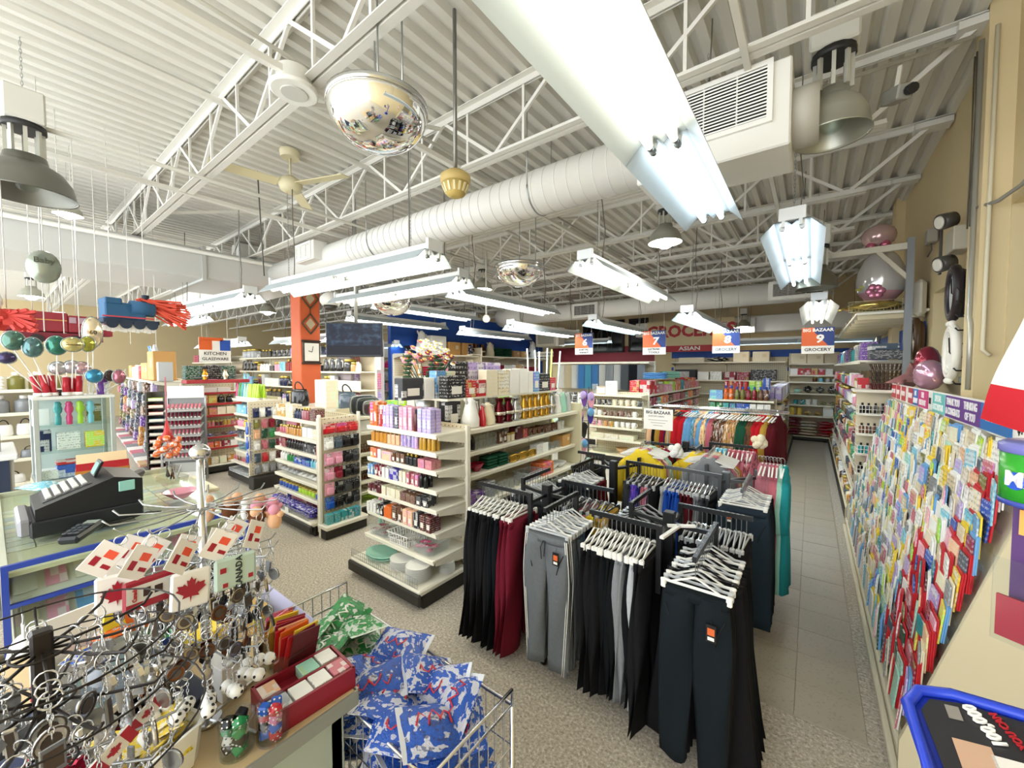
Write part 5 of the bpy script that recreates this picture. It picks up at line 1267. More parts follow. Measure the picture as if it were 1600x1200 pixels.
# ---- far left fills: wall shelves with mixed goods
def wall_unit(label, place, loc, rz, L, H, zs, seed, kinds, cols, d=0.4, w_=(.09, .2), h=(.12, .26), top=True, end='left', gap=0.02, grp=None):
    u = Unit(loc, rz)
    gondola(label, u, L, d + 0.04, [(z, d - 0.02) for z in zs], H, d + 0.06, max(1, int(L / 1.3)), None, None, False)
    for i, z in enumerate([0.165] + zs):
        nxt = ([0.165] + zs + [H + 0.2])[i + 1]
        fill(u, 'on ' + nth(i) + ' level of ' + place, z, 0.03, L - 0.03, 0.08, mixed(seed + i, kinds, cols, 9, w_, (h[0], min(h[1], (nxt - z) * 0.85))), gap, end=end)
    return u
BRIGHT = ['white', 'silver', 'pink', 'sky blue', 'crimson', 'cream', 'navy', 'lilac', 'teal', 'rose', 'black', 'aqua']
DARKS = ['black', 'charcoal', 'brown', 'slate', 'grey', 'olive', 'white', 'maroon', 'tan']
wall_unit('long far shelf of boxed kitchen goods behind the orange pillar', 'the far kitchen shelf', (-14.2, 4.7, 0), 0, 6.6, 2.35, [0.6, 1.0, 1.42, 1.82, 2.2], 31, ['box', 'carton', 'jar', 'box', 'jug', 'perfume'], BRIGHT + DARKS, 0.4, (.14, .3), (.14, .34))
wall_unit('tall far shelf of toys and gifts behind the television', 'the far toy shelf', (-12.6, 8.4, 0), 0, 4.8, 2.5, [0.7, 1.1, 1.5, 1.9, 2.3], 47, ['box', 'blister', 'box', 'toy', 'bagpeg'], BRIGHT + ['purple', 'hot pink'], 0.4, (.16, .32), (.16, .34))
wall_unit('shelf of housewares along the far left wall, beyond the balloons', 'the far left shelf', (-18.5, 4.6, 0), 0, 4.0, 2.3, [0.8, 1.25, 1.7, 2.1], 61, ['box', 'carton', 'kraft', 'fold', 'jug'], BRIGHT + DARKS, 0.4, (.2, .4), (.2, .36))
wall_unit('shelf of bags and sunglasses behind the glass cabinet', 'the shelf behind the glass cabinet', (-7.6, -0.75, 0), PI / 2, 1.45, 1.8, [0.5, 0.8, 1.08, 1.36, 1.64], 75, ['bag', 'box', 'fold', 'bottle'], DARKS + ['beige', 'white'], 0.4, (.14, .24), (.12, .22))
# ---- K: blue partition wall with a high shelf
struct('trim_10', lambda b: b.box((-8.45, 9.6, 1.7), (0.12, 7.0, 3.4)), [WBLUE])
uK = Unit((-8.38 + 0.42, 6.15, 0), PI / 2)
gondola('tall white shelving on the blue partition with a long top board', uK, 6.6, 0.42, [(0.7, .36), (1.2, .36), (1.7, .38), (2.26, .46)], 2.24, 0.44, 5)
fill(uK, 'on the high board of the blue partition', 2.26, 0.2, 6.4, 0.05, [('bowl', 'black', 'dark flower tub', 1, .3, .3, .2), ('jug', 'white', 'tall white bin', 1, .3, .3, .62), ('box', 'white', 'large white carton', 1, .55, .4, .5), ('kraft', 'kraft', 'brown carton', 2, .45, .35, .36), ('vase', 'brown', 'brown urn', 2, .26, .26, .36), ('jug', 'cream', 'cream vase', 1, .3, .3, .45), ('fold', 'dark green', 'green plant roll', 2, .35, .3, .28), ('kraft', 'tan', 'small brown carton', 2, .3, .3, .22)], gap=0.08, end='near end')
for zi, z in enumerate((1.7, 1.2)):
    fill(uK, 'on ' + nth(zi + 1) + ' shelf of the blue partition', z, 0.1, 6.4, 0.05, mixed(90 + zi, ['box', 'carton', 'fold', 'kraft', 'jar'], ['purple', 'lilac', 'pink', 'white', 'charcoal', 'tan', 'crimson'], 9, (.15, .3), (.18, .4)), end='near end')
t = thing('gift_wrap_stand', 'wide pink and silver gift packaging stand beside the blue partition', 'stand', (-8.6, 5.4, 0))
part('stand_body', lambda b: b.box((0, 0, 1.3), (0.6, 0.9, 2.6), ch=0.02), [M('#b9b0b6', 0.5)], t)
for k in range(5):
    for l in range(4):
        put('box', (-8.27, 5.12 + 0.17 * l, 0.5 + 0.45 * k), PI / 2, (.15, .06, .38), ['purple', 'pink', 'lilac', 'rose', 'white'][(k + 2 * l) % 5], nth(l) + ' packet from left in ' + nth(k) + ' row up of the gift packaging stand', 'packets on the gift stand')
put('tub', (-8.55, 5.4, 2.61), 0, (.5, .5, .28), 'hot pink', 'pink plastic tub on top of the gift packaging stand')
# ---- E: mug gondola end and its long side
uM = Unit((-3.72, 7.55, 0), 0)
gondola('cream gondola end of mugs and frames past the kitchen run', uM, 1.12, 0.46, [(1.36, .40), (1.14, .36), (0.92, .36), (0.70, .38), (0.46, .42)], 1.40, 0.5, 1, '#e8dfbf')
fill(uM, 'on top of the mug gondola end', 1.36, 0.02, 0.80, 0.10, [('glass', 'white', 'glass vase', 1, .13, .13, .2), ('book', 'tan', 'stacked book', 1, .18, .12, .16), ('frame', 'white', 'white picture frame', 1, .24, .05, .28), ('frame', 'black', 'black picture frame', 1, .2, .05, .26)])
fill(uM, 'on first shelf of the mug gondola end', 1.14, 0.03, 1.1, 0.1, [('mug', 'charcoal', 'dark mug', 4, .09, .09, .11), ('mug', 'cream', 'cream mug', 4, .1, .1, .12)], gap=.03)
fill(uM, 'on second shelf of the mug gondola end', 0.92, 0.03, 1.1, 0.1, [('mug', 'white', 'white mug', 2, .09, .09, .11), ('mug', 'brown', 'brown mug', 5, .09, .09, .11)], gap=.03)
fill(uM, 'on third shelf of the mug gondola end', 0.70, 0.03, 1.1, 0.1, [('mug', 'pink', 'pink rimmed mug', 2, .09, .09, .11), ('mug', 'amber', 'amber mug', 2, .09, .09, .11), ('mug', 'white', 'white mug', 4, .09, .09, .11)], gap=.03)
fill(uM, 'on fourth shelf of the mug gondola end', 0.46, 0.05, 1.0, 0.04, [('box', 'ivory', 'ivory tray box', 3, .3, .25, .1)])
fill(uM, 'on the base of the mug gondola end', 0.165, 0.05, 1.0, 0.04, [('tub', 'ivory', 'ivory basin', 1, .5, .3, .1), ('bowl', 'tan', 'wooden bowl', 2, .25, .25, .12)])
uM2 = Unit((-2.56, 8.05, 0), PI / 2)
gondola('cream gondola run of pink and red packets behind the shirts rail', uM2, 4.6, 0.46, [(1.36, .42), (1.12, .38), (0.86, .38), (0.6, .4)], 1.40, 0.5, 4, '#e8dfbf')
fill(uM2, 'on top of the packet run', 1.36, 0.03, 4.5, 0.05, [('box', 'red', 'red box', 2, .24, .2, .28), ('box', 'rose', 'rose box', 3, .18, .2, .16), ('box', 'pink', 'pink box', 3, .18, .2, .16), ('box', 'lime', 'white and lime box', 1, .25, .2, .22), ('box', 'orange', 'orange box', 2, .26, .2, .24), ('can', 'teal', 'teal tin', 2, .16, .16, .24), ('box', 'rose', 'printed rose box', 4, .17, .2, .2)], end='near end', rows=2)
for zi, z in enumerate((1.12, 0.86, 0.6)):
    fill(uM2, 'on ' + nth(zi + 1) + ' shelf of the packet run', z, 0.03, 4.5, 0.05, [('box', 'crimson', 'crimson packet', 4, .12, .12, .16), ('carton', 'teal', 'teal packet', 2, .12, .12, .15), ('box', 'orange', 'orange packet', 4, .13, .12, .17), ('box', 'brown', 'brown packet', 3, .13, .12, .15), ('box', 'rose', 'rose packet', 4, .13, .12, .17)], end='near end')
put('fold', (-2.75, 8.9, 1.66), 0.2, (.5, .4, .14), 'sky blue', 'folded blue and white bedding on the packet run')
put('fold', (-2.75, 10.0, 1.66), 0.5, (.4, .4, .16), 'mint', 'bundle of clear wrapped bedding on the packet run')
# ---- J: tall unit of hanging bags, mops and ironing covers
uJ = Unit((-5.55, 9.0, 0), 0)
gondola('tall pale unit of hanging covers and bags behind the mugs', uJ, 2.6, 0.5, [(2.04, .42)], 2.06, 0.5, 2, '#e6e1d0')
for k in range(13):
    c = ['cream', 'white', 'ivory', 'white', 'sky blue', 'aqua', 'sky blue', 'white', 'silver', 'white', 'grey', 'charcoal', 'silver'][k]
    put('cloth', uJ.w(0.12 + 0.19 * k, 0.1, 1.38), 0, (.16, .12, .60), c, nth(k) + ' hanging cover from left on the tall pale unit', 'covers on the tall pale unit')
    put('bagpeg', uJ.w(0.12 + 0.19 * k, 0.1, 0.86), 0, (.17, .1, .42), ['charcoal', 'white', 'grey'][k % 3], nth(k) + ' lower pack from left on the tall pale unit', 'lower packs on the tall pale unit')
for k in range(6):
    t = thing('broom', nth(k) + ' upright broom from left behind the vase cartons', 'broom', (-4.05 + 0.1 * k, 5.9 + 0.06 * (k % 2), 0.9), 0, 'brooms standing behind the cartons')
    hc = ['#eceee9', '#e4e6e2', '#eceee9', '#cfe0e4', '#d8e37a', '#cfe0e4'][k]
    part('handle', lambda b: b.cyl((0, 0, 0.1), (0.03 * (k - 2), 0, 1.35 - 0.03 * (k % 3)), 0.014, n=7), [M(hc, 0.35)], t)
    part('broom_head', lambda b: b.prism([(-.11, 0), (.11, 0), (.05, .16), (-.05, .16)], -.03, .03, 0, lambda x, z, h: (x, h, z)), [M('#d9ea3a' if k == 4 else '#c9dde2', 0.5)], t)
t = thing('broom_stand', 'white bin holding the upright brooms', 'stand', (-3.8, 5.93, 0))
part('bin', lambda b: b.box((0, 0, 0.45), (0.75, 0.4, 0.88), ch=0.02), [M('#e9e7df', 0.5)], t)
# ---- slipper stand
t = thing('slipper_stand', 'thin dark wire stand of hanging slippers at the kitchen run corner', 'rack', (-2.62, 5.35, 0))
part('pole', lambda b: b.cyl((0, 0, 0), (0, 0, 1.62), 0.012, n=6), [M('#4b4b4d', 0.4, 0.5)], t)
part('foot', lambda b: (b.bar((-.2, 0, .02), (.2, 0, .02), .02), b.bar((0, -.2, .02), (0, .2, .02), .02)), [M('#4b4b4d', 0.4, 0.5)], t)
for k in range(4): part('wire_tier', lambda b: b.tube([(0.15 * math.cos(a), 0.15 * math.sin(a), 0.4 + 0.35 * k) for a in [PI / 4 * i for i in range(8)]], 0.004, 4, closed=True), [M('#4b4b4d', 0.4, 0.5)], t)
def slipper(loc, rz, c, sole, lab):
    s = thing('slipper', lab, 'slipper', loc, rz, 'hanging slippers')
    part('sole', lambda b: b.prism([(0.045 * math.cos(a) * (1 + 0.2 * math.sin(a)), 0.12 * math.sin(a)) for a in [PI / 8 * i for i in range(16)]], -0.012, 0.012, 0, lambda x, z, h: (x, h, z)), [M(sole, 0.5)], s)
    part('upper', lambda b: b.sphere((0, -0.03, 0.05), 0.052, 10, 6, 0, (0.95, 0.8, 1.2)), [M(c, 0.8)], s)
for k, (dx, dy, z, c, so, l) in enumerate(((0, -.14, 1.46, 'lilac', 'purple', 'top lilac'), (.1, -.12, 1.44, 'lilac', 'pink', 'top pale lilac'), (-.06, -.14, 1.18, 'pink', 'violet', 'middle pink'), (.1, -.14, 1.22, 'sky blue', 'violet', 'middle blue'), (0, -.15, 1.0, 'black', 'charcoal', 'black'), (0, -.15, .76, 'sky blue', 'pink', 'lower blue'), (.05, -.14, .5, 'mint', 'charcoal', 'lowest mint'))):
    slipper((-2.62 + dx, 5.35 + dy, z), 0.2 * k, c, so, l + ' slipper hanging on the dark wire stand')
# ---- F: drinks gondola end along the tiled aisle
uF = Unit((-1.66, 8.75, 0), 0)
gondola('gondola end of drinks and tea boxes behind the shirts rail', uF, 1.12, 0.46, [(1.28, .42), (1.03, .38), (0.75, .4), (0.45, .4)], 1.30, 0.5, 1, '#d8d0b4')
fill(uF, 'on top of the drinks gondola end', 1.28, 0.02, 1.10, 0.06, [('box', 'sky blue', 'white tissue pack', 1, .24, .15, .18), ('soda', 'orange', 'orange drink bottle', 2, .085, .085, .28), ('soda', 'olive', 'ginger drink bottle', 2, .085, .085, .26), ('soda', 'crimson', 'red label bottle', 2, .085, .085, .26), ('soda', 'brown', 'brown drink bottle', 2, .085, .085, .26)])
fill(uF, 'at the back of the drinks gondola end top', 1.28, 0.25, 1.10, 0.27, [('can', 'red', 'red crisp tube', 5, .075, .075, .36), ('box', 'lime', 'lime box', 2, .1, .1, .36), ('box', 'blue', 'blue box', 1, .12, .1, .42)])
fill(uF, 'on first shelf of the drinks gondola end', 1.03, 0.02, 1.12, 0.06, [('box', 'green', 'green tea box', 2, .105, .1, .18), ('box', 'teal', 'teal tea box', 2, .105, .1, .18), ('box', 'blue', 'blue tea box', 2, .105, .1, .18), ('box', 'white', 'white tea box', 3, .105, .1, .18)])
fill(uF, 'on second shelf of the drinks gondola end', 0.75, 0.02, 1.12, 0.06, [('box', 'cream', 'cream box', 4, .12, .1, .18), ('box', 'crimson', 'crimson box', 4, .12, .1, .18)])
uF2 = Unit((-0.40, 9.2, 0), PI / 2)
gondola('brown sided gondola run of groceries facing the tiled aisle', uF2, 3.5, 0.46, [(1.28, .42), (1.02, .38), (0.78, .38), (0.56, .4), (0.36, .42)], 1.30, 0.5, 3, '#8a7a5c', rail_col='#cfc09a')
fill(uF2, 'on top of the aisle grocery run', 1.28, 0.03, 3.4, 0.05, [('box', 'lilac', 'pale lilac carton', 4, .11, .1, .24), ('box', 'white', 'white carton', 3, .11, .1, .25), ('box', 'ivory', 'ivory carton', 4, .11, .1, .24)], end='near end', rows=2)
for zi, z in enumerate((1.02, 0.78, 0.56, 0.36)):
    fill(uF2, 'on ' + nth(zi + 1) + ' shelf of the aisle grocery run', z, 0.03, 3.4, 0.04, mixed(130 + zi, ['box', 'pack', 'jar', 'can'], ['lilac', 'brown', 'cream', 'tan', 'olive', 'white', 'amber'], 8, (.1, .16), (.12, .17)), end='near end')
# ---- H: back wall shelving at the end of the tiled aisle
uH = Unit((-0.48, 12.82, 0), 0)
gondola('wide back wall shelving at the end of the tiled aisle', uH, 1.46, 0.44, [(2.02, .42), (1.72, .40), (1.54, .38), (1.24, .38), (0.94, .40), (0.66, .42)], 2.3, 0.46, 1, '#d9cfb0', base_h=0.12)
fill(uH, 'on top of the back wall shelving', 2.02, 0.03, 1.3, 0.1, [('kraft', 'cream', 'cream carton', 2, .34, .3, .26), ('kraft', 'beige', 'beige carton', 2, .3, .3, .28)])
fill(uH, 'on second shelf of the back wall shelving', 1.72, 0.03, .95, 0.1, [('box', 'white', 'white carton', 1, .15, .1, .16), ('box', 'red', 'red and white carton', 4, .13, .1, .17)])
fill(uH, 'on third shelf of the back wall shelving', 1.54, 0.5, 1.42, 0.1, [('jar', 'brown', 'brown jar', 1, .1, .1, .12), ('jar', 'aqua', 'aqua jar', 1, .1, .1, .13), ('jar', 'silver', 'silver jar', 3, .09, .09, .11), ('jar', 'amber', 'amber jar', 3, .1, .1, .11)], gap=.03)
fill(uH, 'on fourth shelf of the back wall shelving', 1.24, 0.1, 1.42, 0.1, [('bowl', 'mint', 'mint bowl', 1, .18, .18, .1), ('pack', 'black', 'black pack', 3, .2, .18, .2), ('bowl', 'cream', 'cream bowl', 2, .16, .16, .12)], gap=.04)
fill(uH, 'on fifth shelf of the back wall shelving', 0.94, 0.1, 1.42, 0.1, [('can', 'teal', 'teal tin', 2, .12, .12, .12), ('can', 'white', 'white tin', 2, .1, .1, .14), ('pack', 'olive', 'olive pack', 3, .16, .14, .1)], gap=.03)
fill(uH, 'on sixth shelf of the back wall shelving', 0.66, 0.03, 1.42, 0.1, [('can', 'yellow', 'yellow tin', 2, .11, .11, .2), ('pack', 'mustard', 'mustard pack', 2, .16, .14, .12), ('box', 'white', 'red and white box', 1, .2, .12, .24), ('pack', 'lime', 'lime pack', 1, .28, .16, .14), ('jar', 'rose', 'rose jar', 2, .12, .12, .14)], gap=.04)
for k, (x, n_, c, l) in enumerate(((0.1, 6, 'crimson', 'dark red'), (0.42, 5, 'cream', 'cream'), (0.80, 5, 'red', 'red'), (1.2, 4, 'brown', 'brown'))):
    for i in range(n_): put('rice', uH.w(x + 0.02 * (i % 2), 0.2, 0.13 + 0.075 * i), 0, (.36, .3, .085), c, nth(i) + ' ' + l + ' rice sack from the bottom of its floor stack', l + ' rice sacks stacked at the aisle end')
# back wall shelf boards left of it
uH2 = Unit((-3.5, 12.84, 0), 0)
gondola('back wall shelving behind the drinks end, under the blue band', uH2, 2.95, 0.42, [(2.08, .4), (1.55, .38), (1.15, .38)], 2.2, 0.44, 2, '#dcd3b5')
fill(uH2, 'on top board behind the drinks end', 2.08, 0.2, 2.9, 0.1, [('box', 'cream', 'cream folded blind', 1, .7, .2, .14), ('pack', 'black', 'black bundle', 1, .6, .3, .16), ('kraft', 'ivory', 'ivory carton', 2, .4, .3, .28)], gap=.12)
fill(uH2, 'on second board behind the drinks end', 1.55, 0.1, 2.9, 0.1, [('box', 'black', 'black microwave carton', 1, .6, .3, .3), ('box', 'white', 'white carton', 2, .3, .2, .24), ('box', 'crimson', 'crimson carton', 2, .3, .2, .24)], gap=.05)
# ---- G: shelving along the right wall
uG = Unit((0.42, 12.5, 0), -PI / 2)
GL = [(0.42, .5), (0.66, .48), (0.90, .46), (1.14, .44), (1.40, .42), (1.64, .40)]
gondola('long cream wall shelving of groceries along the tan wall', uG, 6.25, 0.52, GL, 1.66, 0.56, 5, '#e2d8ba')
for zi, (z, d) in enumerate([(0.165, .5)] + GL):
    kk = ['pack', 'box', 'jar', 'can', 'bottle'] if zi < 5 else ['box', 'jar', 'bottle']
    fill(uG, 'on ' + nth(zi) + ' level of the right wall groceries', z, 0.05, 6.2, 0.03 if zi else -0.03, mixed(170 + zi, kk, ['olive', 'maroon', 'brown', 'amber', 'cream', 'navy', 'rose', 'green', 'white', 'slate', 'tan', 'crimson'] if zi < 5 else ['pink', 'white', 'red', 'teal', 'lilac', 'cream'], 12, (.1, .18), (.12, .19)), end='far end')
uG2 = Unit((0.30, 12.5, 0), -PI / 2)
t = thing('wall_shelf', 'upper wall shelf above the groceries, at eye level', 'shelf', (0.42, 9.38, 1.98))
part('shelf_board', lambda b: b.box((0.28, 0, 0), (0.5, 6.3, 0.025), ch=0.004), [SHELF_M], t)
part('price_rail', lambda b: b.box((0.025, 0, -0.01), (0.012, 6.3, 0.04)), [RAIL_M], t)
for k in range(6): part('bracket', lambda b: b.prism([(0.5, 0), (0.05, 0), (0.5, -0.16)], -3.0 + 1.2 * k, -2.994 + 1.2 * k, 0, lambda x, z, h: (x, h, z)), [SHELF_M], t)
u_ = Unit((0.45, 12.4, 0), -PI / 2)
fill(u_, 'on the eye level wall shelf', 1.995, 0.1, 6.0, 0.03, [('box', 'purple', 'purple box', 2, .16, .15, .22), ('fold', 'lilac', 'lilac bundle', 1, .3, .25, .2), ('box', 'navy', 'navy box', 2, .2, .2, .22), ('bottle', 'teal', 'teal bottle', 3, .1, .1, .24), ('box', 'grey', 'grey box', 2, .22, .2, .2)], gap=.1, end='far end')
t = thing('wall_shelf', 'wide high shelf over the grocery wall, carrying the egg balloon', 'shelf', (0.40, 9.35, 2.53))
part('shelf_board', lambda b: b.box((0.3, 0, 0), (0.6, 6.4, 0.03), ch=0.004), [SHELF_M], t)
for k in range(14): part('bracket', lambda b: b.box((0.3, -3.1 + 0.47 * k, -0.04), (0.56, 0.02, 0.05)), [M('#cfc4a2', 0.5)], t)
fill(Unit((0.45, 12.3, 0), -PI / 2), 'on the high wall shelf', 2.547, 0.4, 5.2, 0.05, [('box', 'cream', 'cream carton', 1, .3, .3, .2), ('kraft', 'ivory', 'ivory carton', 1, .35, .3, .22)], gap=.4, end='far end')
for k, y in enumerate((6.05, 7.9, 9.9)):
    struct('trim_%d' % (20 + k), lambda b: b.box((0.82 if k == 0 else 0.97, y, 1.65), (0.06, 0.055, 3.3)), [M('#8c9092', 0.45)])
# end of the wall shelving that faces the counter: wire baskets
uG3 = Unit((0.42, 6.15, 0), 0)
t = thing('basket_shelves', 'end shelves with white wire baskets where the grocery wall meets the cards', 'shelving', uG3.o)
part('end_panel', lambda b: b.box((0.27, 0.05, 0.85), (0.52, 0.02, 1.58)), [PEG], t)
for k, z in enumerate((1.37, 1.14, 0.91, 0.68)):
    s = part('shelf', lambda b: b.box((0.16, -0.06, z), (0.3, 0.2, 0.02), ch=0.003), [SHELF_M], t)
    def bk(b):
        for zz in (0.015, 0.06, 0.105):
            b.tube([(0.02, -0.15, z + zz), (0.30, -0.15, z + zz)], 0.003, 4); b.tube([(0.02, -0.15, z + zz), (0.0, 0.03, z + zz)], 0.003, 4)
        for i in range(10): b.cyl((0.02 + 0.031 * i, -0.15, z), (0.02 + 0.031 * i, -0.15, z + 0.105), 0.0022, n=4)
    part('wire_basket', bk, [M('#efeee6', 0.35)], t)
    fill(uG3, 'in ' + nth(k) + ' wire basket down at the grocery wall end', z + 0.012, 0.03, 0.3, -0.12, [('bottle_dark', ['black', 'brown', 'teal', 'black'][k], 'dark bottle', 5, .05, .05, .12)], gap=.006)
fill(uG3, 'on the board above the wire baskets', 1.655, 0.12, 0.5, -0.10, [('basket', 'maroon', 'dark brown wicker drawer', 1, .3, .22, .07)])
for k in range(1, 4): put('basket', uG3.w(0.27, 0.01, 1.655 + 0.075 * k), 0, (.3, .22, .07), '#4a3526', nth(k) + ' dark wicker drawer stacked above the board of baskets', 'wicker drawers')
t = thing('board_shelf', 'cream board above the wire baskets under the wicker drawers', 'shelf', uG3.w(0.28, 0.0, 1.64))
part('board', lambda b: b.box((0, 0, 0), (0.62, 0.42, 0.03), ch=0.005), [SHELF_M], t)
put('box', uG3.w(0.25, 0.0, 2.0), 0, (.3, .22, .1), 'charcoal', 'black carton on the wicker drawers')
put('box', uG3.w(0.22, 0.0, 2.105), 0.1, (.24, .2, .07), 'slate', 'grey carton on the black carton above the drawers')
# ================================================================ clothes racks
def loft(b, rings, m=0, sm=True):
    ids = []
    for r in rings:
        k = len(b.v); b.v += [Vector(p) for p in r]; ids.append([k + i for i in range(len(r))])
    for i in range(len(ids) - 1): b.bridge(ids[i], ids[i + 1], m, sm)
    b.face(ids[0][::-1], m); b.face(ids[-1], m)
def pants_fn(W, L, hem, tk, crotch=0.27, seed=0, flare=0.0):
    """trousers hanging from the waist at z = 0, spread in X"""
    def f(b):
        r = random.Random(seed); n = 14
        for s in (-1, 1):
            rings = []
            for i in range(13):
                t = i / 12; z = -L * t
                d = -z / max(crotch, 0.01)
                if z > -crotch:
                    hw = W / 4 * (1 + 0.16 * math.sin(min(d, 1) * PI / 2)) ; cx = s * (hw - 0.004)
                else:
                    q = (-z - crotch) / (L - crotch)
                    hw = (W / 4 * 1.16) * (1 - q) + hem / 2 * q + flare * q * q
                    cx = s * ((W / 4 * 1.16 - 0.004) * (1 - q) + (hem / 2 + 0.02 + flare) * q)
                th = tk * (0.8 + 0.5 * math.sin(PI * min(1, t * 1.2 + 0.1)))
                rg = []
                for k in range(n):
                    a = 2 * PI * k / n
                    w_ = 1 + 0.10 * math.sin(3 * a + s + 5 * t + seed) * t
                    x = cx + hw * math.cos(a) * w_ * (1 if k % 2 else 0.97)
                    y = th * math.sin(a) * w_ + 0.010 * math.sin(7 * t + 2 * a + seed + s)
                    rg.append((x, y, z + (0.006 * math.cos(a) if i == 12 else 0)))
                rings.append(rg)
            loft(b, rings)
    return f
def shirt_fn(W, L, sl, seed=0):
    """top on a hanger: shoulders at z = 0, spread in X, with both sleeves"""
    def f(b):
        n = 14; rings = []
        for z, hw, th in ((0.03, .055, .02), (0.0, .07, .028), (-.055, W * .40, .03), (-.075, W * .47, .035), (-.14, W * .48, .04), (-L * .4, W * .46, .045), (-L * .7, W * .48, .045), (-L, W * .52, .05)):
            rings.append([(hw * math.cos(2 * PI * k / n), th * math.sin(2 * PI * k / n) * (1 + .25 * math.sin(3 * k + seed + 9 * z)), z) for k in range(n)])
        loft(b, rings)
        for s in (-1, 1):
            b.tube([(s * W * .36, 0, -.085), (s * W * .47, 0, -.12), (s * (W * .53), 0.01, -.14 - sl * .5), (s * W * .55, 0, -.14 - sl)], .04, 8)
    return f
def hanger_bar(b):
    b.box((0, 0, -0.14), (0.30, 0.009, 0.013), ch=0.003)
    b.bar((0, 0, -0.09), (0.10, 0, -0.137), 0.007); b.bar((0, 0, -0.09), (-0.10, 0, -0.137), 0.007)
def hanger_top(b):
    b.bar((0, 0, -0.045), (0.20, 0, -0.10), 0.011); b.bar((0, 0, -0.045), (-0.20, 0, -0.10), 0.011); b.bar((-0.2, 0, -0.1), (0.2, 0, -0.1), 0.009)
def hook_fn(b):
    b.tube([(0, 0, -0.095), (0, 0, -0.01)] + [(0, 0.018 - 0.018 * math.cos(a), -0.004 + 0.018 * math.sin(a)) for a in [PI * 1.25 * i / 7 for i in range(8)]], 0.0022, 5)
clip_m = geo('clip', lambda b: (b.box((0, 0, -0.155), (0.024, 0.026, 0.04), ch=0.005),), [MOG])
pad_m = geo('size_tab', lambda b: b.box((0, -0.0135, -0.15), (0.022, 0.003, 0.016)), [M('#cfd2d2', 0.4)])
def hanger(loc, rz, col, lab, grp, top=False):
    o = ob('clothes_hanger', geo('mesh_hanger_top' if top else 'mesh_hanger_bar', hanger_top if top else hanger_bar, [MOG]), None, loc, (0, 0, rz), (1, 1, 1), col)
    ob('hook', geo('mesh_hook', hook_fn, [STEEL]), o)
    if not top:
        for s in (-1, 1): ob('clip', clip_m, o, (s * 0.135, 0, 0), col=col)
    return tag(o, lab, 'hanger', grp)
PANTS = {  # name: (W, L, hem, tk, flare, material)
    'wide trousers': (.34, .84, .19, .022, .02, MOF), 'joggers': (.29, .80, .13, .026, 0, MOF), 'leggings': (.28, .80, .12, .024, 0, MOF), 'trousers': (.32, .80, .16, .022, 0, MOF), 'floral trousers': (.32, .76, .17, .022, 0.01, MOFL), 'jeans': (.32, .80, .15, .02, 0, MOF)}
SHIRTS = {'shirt': (.37, .62, .34, MOF), 'floral shirt': (.37, .64, .28, MOFL), 'tunic': (.38, .92, .30, MOF), 'blouse': (.35, .60, .22, MOFL)}
ANM = {}
def garment(kind, loc, rz, col, lab, grp, v=0, cuff=False):
    top = kind in SHIRTS
    key = ('garment', kind, v % 3)
    if top:
        W, L, sl, mt = SHIRTS[kind]
        me = geo(key, shirt_fn(W, L, sl, v % 3 + 1), [mt])
    else:
        W, L, hem, tk, fl, mt = PANTS[kind]
        me = geo(key, pants_fn(W, L, hem, tk, .27, v % 3 + 1, fl), [mt])
    nm = kind.replace(' ', '_')
    o = ob(nm, me, None, loc, (0, 0, rz), (1, 1, 1), col)
    tag(o, lab, 'shirt' if top else 'trousers', grp)
    if not top:
        ob('waistband', geo(('waistband', kind), lambda b: loft(b, [[(W / 2 * 1.0 * math.cos(2 * PI * k / 14), (tk * 1.15) * math.sin(2 * PI * k / 14), z) for k in range(14)] for z in (0.006, -0.035)]), [MOF]), o, col=tuple(c * 0.8 for c in C(col)) and col)
    return o
def tag_on(g, x, z, y=-0.045):
    h = ob('hang_tag', geo('mesh_hang_tag', lambda b: (b.box((0, 0, 0), (0.04, 0.003, 0.075)), b.box((0, -0.002, 0.008), (0.028, 0.002, 0.03), 1), b.box((0, -0.002, -0.022), (0.026, 0.002, 0.014), 2), b.tube([(0, 0, 0.037), (0.0, 0.012, 0.06)], 0.001, 4)), [BLACK, M('#d9662f', 0.5), M('#f0efe9', 0.5)]), g, (x, y, z))
    h['label'] = 'black swing tag with an orange emblem'
def pocket(g, W, tk):
    pm_ = M('#15181b', 0.8)
    for s in (-1, 1):
        b_ = MB(); b_.tube([(s * W * .44, -tk * 0.75, -.08), (s * W * .36, -tk * 1.12, -.13), (s * W * .30, -tk * 1.2, -.2)], 0.003, 4); ob('pocket_seam', b_.mesh('pocket_seam', [pm_]), g)
RACKM = M('#2c2d2f', 0.35, 0.6)
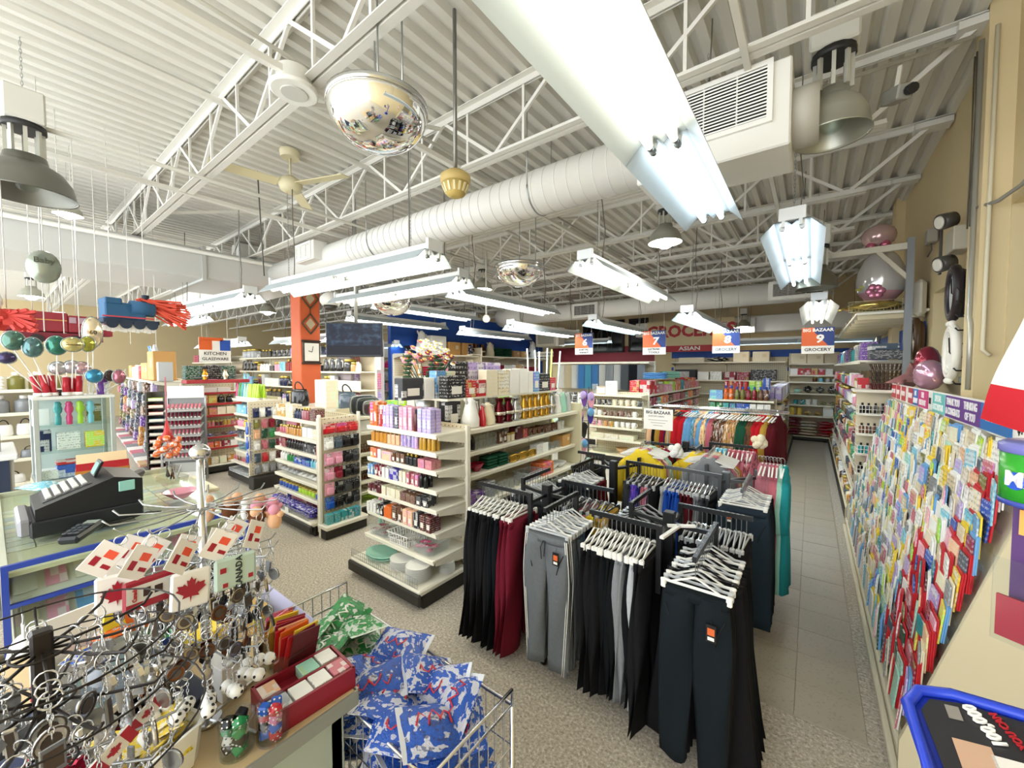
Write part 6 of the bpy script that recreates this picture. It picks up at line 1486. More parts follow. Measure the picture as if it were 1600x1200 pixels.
def rack(label, c, arms, h=1.06, m=None):
    m = m or RACKM
    t = thing('clothes_rack', label, 'clothes rack', (c[0], c[1], 0), 0, 'four way clothes racks')
    part('centre_post', lambda b: b.box((0, 0, h / 2 + 0.03), (0.06, 0.06, h - 0.02), ch=0.005), [m], t)
    for a in (0.5, 0.5 + PI / 2):
        part('base_bar', lambda b: b.bar((-.32 * math.cos(a), -.32 * math.sin(a), .07), (.32 * math.cos(a), .32 * math.sin(a), .07), .035), [m], t)
    for k in range(4):
        a = 0.5 + PI / 2 * k
        part('caster', lambda b: b.cyl((.3 * math.cos(a) - .01, .3 * math.sin(a), .027), (.3 * math.cos(a) + .01, .3 * math.sin(a), .027), .027, n=12), [BLACK], t)
    for (p, q) in arms:
        p2 = (p[0] - c[0], p[1] - c[1]); q2 = (q[0] - c[0], q[1] - c[1])
        part('arm', lambda b: (b.bar((p2[0], p2[1], h), (q2[0], q2[1], h), .018, .026), b.bar((0, 0, h - 0.05), (p2[0], p2[1], h - 0.05), .022), b.bar((p2[0], p2[1], h - 0.35), (p2[0], p2[1], h + 0.012), .026)), [m], t)
    return t
def arm_load(armname, p, q, h, seq, hcol, tagfirst=None, start=0.03):
    """hang a sequence of (kind, colour, count) along an arm, first item farthest from the post"""
    d = Vector((p[0] - q[0], p[1] - q[1])); L = d.length; d.normalize()
    rz = math.atan2(d.y, d.x) - PI / 2       # garment width across the arm, front towards the arm's end
    tot = sum(n for _, _, n in seq); sp = (L - start - 0.02) / max(tot, 1)
    i = 0; cn = {}
    for kind, col, n in seq:
        for k in range(n):
            pos = (q[0] + d.x * (start + sp * i), q[1] + d.y * (start + sp * i))
            top = kind in SHIRTS
            hc = hcol[i % len(hcol)]
            lab = nth(i) + ' hanger in from the end of ' + armname
            hanger((pos[0], pos[1], h + 0.0), rz + R.uniform(-.06, .06), hc, hc + ' ' + lab if not hc.startswith('#') else lab, 'hangers on ' + armname, top)
            lab = nth(i) + ' garment in on ' + armname + ', ' + (col + ' ' if not col.startswith('#') else '') + kind
            g = garment(kind, (pos[0], pos[1], h - (0.075 if top else 0.162)), rz + R.uniform(-.05, .05), col, lab, 'garments on ' + armname, i + len(armname))
            if tagfirst and i in tagfirst: tag_on(g, *tagfirst[i])
            if i == 0 and not top: pocket(g, PANTS[kind][0], PANTS[kind][3])
            if kind == 'joggers' and i < 2:
                for s in (-1, 1):
                    for e in (0, .012): part('side_stripe', lambda b: b.tube([(s * (.145 + .018 * min(1, t * 4) - e - .05 * max(0, t - .35)), -.016, -.8 * t) for t in [j / 10 for j in range(11)]], .0028, 4), [TXW], g)
                part('drawcord', lambda b: (b.tube([(-.005, -.032, -.02), (-.02, -.04, -.06), (-.012, -.04, -.13)], .003, 5), b.tube([(.005, -.032, -.02), (.012, -.04, -.05), (.004, -.04, -.11)], .003, 5)), [BLACK], g)
            i += 1
H = 1.06
r1 = (-1.47, 2.36); A1 = [((-1.47, 2.15), (-1.92, 2.15)), ((-1.24, 2.36), (-1.24, 1.96)), ((-1.72, 2.42), (-1.72, 2.80)), ((-1.45, 2.56), (-1.06, 2.56))]
rack('black four way rack of trousers beside the perfume gondola end', r1, A1)
arm_load('the black trousers arm by the gondola', *A1[0], H, [('wide trousers', 'black', 6), ('wide trousers', '#11151a', 2), ('wide trousers', 'burgundy', 3)], ['white'])
arm_load('the grey joggers arm', *A1[1], H, [('joggers', '#6f7478', 3), ('joggers', '#5d6266', 2), ('joggers', 'slate', 2), ('joggers', 'black', 3)], ['silver', 'white'], {0: (.09, -.10), 1: (.12, -.10)})
arm_load('the back arm of the gondola side rack', *A1[2], H, [('trousers', 'black', 5), ('trousers', 'charcoal', 4)], ['silver'])
arm_load('the yellow and striped arm', *A1[3], H, [('floral trousers', 'mustard', 2), ('trousers', 'yellow', 2), ('floral trousers', 'rose', 3), ('trousers', 'black', 4)], ['charcoal', 'silver'])
r2 = (-0.63, 2.33); A2 = [((-0.62, 2.11), (-1.02, 2.11)), ((-0.39, 2.33), (-0.39, 1.84)), ((-0.87, 2.38), (-0.87, 2.72)), ((-0.62, 2.54), (-0.24, 2.54))]
rack('black four way rack of leggings nearest the viewer', r2, A2)
arm_load('the black and grey leggings arm', *A2[0], H, [('trousers', 'black', 4), ('leggings', '#14171a', 3), ('leggings', 'grey', 2), ('leggings', '#14171a', 1), ('leggings', 'silver', 1), ('wide trousers', 'black', 2)], ['white'])
arm_load('the nearest leggings arm', *A2[1], H, [('leggings', '#1a2126', 1), ('leggings', 'black', 2), ('wide trousers', 'black', 4), ('wide trousers', '#0f1418', 3)], ['white', 'silver', 'white', 'black'], {0: (.075, -.13)})
arm_load('the back arm of the nearest rack', *A2[2], H, [('trousers', 'black', 8)], ['silver', 'black'])
arm_load('the silver hangers arm', *A2[3], H, [('jeans', 'black', 5), ('jeans', 'navy', 3), ('jeans', 'black', 5)], ['silver'])
# two spare white straight bars on the nearest rack
t = thing('faceout_bar', 'empty white bar sticking out of the nearest rack', 'bar', (-0.60, 2.17, 1.05))
part('bar', lambda b: (b.bar((0.02, -0.16, 0), (0.05, 0.05, 0), 0.02, 0.012), b.bar((0, 0.02, 0), (0.12, 0.1, 0), 0.02, 0.012)), [M('#e6e6e2', 0.4)], t)
r3 = (-1.38, 3.32); A3 = [((-1.60, 3.35), (-1.60, 2.96)), ((-1.30, 3.45), (-0.98, 3.42)), ((-1.58, 3.55), (-1.85, 3.55)), ((-1.25, 3.6), (-1.25, 3.95))]
rack('black four way rack of floral trousers behind the grey joggers', r3, A3)
arm_load('the dark maroon arm', *A3[0], H, [('wide trousers', '#20262a', 2), ('wide trousers', 'black', 2), ('wide trousers', 'maroon', 4)], ['white', 'silver'], {0: (.05, -.09)})
arm_load('the floral trousers arm', *A3[1], H, [('trousers', 'black', 2), ('floral trousers', 'rose', 2), ('trousers', 'navy', 1), ('floral trousers', 'violet', 3), ('trousers', 'charcoal', 2)], ['silver', 'charcoal'])
arm_load('the black hangers arm by the slipper stand', *A3[2], H, [('trousers', 'black', 7)], ['black'])
arm_load('the pale blouses arm', *A3[3], H + .12, [('blouse', 'mint', 2), ('blouse', 'beige', 2), ('blouse', 'rose', 2), ('shirt', 'yellow', 2)], ['white'])
r4 = (-0.52, 3.5); A4 = [((-0.55, 3.42), (-0.98, 3.46)), ((-0.36, 3.55), (-0.36, 3.08)), ((-0.7, 3.7), (-0.7, 4.1)), ((-0.34, 3.74), (-0.12, 3.74))]
rack('four way rack of navy joggers at the edge of the tiled aisle', r4, A4, 1.06, M('#6b6f72', 0.3, 0.7))
arm_load('the blue and burgundy arm', *A4[0], H, [('trousers', 'silver', 1), ('trousers', 'blue', 4), ('trousers', 'maroon', 3), ('trousers', 'grey', 2), ('trousers', 'charcoal', 2)], ['silver'])
arm_load('the navy joggers arm', *A4[1], H + .03, [('trousers', '#27343f', 2), ('trousers', '#1f2931', 3), ('trousers', 'black', 3)], ['white', 'white', 'silver'], {0: (-.07, -.06)})
arm_load('the mixed tops arm', *A4[2], H + .1, [('shirt', 'amber', 1), ('blouse', 'beige', 3), ('blouse', 'rose', 3), ('shirt', 'grey', 2)], ['white'])
arm_load('the pink tunics arm', *A4[3], H + .12, [('tunic', 'teal', 1), ('tunic', 'mint', 1), ('tunic', 'rose', 2), ('tunic', '#b3707c', 3)], ['white'])
r5 = (-1.0, 4.25); A5 = [((-1.05, 4.05), (-1.35, 4.05)), ((-0.85, 4.2), (-0.85, 3.95)), ((-0.8, 4.4), (-0.4, 4.4))]
rack('four way rack of tops in front of the long shirts rail', r5, A5, 1.14)
arm_load('the mustard shirts arm', *A5[0], 1.14, [('shirt', 'lime', 2), ('shirt', 'mustard', 2), ('shirt', 'crimson', 2)], ['white'])
arm_load('the yellow tops arm', *A5[1], 1.14, [('shirt', 'yellow', 3), ('shirt', 'mustard', 2)], ['white'])
arm_load('the pale tops arm', *A5[2], 1.14, [('blouse', 'rose', 3), ('tunic', 'rose', 3), ('blouse', 'aqua', 3)], ['white'])
# soft white plush pieces on the racks
def plush(loc, s, col, lab):
    t = thing('plush_bundle', lab, 'plush', loc)
    part('body', lambda b: [b.sphere((s * .5 * math.cos(i * 2.4) * (.3 + .1 * (i % 5)), s * .5 * math.sin(i * 2.4) * .6, s * .12 * (i % 6)), s * .3, 8, 5) for i in range(14)], [MOF], t, col=col)
    part('ribbon', lambda b: b.tube([(-s * .3, -s * .35, s * .2), (0, -s * .42, s * .3), (s * .3, -s * .35, s * .15)], s * .05, 5), [M('#d8d4c6', 0.6)], t)
plush((-0.90, 3.5, 1.17), .10, 'white', 'white fluffy plush bundle on top of the yellow tops')
plush((-0.36, 4.2, 1.20), .11, 'cream', 'cream fluffy plush bundle on the rack nearest the tiled aisle')
# ---- long chrome rail of shirts
t = thing('rail_rack', 'long double chrome rail of colourful shirts before the drinks end', 'clothes rack', (-0.9, 5.15, 0))
for y in (-0.06, 0.1): part('rail', lambda b: b.cyl((-.68, y, 1.42), (.72, y, 1.42), 0.014, n=8), [CHROME], t)
for x in (-.6, .62):
    part('post', lambda b: b.cyl((x, 0.02, 0), (x, 0.02, 1.44), 0.014, n=8), [CHROME], t)
    part('foot_bar', lambda b: b.bar((x, -.25, .04), (x, .3, .04), .03), [CHROME], t)
    part('cross_arm', lambda b: b.bar((x, -.07, 1.4), (x, .11, 1.4), .02), [CHROME], t)
part('low_rail', lambda b: b.cyl((-.6, 0.02, .35), (.62, 0.02, .35), 0.01, n=6), [CHROME], t)
seq = [('shirt', 'peach', 1), ('shirt', 'black', 2), ('shirt', 'mustard', 3), ('shirt', 'crimson', 1), ('shirt', 'navy', 2), ('shirt', 'tan', 2), ('shirt', 'red', 4), ('shirt', 'rose', 1), ('shirt', 'sky blue', 2), ('blouse', 'aqua', 1), ('floral shirt', 'peach', 4), ('shirt', 'sky blue', 2), ('shirt', 'rose', 2), ('floral shirt', 'brown', 5), ('floral shirt', 'tan', 4), ('shirt', 'dark green', 3), ('floral shirt', 'brown', 3), ('shirt', 'red', 3), ('shirt', 'mustard', 2), ('shirt', 'maroon', 2)]
i = 0; tot = sum(n for _, _, n in seq)
for kind, col, n in seq:
    for k in range(n):
        x = -1.54 + 1.28 * (i + 0.5) / tot
        a = PI / 2 - 0.35 + R.uniform(-.15, .15) if kind != 'floral shirt' or col != 'peach' else 0.5 * k
        hanger((x, 5.09, 1.435), a, 'white' if i > 14 else 'charcoal', nth(i) + ' hanger from left on the long chrome shirts rail', 'hangers on the shirts rail', True)
        garment(kind, (x, 5.09, 1.36), a, col, nth(i) + ' garment from left on the chrome shirts rail, ' + col + ' ' + kind, 'shirts on the chrome rail', i)
        i += 1
t = thing('price_sign', 'white paper sign standing in front of the long shirts rail', 'sign', (-1.28, 4.25, 1.36))
part('paper', lambda b: b.box((0, 0, 0), (0.30, 0.006, 0.22)), [M('#f6f5f0', 0.5)], t)
lettering('BIG BAZAAR', 0.045, TXK, t, (0.0, -0.005, 0.07), FACE_NY, 0.0008)
lettering('CUSTOM CARDS', 0.022, M('#6c6a66', 0.6), t, (-0.02, -0.005, 0.03), FACE_NY)
for k in range(3): part('print_line', lambda b: b.box((0.0, -0.0035, -0.01 - 0.028 * k), (0.2 - 0.05 * k, 0.001, 0.006)), [M('#b5b2a9', 0.6)], t)
part('sign_stem', lambda b: b.cyl((0.1, 0.006, -1.36), (0.1, 0.006, -0.08), 0.006, n=6), [STEEL], t)
part('stem_foot', lambda b: b.cyl((0.1, 0.006, -1.36), (0.1, 0.006, -1.345), 0.1, n=16), [STEEL], t)
# ================================================================ the greeting card rack along the tan wall
CY0, CY1 = 2.42, 6.0
XB, ZB, XT, ZT = 0.37, 0.20, 0.715, 1.58       # slanted face: bottom front edge to top edge
t = thing('card_rack', 'long slanted cream rack of greeting cards along the tan wall', 'card rack', (0, 0, 0))
part('slant_board', lambda b: b.prism([(XB + .03, ZB), (XT + .03, ZT), (XT + .05, ZT), (XB + .05, ZB)], CY0, CY1, 0, lambda x, z, h: (x, h, z)), [M('#ddd6c0', 0.5)], t)
part('base_plinth', lambda b: b.box((0.67, (CY0 + CY1) / 2, 0.1), (0.58, CY1 - CY0, 0.2), ch=0.006), [M('#c9bf9f', 0.5)], t)
for y in (CY0 - 0.012, CY1 + 0.012):
    part('end_gable', lambda b: b.prism([(XB - .02, 0.0), (XB - .02, 0.24), (XT + .05, ZT + .10), (0.96, ZT + .10), (0.96, 0)], y - .012, y + .012, 0, lambda x, z, h: (x, h, z)), [M('#cfc6a8', 0.5)], t)
for z in (0.05, 0.13): part('kick_rail', lambda b: b.box((0.352 + .02 * (z > .1), (CY0 + CY1) / 2, z), (0.03, CY1 - CY0 + .04, 0.05), ch=0.008), [M('#e3dcc2', 0.45)], t)
part('top_ledge', lambda b: b.box((0.85, (CY0 + CY1) / 2, ZT + 0.09), (0.26, CY1 - CY0, 0.02)), [M('#e3dcc2', 0.45)], t)
hd = part('header_strip', lambda b: b.box((XT + 0.0, (CY0 + CY1) / 2, ZT + 0.075), (0.012, CY1 - CY0, 0.155)), [M('#eeece4', 0.4)], t)
TIER, COLW = 0.0875, 0.128
NT, NCOL = 16, 26
lipm = geo('tier_lip', lambda b: b.box((0, (CY1 - CY0) / 2, 0), (0.004, CY1 - CY0 - 0.02, 0.028)), [PLASTIC_CLEAR])
for k in range(NT):
    f = k / NT
    ob('tier_lip', lipm, t, (XB + (XT - XB) * f - 0.006, CY0, ZB + (ZT - ZB) * f + 0.012))
hdr = [('SYMPATHY', '#1f6fb8', 2.90, .40), ('THINKING\nOF YOU', '#62308a', 3.27, .34), ('THANK YOU\n& CONGRATS', '#62308a', 3.61, .34), ('SPECIAL\nOCCASIONS', '#6fc3c0', 3.97, .32), ('GET WELL', '#e8e6de', 4.2, .1), ('HER\nBIRTHDAY', '#c9357c', 4.45, .34), ('HIS\nBIRTHDAY', '#1f6fb8', 4.72, .2), ('BIRTHDAY', '#b8333f', 4.94, .2), ('BIRTHDAY', '#b8333f', 5.28, .2), ('BIRTHDAY', '#b8333f', 5.56, .18), ('BABY   WEDDING', '#b8333f', 5.84, .26)]
for s_, c, y, w_ in hdr:
    p = ob('header_panel', geo(('hp', c, w_), lambda b: b.box((0, 0, 0), (0.004, w_, 0.135)), [M(c, 0.4)]), hd, (XT - 0.0085, y, ZT + 0.075))
    for i, ln in enumerate(s_.split('\n')):
        n = len(s_.split('\n'))
        ob('lettering', text_mesh(ln, 0.062, TXW if c != '#e8e6de' else TXK, 0.0012), p, (-0.003, 0, (0.03 if i == 0 else -0.03) if n == 2 else 0), FACE_NX, (min(0.78, (w_ - .03) / (0.038 * max(len(ln), 1))), 1, 1))
p = ob('price_panel', geo('pricep', lambda b: b.box((0, 0, 0), (0.004, 0.11, 0.14)), [M('#f6f5f0', 0.4)]), hd, (XT - 0.0085, 2.60, ZT + 0.075))
ob('lettering', text_mesh('$1', 0.07, TXK, 0.001), p, (-0.003, 0, -0.01), FACE_NX, (.8, 1, 1))
ob('lettering', text_mesh('EACH', 0.025, TXK), p, (-0.003, 0, 0.045), FACE_NX)
# cards: one greeting card with its envelope behind in every pocket; the farthest pockets as one mass
card_m = geo('mesh_card', lambda b: b.box((0, 0, 0.085), (0.007, 0.108, 0.17), ch=0.001), [MOP])
env_m = geo('mesh_env', lambda b: (b.box((0.0075, -0.004, 0.089), (0.006, 0.112, 0.172), ch=0.001),), [MO])
PALC = ['white', 'cream', 'sky blue', 'pink', 'aqua', 'teal', 'ivory', 'lilac', 'yellow', 'lime', 'rose', 'peach', 'white', 'olive', 'slate', 'mint', 'beige', 'blue', 'white', 'beige', 'grey', 'ivory', 'white', 'cream', 'white', 'silver']
ENVC = ['white', 'white', 'cream', 'white', 'yellow', 'sky blue', 'ivory', 'white', 'white', 'yellow']
RC = random.Random(5)
cells = []
for k in range(NT):
    for c in range(NCOL):
        y = CY0 + 0.07 + (CY1 - CY0 - .12) * (c + .5) / NCOL
        f = (k + 0.1) / NT * 0.915
        x, z = XB + (XT - XB) * f, ZB + (ZT - ZB) * f + 0.004
        cells.append((x * x + y * y + (z - 1.9) ** 2, k, c, x, y, z))
cells.sort()
far = MB()
for i, (dd, k, c, x, y, z) in enumerate(cells):
    near = (c < 3 and k < 14) or (c < 6 and k < 8)
    col = RC.choice(PALC)
    if near and RC.random() < .25: col = RC.choice(['crimson', 'dark green', 'rose', 'maroon'])
    ec = 'red' if near and RC.random() < 0.75 else RC.choice(ENVC)
    n = RC.randint(1, 3)
    jy, jz, ln, yw = RC.uniform(-.008, .008), RC.uniform(-.012, .010), RC.uniform(.02, .10), RC.uniform(-.22, .06)
    if i < 300:
        o = ob('greeting_card', card_m, None, (x - .009, y + jy, z + jz), (RC.uniform(-.04, .04), ln, yw), (1, 1, RC.uniform(.95, 1.08)), col)
        tag(o, '%s card, %s from near end, %s tier up of the card rack' % (col, nth(c), nth(k)), 'card', 'greeting cards in the rack')
        for e in range(n): ob('envelope', env_m, o, (.006 * e, RC.uniform(-.012, .006), .004 + .006 * e + RC.uniform(0, .008)), col=ec)
    else:
        ci = RC.randrange(12)
        q = Euler((RC.uniform(-.05, .05), ln, yw)).to_matrix()
        p = Vector((x - .009, y + jy, z + jz))
        far.box(p + q @ Vector((0, 0, .085)), (.008, .108, .17), ci, q)
        far.box(p + q @ Vector((.010, -.004, .092)), (.009, .112, .175), 12 + RC.choice((0, 0, 0, 1, 1, 2)), q)
        if ci % 2: far.box(p + q @ Vector((-.0045, RC.uniform(-.02, .02), RC.uniform(.10, .14))), (.002, .05, .04), RC.randrange(12), q)
o = ob('card_mass', far.mesh('card_mass', [M(c, 0.5) for c in ('#e9e4d4', '#7fb4cf', '#d98fa6', '#4a98a0', '#d9d6e4', '#e4d070', '#b7c77a', '#8d8478', '#e6e3da', '#c7ccd2', '#b86f84', '#6f8a9c', '#f3f2ec', '#efe6b0', '#cfe0ee')]), t)
o['kind'] = 'stuff'
# balloons lying on the ledge
FOILP, FOILR, FOILG = M('#d3a3a4', 0.16, 0.6), M('#9b3a4a', 0.16, 0.5), M('#c9b46a', 0.15, 0.9)
def star_balloon(b):
    pts = []
    for i in range(10):
        a = PI / 2 + PI / 5 * i; r = 0.26 if i % 2 == 0 else 0.13
        pts.append((r * math.cos(a), r * math.sin(a)))
    k = len(b.v)
    b.v += [Vector((0, -0.08, 0)), Vector((0, 0.08, 0))] + [Vector((x, 0, z)) for x, z in pts]
    for i in range(10):
        b.face((k, k + 2 + i, k + 2 + (i + 1) % 10)); b.face((k + 1, k + 2 + (i + 1) % 10, k + 2 + i))
t = thing('foil_balloon', 'rose gold star foil balloon lying on the card rack ledge', 'balloon', (0.82, 5.42, 1.83))
part('balloon_body', star_balloon, [FOILP], t, (0, 0, 0), (0.9, 0.3, 0.9))
part('balloon_tail', lambda b: b.tube([(-.1, -.1, -.05), (-.16, -.16, -.09)], 0.012, 6), [FOILP], t)
t = thing('foil_balloon', 'dark red heart shaped foil balloon behind the white oval clock', 'balloon', (0.84, 5.10, 1.90))
part('balloon_body', lambda b: (b.sphere((-.07, 0, .03), .14, 14, 8, 0, (1, .6, 1)), b.sphere((.09, 0, .03), .14, 14, 8, 0, (1, .6, 1)), b.sphere((.0, 0, -.06), .13, 12, 8, 0, (1.1, .6, 1))), [FOILR], t, (0, 0, 0), (0, .4, 1.2))
part('balloon_tail', lambda b: b.tube([(0, -.02, -.14), (.02, -.03, -.19)], 0.01, 6), [FOILR], t)
t = thing('foil_balloon', 'pink and white printed foil balloon lying beside the white oval clock', 'balloon', (0.80, 4.86, 1.84))
part('balloon_body', lambda b: b.sphere((0, 0, 0), .14, 16, 9, 0, (.7, 1.3, .95)), [M('#d6a6be', 0.15, 0.6)], t)
part('balloon_tail', lambda b: b.tube([(0, -.17, -.03), (0.01, -.21, -.05)], 0.01, 6), [FOILP], t)
# egg shaped balloon figure on the high shelf
t = thing('egg_balloon', 'tall pink and silver egg shaped foil balloon with a smaller ball on top', 'balloon', (0.62, 6.35, 2.70))
part('lower_egg', lambda b: b.lathe([(.02, -.05), (.12, -.02), (.20, .08), (.225, .2), (.21, .34), (.15, .48), (.08, .57), (.02, .6)], 24, 0, (0, 0, 0), lambda i: 1 if i < 2 else 0), [M('#d8d6d4', 0.18, 0.45), M('#d6a3ac', 0.18, 0.4)], t)
part('upper_ball', lambda b: b.sphere((-.03, 0, .74), .16, 20, 10, 0, (1, .9, .85)), [M('#cfb0ae', 0.18, 0.45)], t)
part('leaf_spray', lambda b: [b.sphere((-.2 + .035 * i, -.12 - .01 * i, .12 + .03 * i), .03, 6, 4, 0, (1.2, .5, .5)) for i in range(6)], [M('#b7b95a', 0.3, 0.4)], t)
part('flower', lambda b: [b.sphere((-.06 + .05 * math.cos(a), -.2, .08 + .05 * math.sin(a)), .04, 8, 5, 0, (1, .4, 1)) for a in [PI / 3 * i for i in range(6)]], [M('#c77f9b', 0.2, 0.5)], t)
part('bow', lambda b: (b.sphere((-.1, -.06, .62), .05, 8, 5), b.sphere((.02, -.08, .62), .05, 8, 5)), [M('#c96f86', 0.2, 0.4)], t)
t = thing('foil_balloon', 'flat gold foil balloon lying under the egg balloon', 'balloon', (0.56, 6.33, 2.615))
part('balloon_body', lambda b: b.sphere((0, 0, 0), .3, 18, 8, 0, (.9, 1.1, .22)), [FOILG], t)
part('balloon_tail', lambda b: b.tube([(-.24, -.1, 0), (-.32, -.14, -.03)], 0.014, 6), [FOILG], t)
def cage(b):
    for z in (0, .06, .12): b.tube([(0.33, 6.14, 2.55 + z), (0.97, 6.14, 2.55 + z)], .003, 4)
    for i in range(22): b.cyl((0.33 + .0303 * i, 6.14, 2.55), (0.33 + .0303 * i, 6.14, 2.67), .002, n=4)
tag(part('wire_guard', cage, [M('#d9d0a8', 0.4)], None), 'wire guard along the end of the high shelf under the egg balloon', 'guard')
# ---- things on the tan wall
def wall_clock(loc, ry, rz_, fc, dc, lab, orn=False):
    c = thing('wall_clock', lab, 'clock', loc, 0)
    f = lambda r, x: [(x, r * ry * math.cos(2 * PI * i / 28), r * rz_ * math.sin(2 * PI * i / 28)) for i in range(28)]
    part('frame', lambda b: (b.tube(f(1, 0), .028, 8, closed=True), b.tube(f(.86, -.012), .016, 6, closed=True)), [M(fc, 0.35)], c)
    part('dial', lambda b: loft(b, [f(.95, .012), f(.95, -.006)], 0, False), [M(dc, 0.25)], c)
    part('back', lambda b: loft(b, [f(1.02, .01), f(.9, .055)], 0, False), [M(fc, 0.5)], c)
    part('hand', lambda b: (b.bar((-.012, 0, 0), (-.012, .03, rz_ * .6), .008, .004), b.bar((-.012, 0, 0), (-.012, -ry * .5, -.02), .008, .004)), [BLACK], c)
    if orn: part('ornament', lambda b: [b.sphere((-.01, .03 * s2, s * (rz_ + .03)), .025, 8, 5) for s in (-1, 1) for s2 in (-1, 0, 1)], [M(fc, 0.4)], c)
    return c
wall_clock((0.88, 4.62, 2.49), .13, .20, '#2b2325', '#dfe2e3', 'dark oval mirror clock nearest the tan pilaster, above the white oval clock')
wall_clock((0.86, 4.50, 2.02), .14, .19, '#e9e6dc', '#eceae4', 'white ornate oval clock over the card rack', True)
c = wall_clock((0.92, 6.3, 2.22), .15, .22, '#5d4630', '#d9d6cc', 'brown oval pendulum clock past the wall niche')
part('pendulum', lambda b: (b.bar((0, 0, -.2), (0, .01, -.33), .012), b.cyl((-.012, .01, -.36), (.012, .01, -.36), .035, n=12)), [M('#6a5238', 0.4)], c)
t = thing('square_clock', 'pale square wall box with rounded corners beside the grey post', 'clock', (0.92, 6.3, 2.66))
part('case', lambda b: b.box((0, 0, 0), (.1, .42, .4), ch=.04), [M('#cfcaba', 0.4)], t)
part('front_pane', lambda b: b.box((-.052, 0.02, 0), (.006, .28, .28)), [M('#a5aaa6', 0.2)], t)
t = thing('emergency_light', 'grey emergency light box with two lamps on the tan wall', 'light', (0.94, 4.86, 2.95)); t.scale = (.8, .75, .8)
part('box', lambda b: b.box((0, 0, 0), (.14, .36, .24), ch=.01), [M('#b9b3a2', 0.45)], t)
part('bracket_plate', lambda b: b.box((-.09, .22, .0), (.02, .05, .6), ch=.004), [M('#3a3733', 0.4)], t)
for z, nm in ((.24, 'lamp_head'), (-.2, 'lamp_head')):
    part(nm, lambda b: (b.cyl((-.03, .05, z), (-.14, 0, z - .03), .075, .085, 14), b.cyl((-.14, 0, z - .03), (-.155, -.005, z - .033), .07, .06, 14, 1)), [M('#4c4943', 0.35), M('#e5e2d5', 0.15)], t)
t = thing('plastic_sheet', 'crumpled clear plastic hung on the wall strip above the dark clock', 'sheet', (0.955, 4.43, 2.72))
def sheet_(b):
    k = len(b.v)
    for i in range(8):
        for j in range(5): b.v.append(Vector((.03 * math.sin(i * 1.7 + j * 2.3), -.08 + .04 * j, .24 - .07 * i)))
    for i in range(7):
        for j in range(4): b.face((k + i * 5 + j, k + i * 5 + j + 1, k + i * 5 + j + 6, k + i * 5 + j + 5))
    kk = len(b.v)
    for p in b.v[k:kk]: b.v.append(p + Vector((.004, 0, 0)))
    for i in range(7):
        for j in range(4): b.face((kk + i * 5 + j, kk + i * 5 + j + 5, kk + i * 5 + j + 6, kk + i * 5 + j + 1))
part('sheet', sheet_, [M('#d4d8da', 0.1, 0.3)], t)
for i in range(8):
    z = 1.78 + 0.1 * i
    tag(part('wall_hook', lambda b: (b.tube([(.99, 4.36, z), (.86, 4.36, z), (.845, 4.36, z + .02)], .006, 5), b.box((.982, 4.36, z), (.012, .03, .03))), [BLACK], None), nth(i) + ' black display hook from the bottom of the wall strip', 'hook', 'hooks on the wall strip')
t = thing('grey_box', 'small grey junction box on the wall beside the egg balloon cable', 'box', (0.95, 5.9, 3.25))
part('box', lambda b: b.box((0, 0, 0), (.08, .14, .14), ch=.01), [M('#9a958a', 0.5)], t)
part('hook_wire', lambda b: b.tube([(0, 0, -.07), (.0, -.03, -.14), (-.02, .02, -.2)], .006, 5), [M('#4d4a44', 0.5)], t)
t = thing('header_beam', 'pale horizontal beam from the grey post out over the aisle', 'beam', (0.81, 6.05, 3.22))
part('beam', lambda b: b.box((-.5, 0, 0), (1.0, .05, .07), ch=.004), [M('#d8d3c2', 0.5)], t)
part('brace', lambda b: b.bar((0, 0, -.35), (-.25, 0, -.03), .04), [M('#cfc9b6', 0.5)], t)
# ================================================================ flag and charity boxes at the near right
t = thing('canada_flag', 'drooping red and white maple leaf flag above the card rack', 'flag', (0.562, 1.9, 1.91))
def flag(b):
    # cloth hanging from a slanted short pole: grid in (u across stripes, v down), with folds
    NU, NV = 24, 10
    k = len(b.v)
    for i in range(NU + 1):
        for j in range(NV + 1):
            u, v = i / NU, j / NV
            a = Vector((-.125, -.02, -.135)) ; c_ = Vector((.30, 0.02, .32))          # free edge point, hoist point
            p = Vector((-.13 + .33 * v + .10 * u, 0.03 * math.sin(6 * u + 3 * v), -.17 + .44 * u + .07 * v - 0.10 * (1 - u) * math.sin(PI * v * .7) * 1.0))
            b.v.append(p)
    for i in range(NU):
        for j in range(NV):
            u, v = (i + .5) / NU, (j + .5) / NV
            m = 0 if (u < .27 or u > .73) else 1
            if .4 < u < .62 and v > .38 and abs(u - .5) < .10 * (1 + .5 * math.sin(v * 25)): m = 0
            q = (k + i * (NV + 1) + j, k + (i + 1) * (NV + 1) + j, k + (i + 1) * (NV + 1) + j + 1, k + i * (NV + 1) + j + 1)
            b.face(q, m, True)
    k2 = len(b.v)
    for p in b.v[k:k2]: b.v.append(p + Vector((0.001, .004, 0)))
    n0 = len(b.f)
    for fi in range(n0 - NU * NV, n0):
        b.face(tuple(x - k + k2 for x in b.f[fi][::-1]), b.mi[fi], True)
part('flag_cloth', flag, [M('#c11f2e', 0.8), M('#e9e7e2', 0.8)], t)
part('flag_pole', lambda b: b.cyl((.22, .02, .36), (.06, .02, -.45), .008, n=6), [M('#dcd6c4', 0.5)], t)
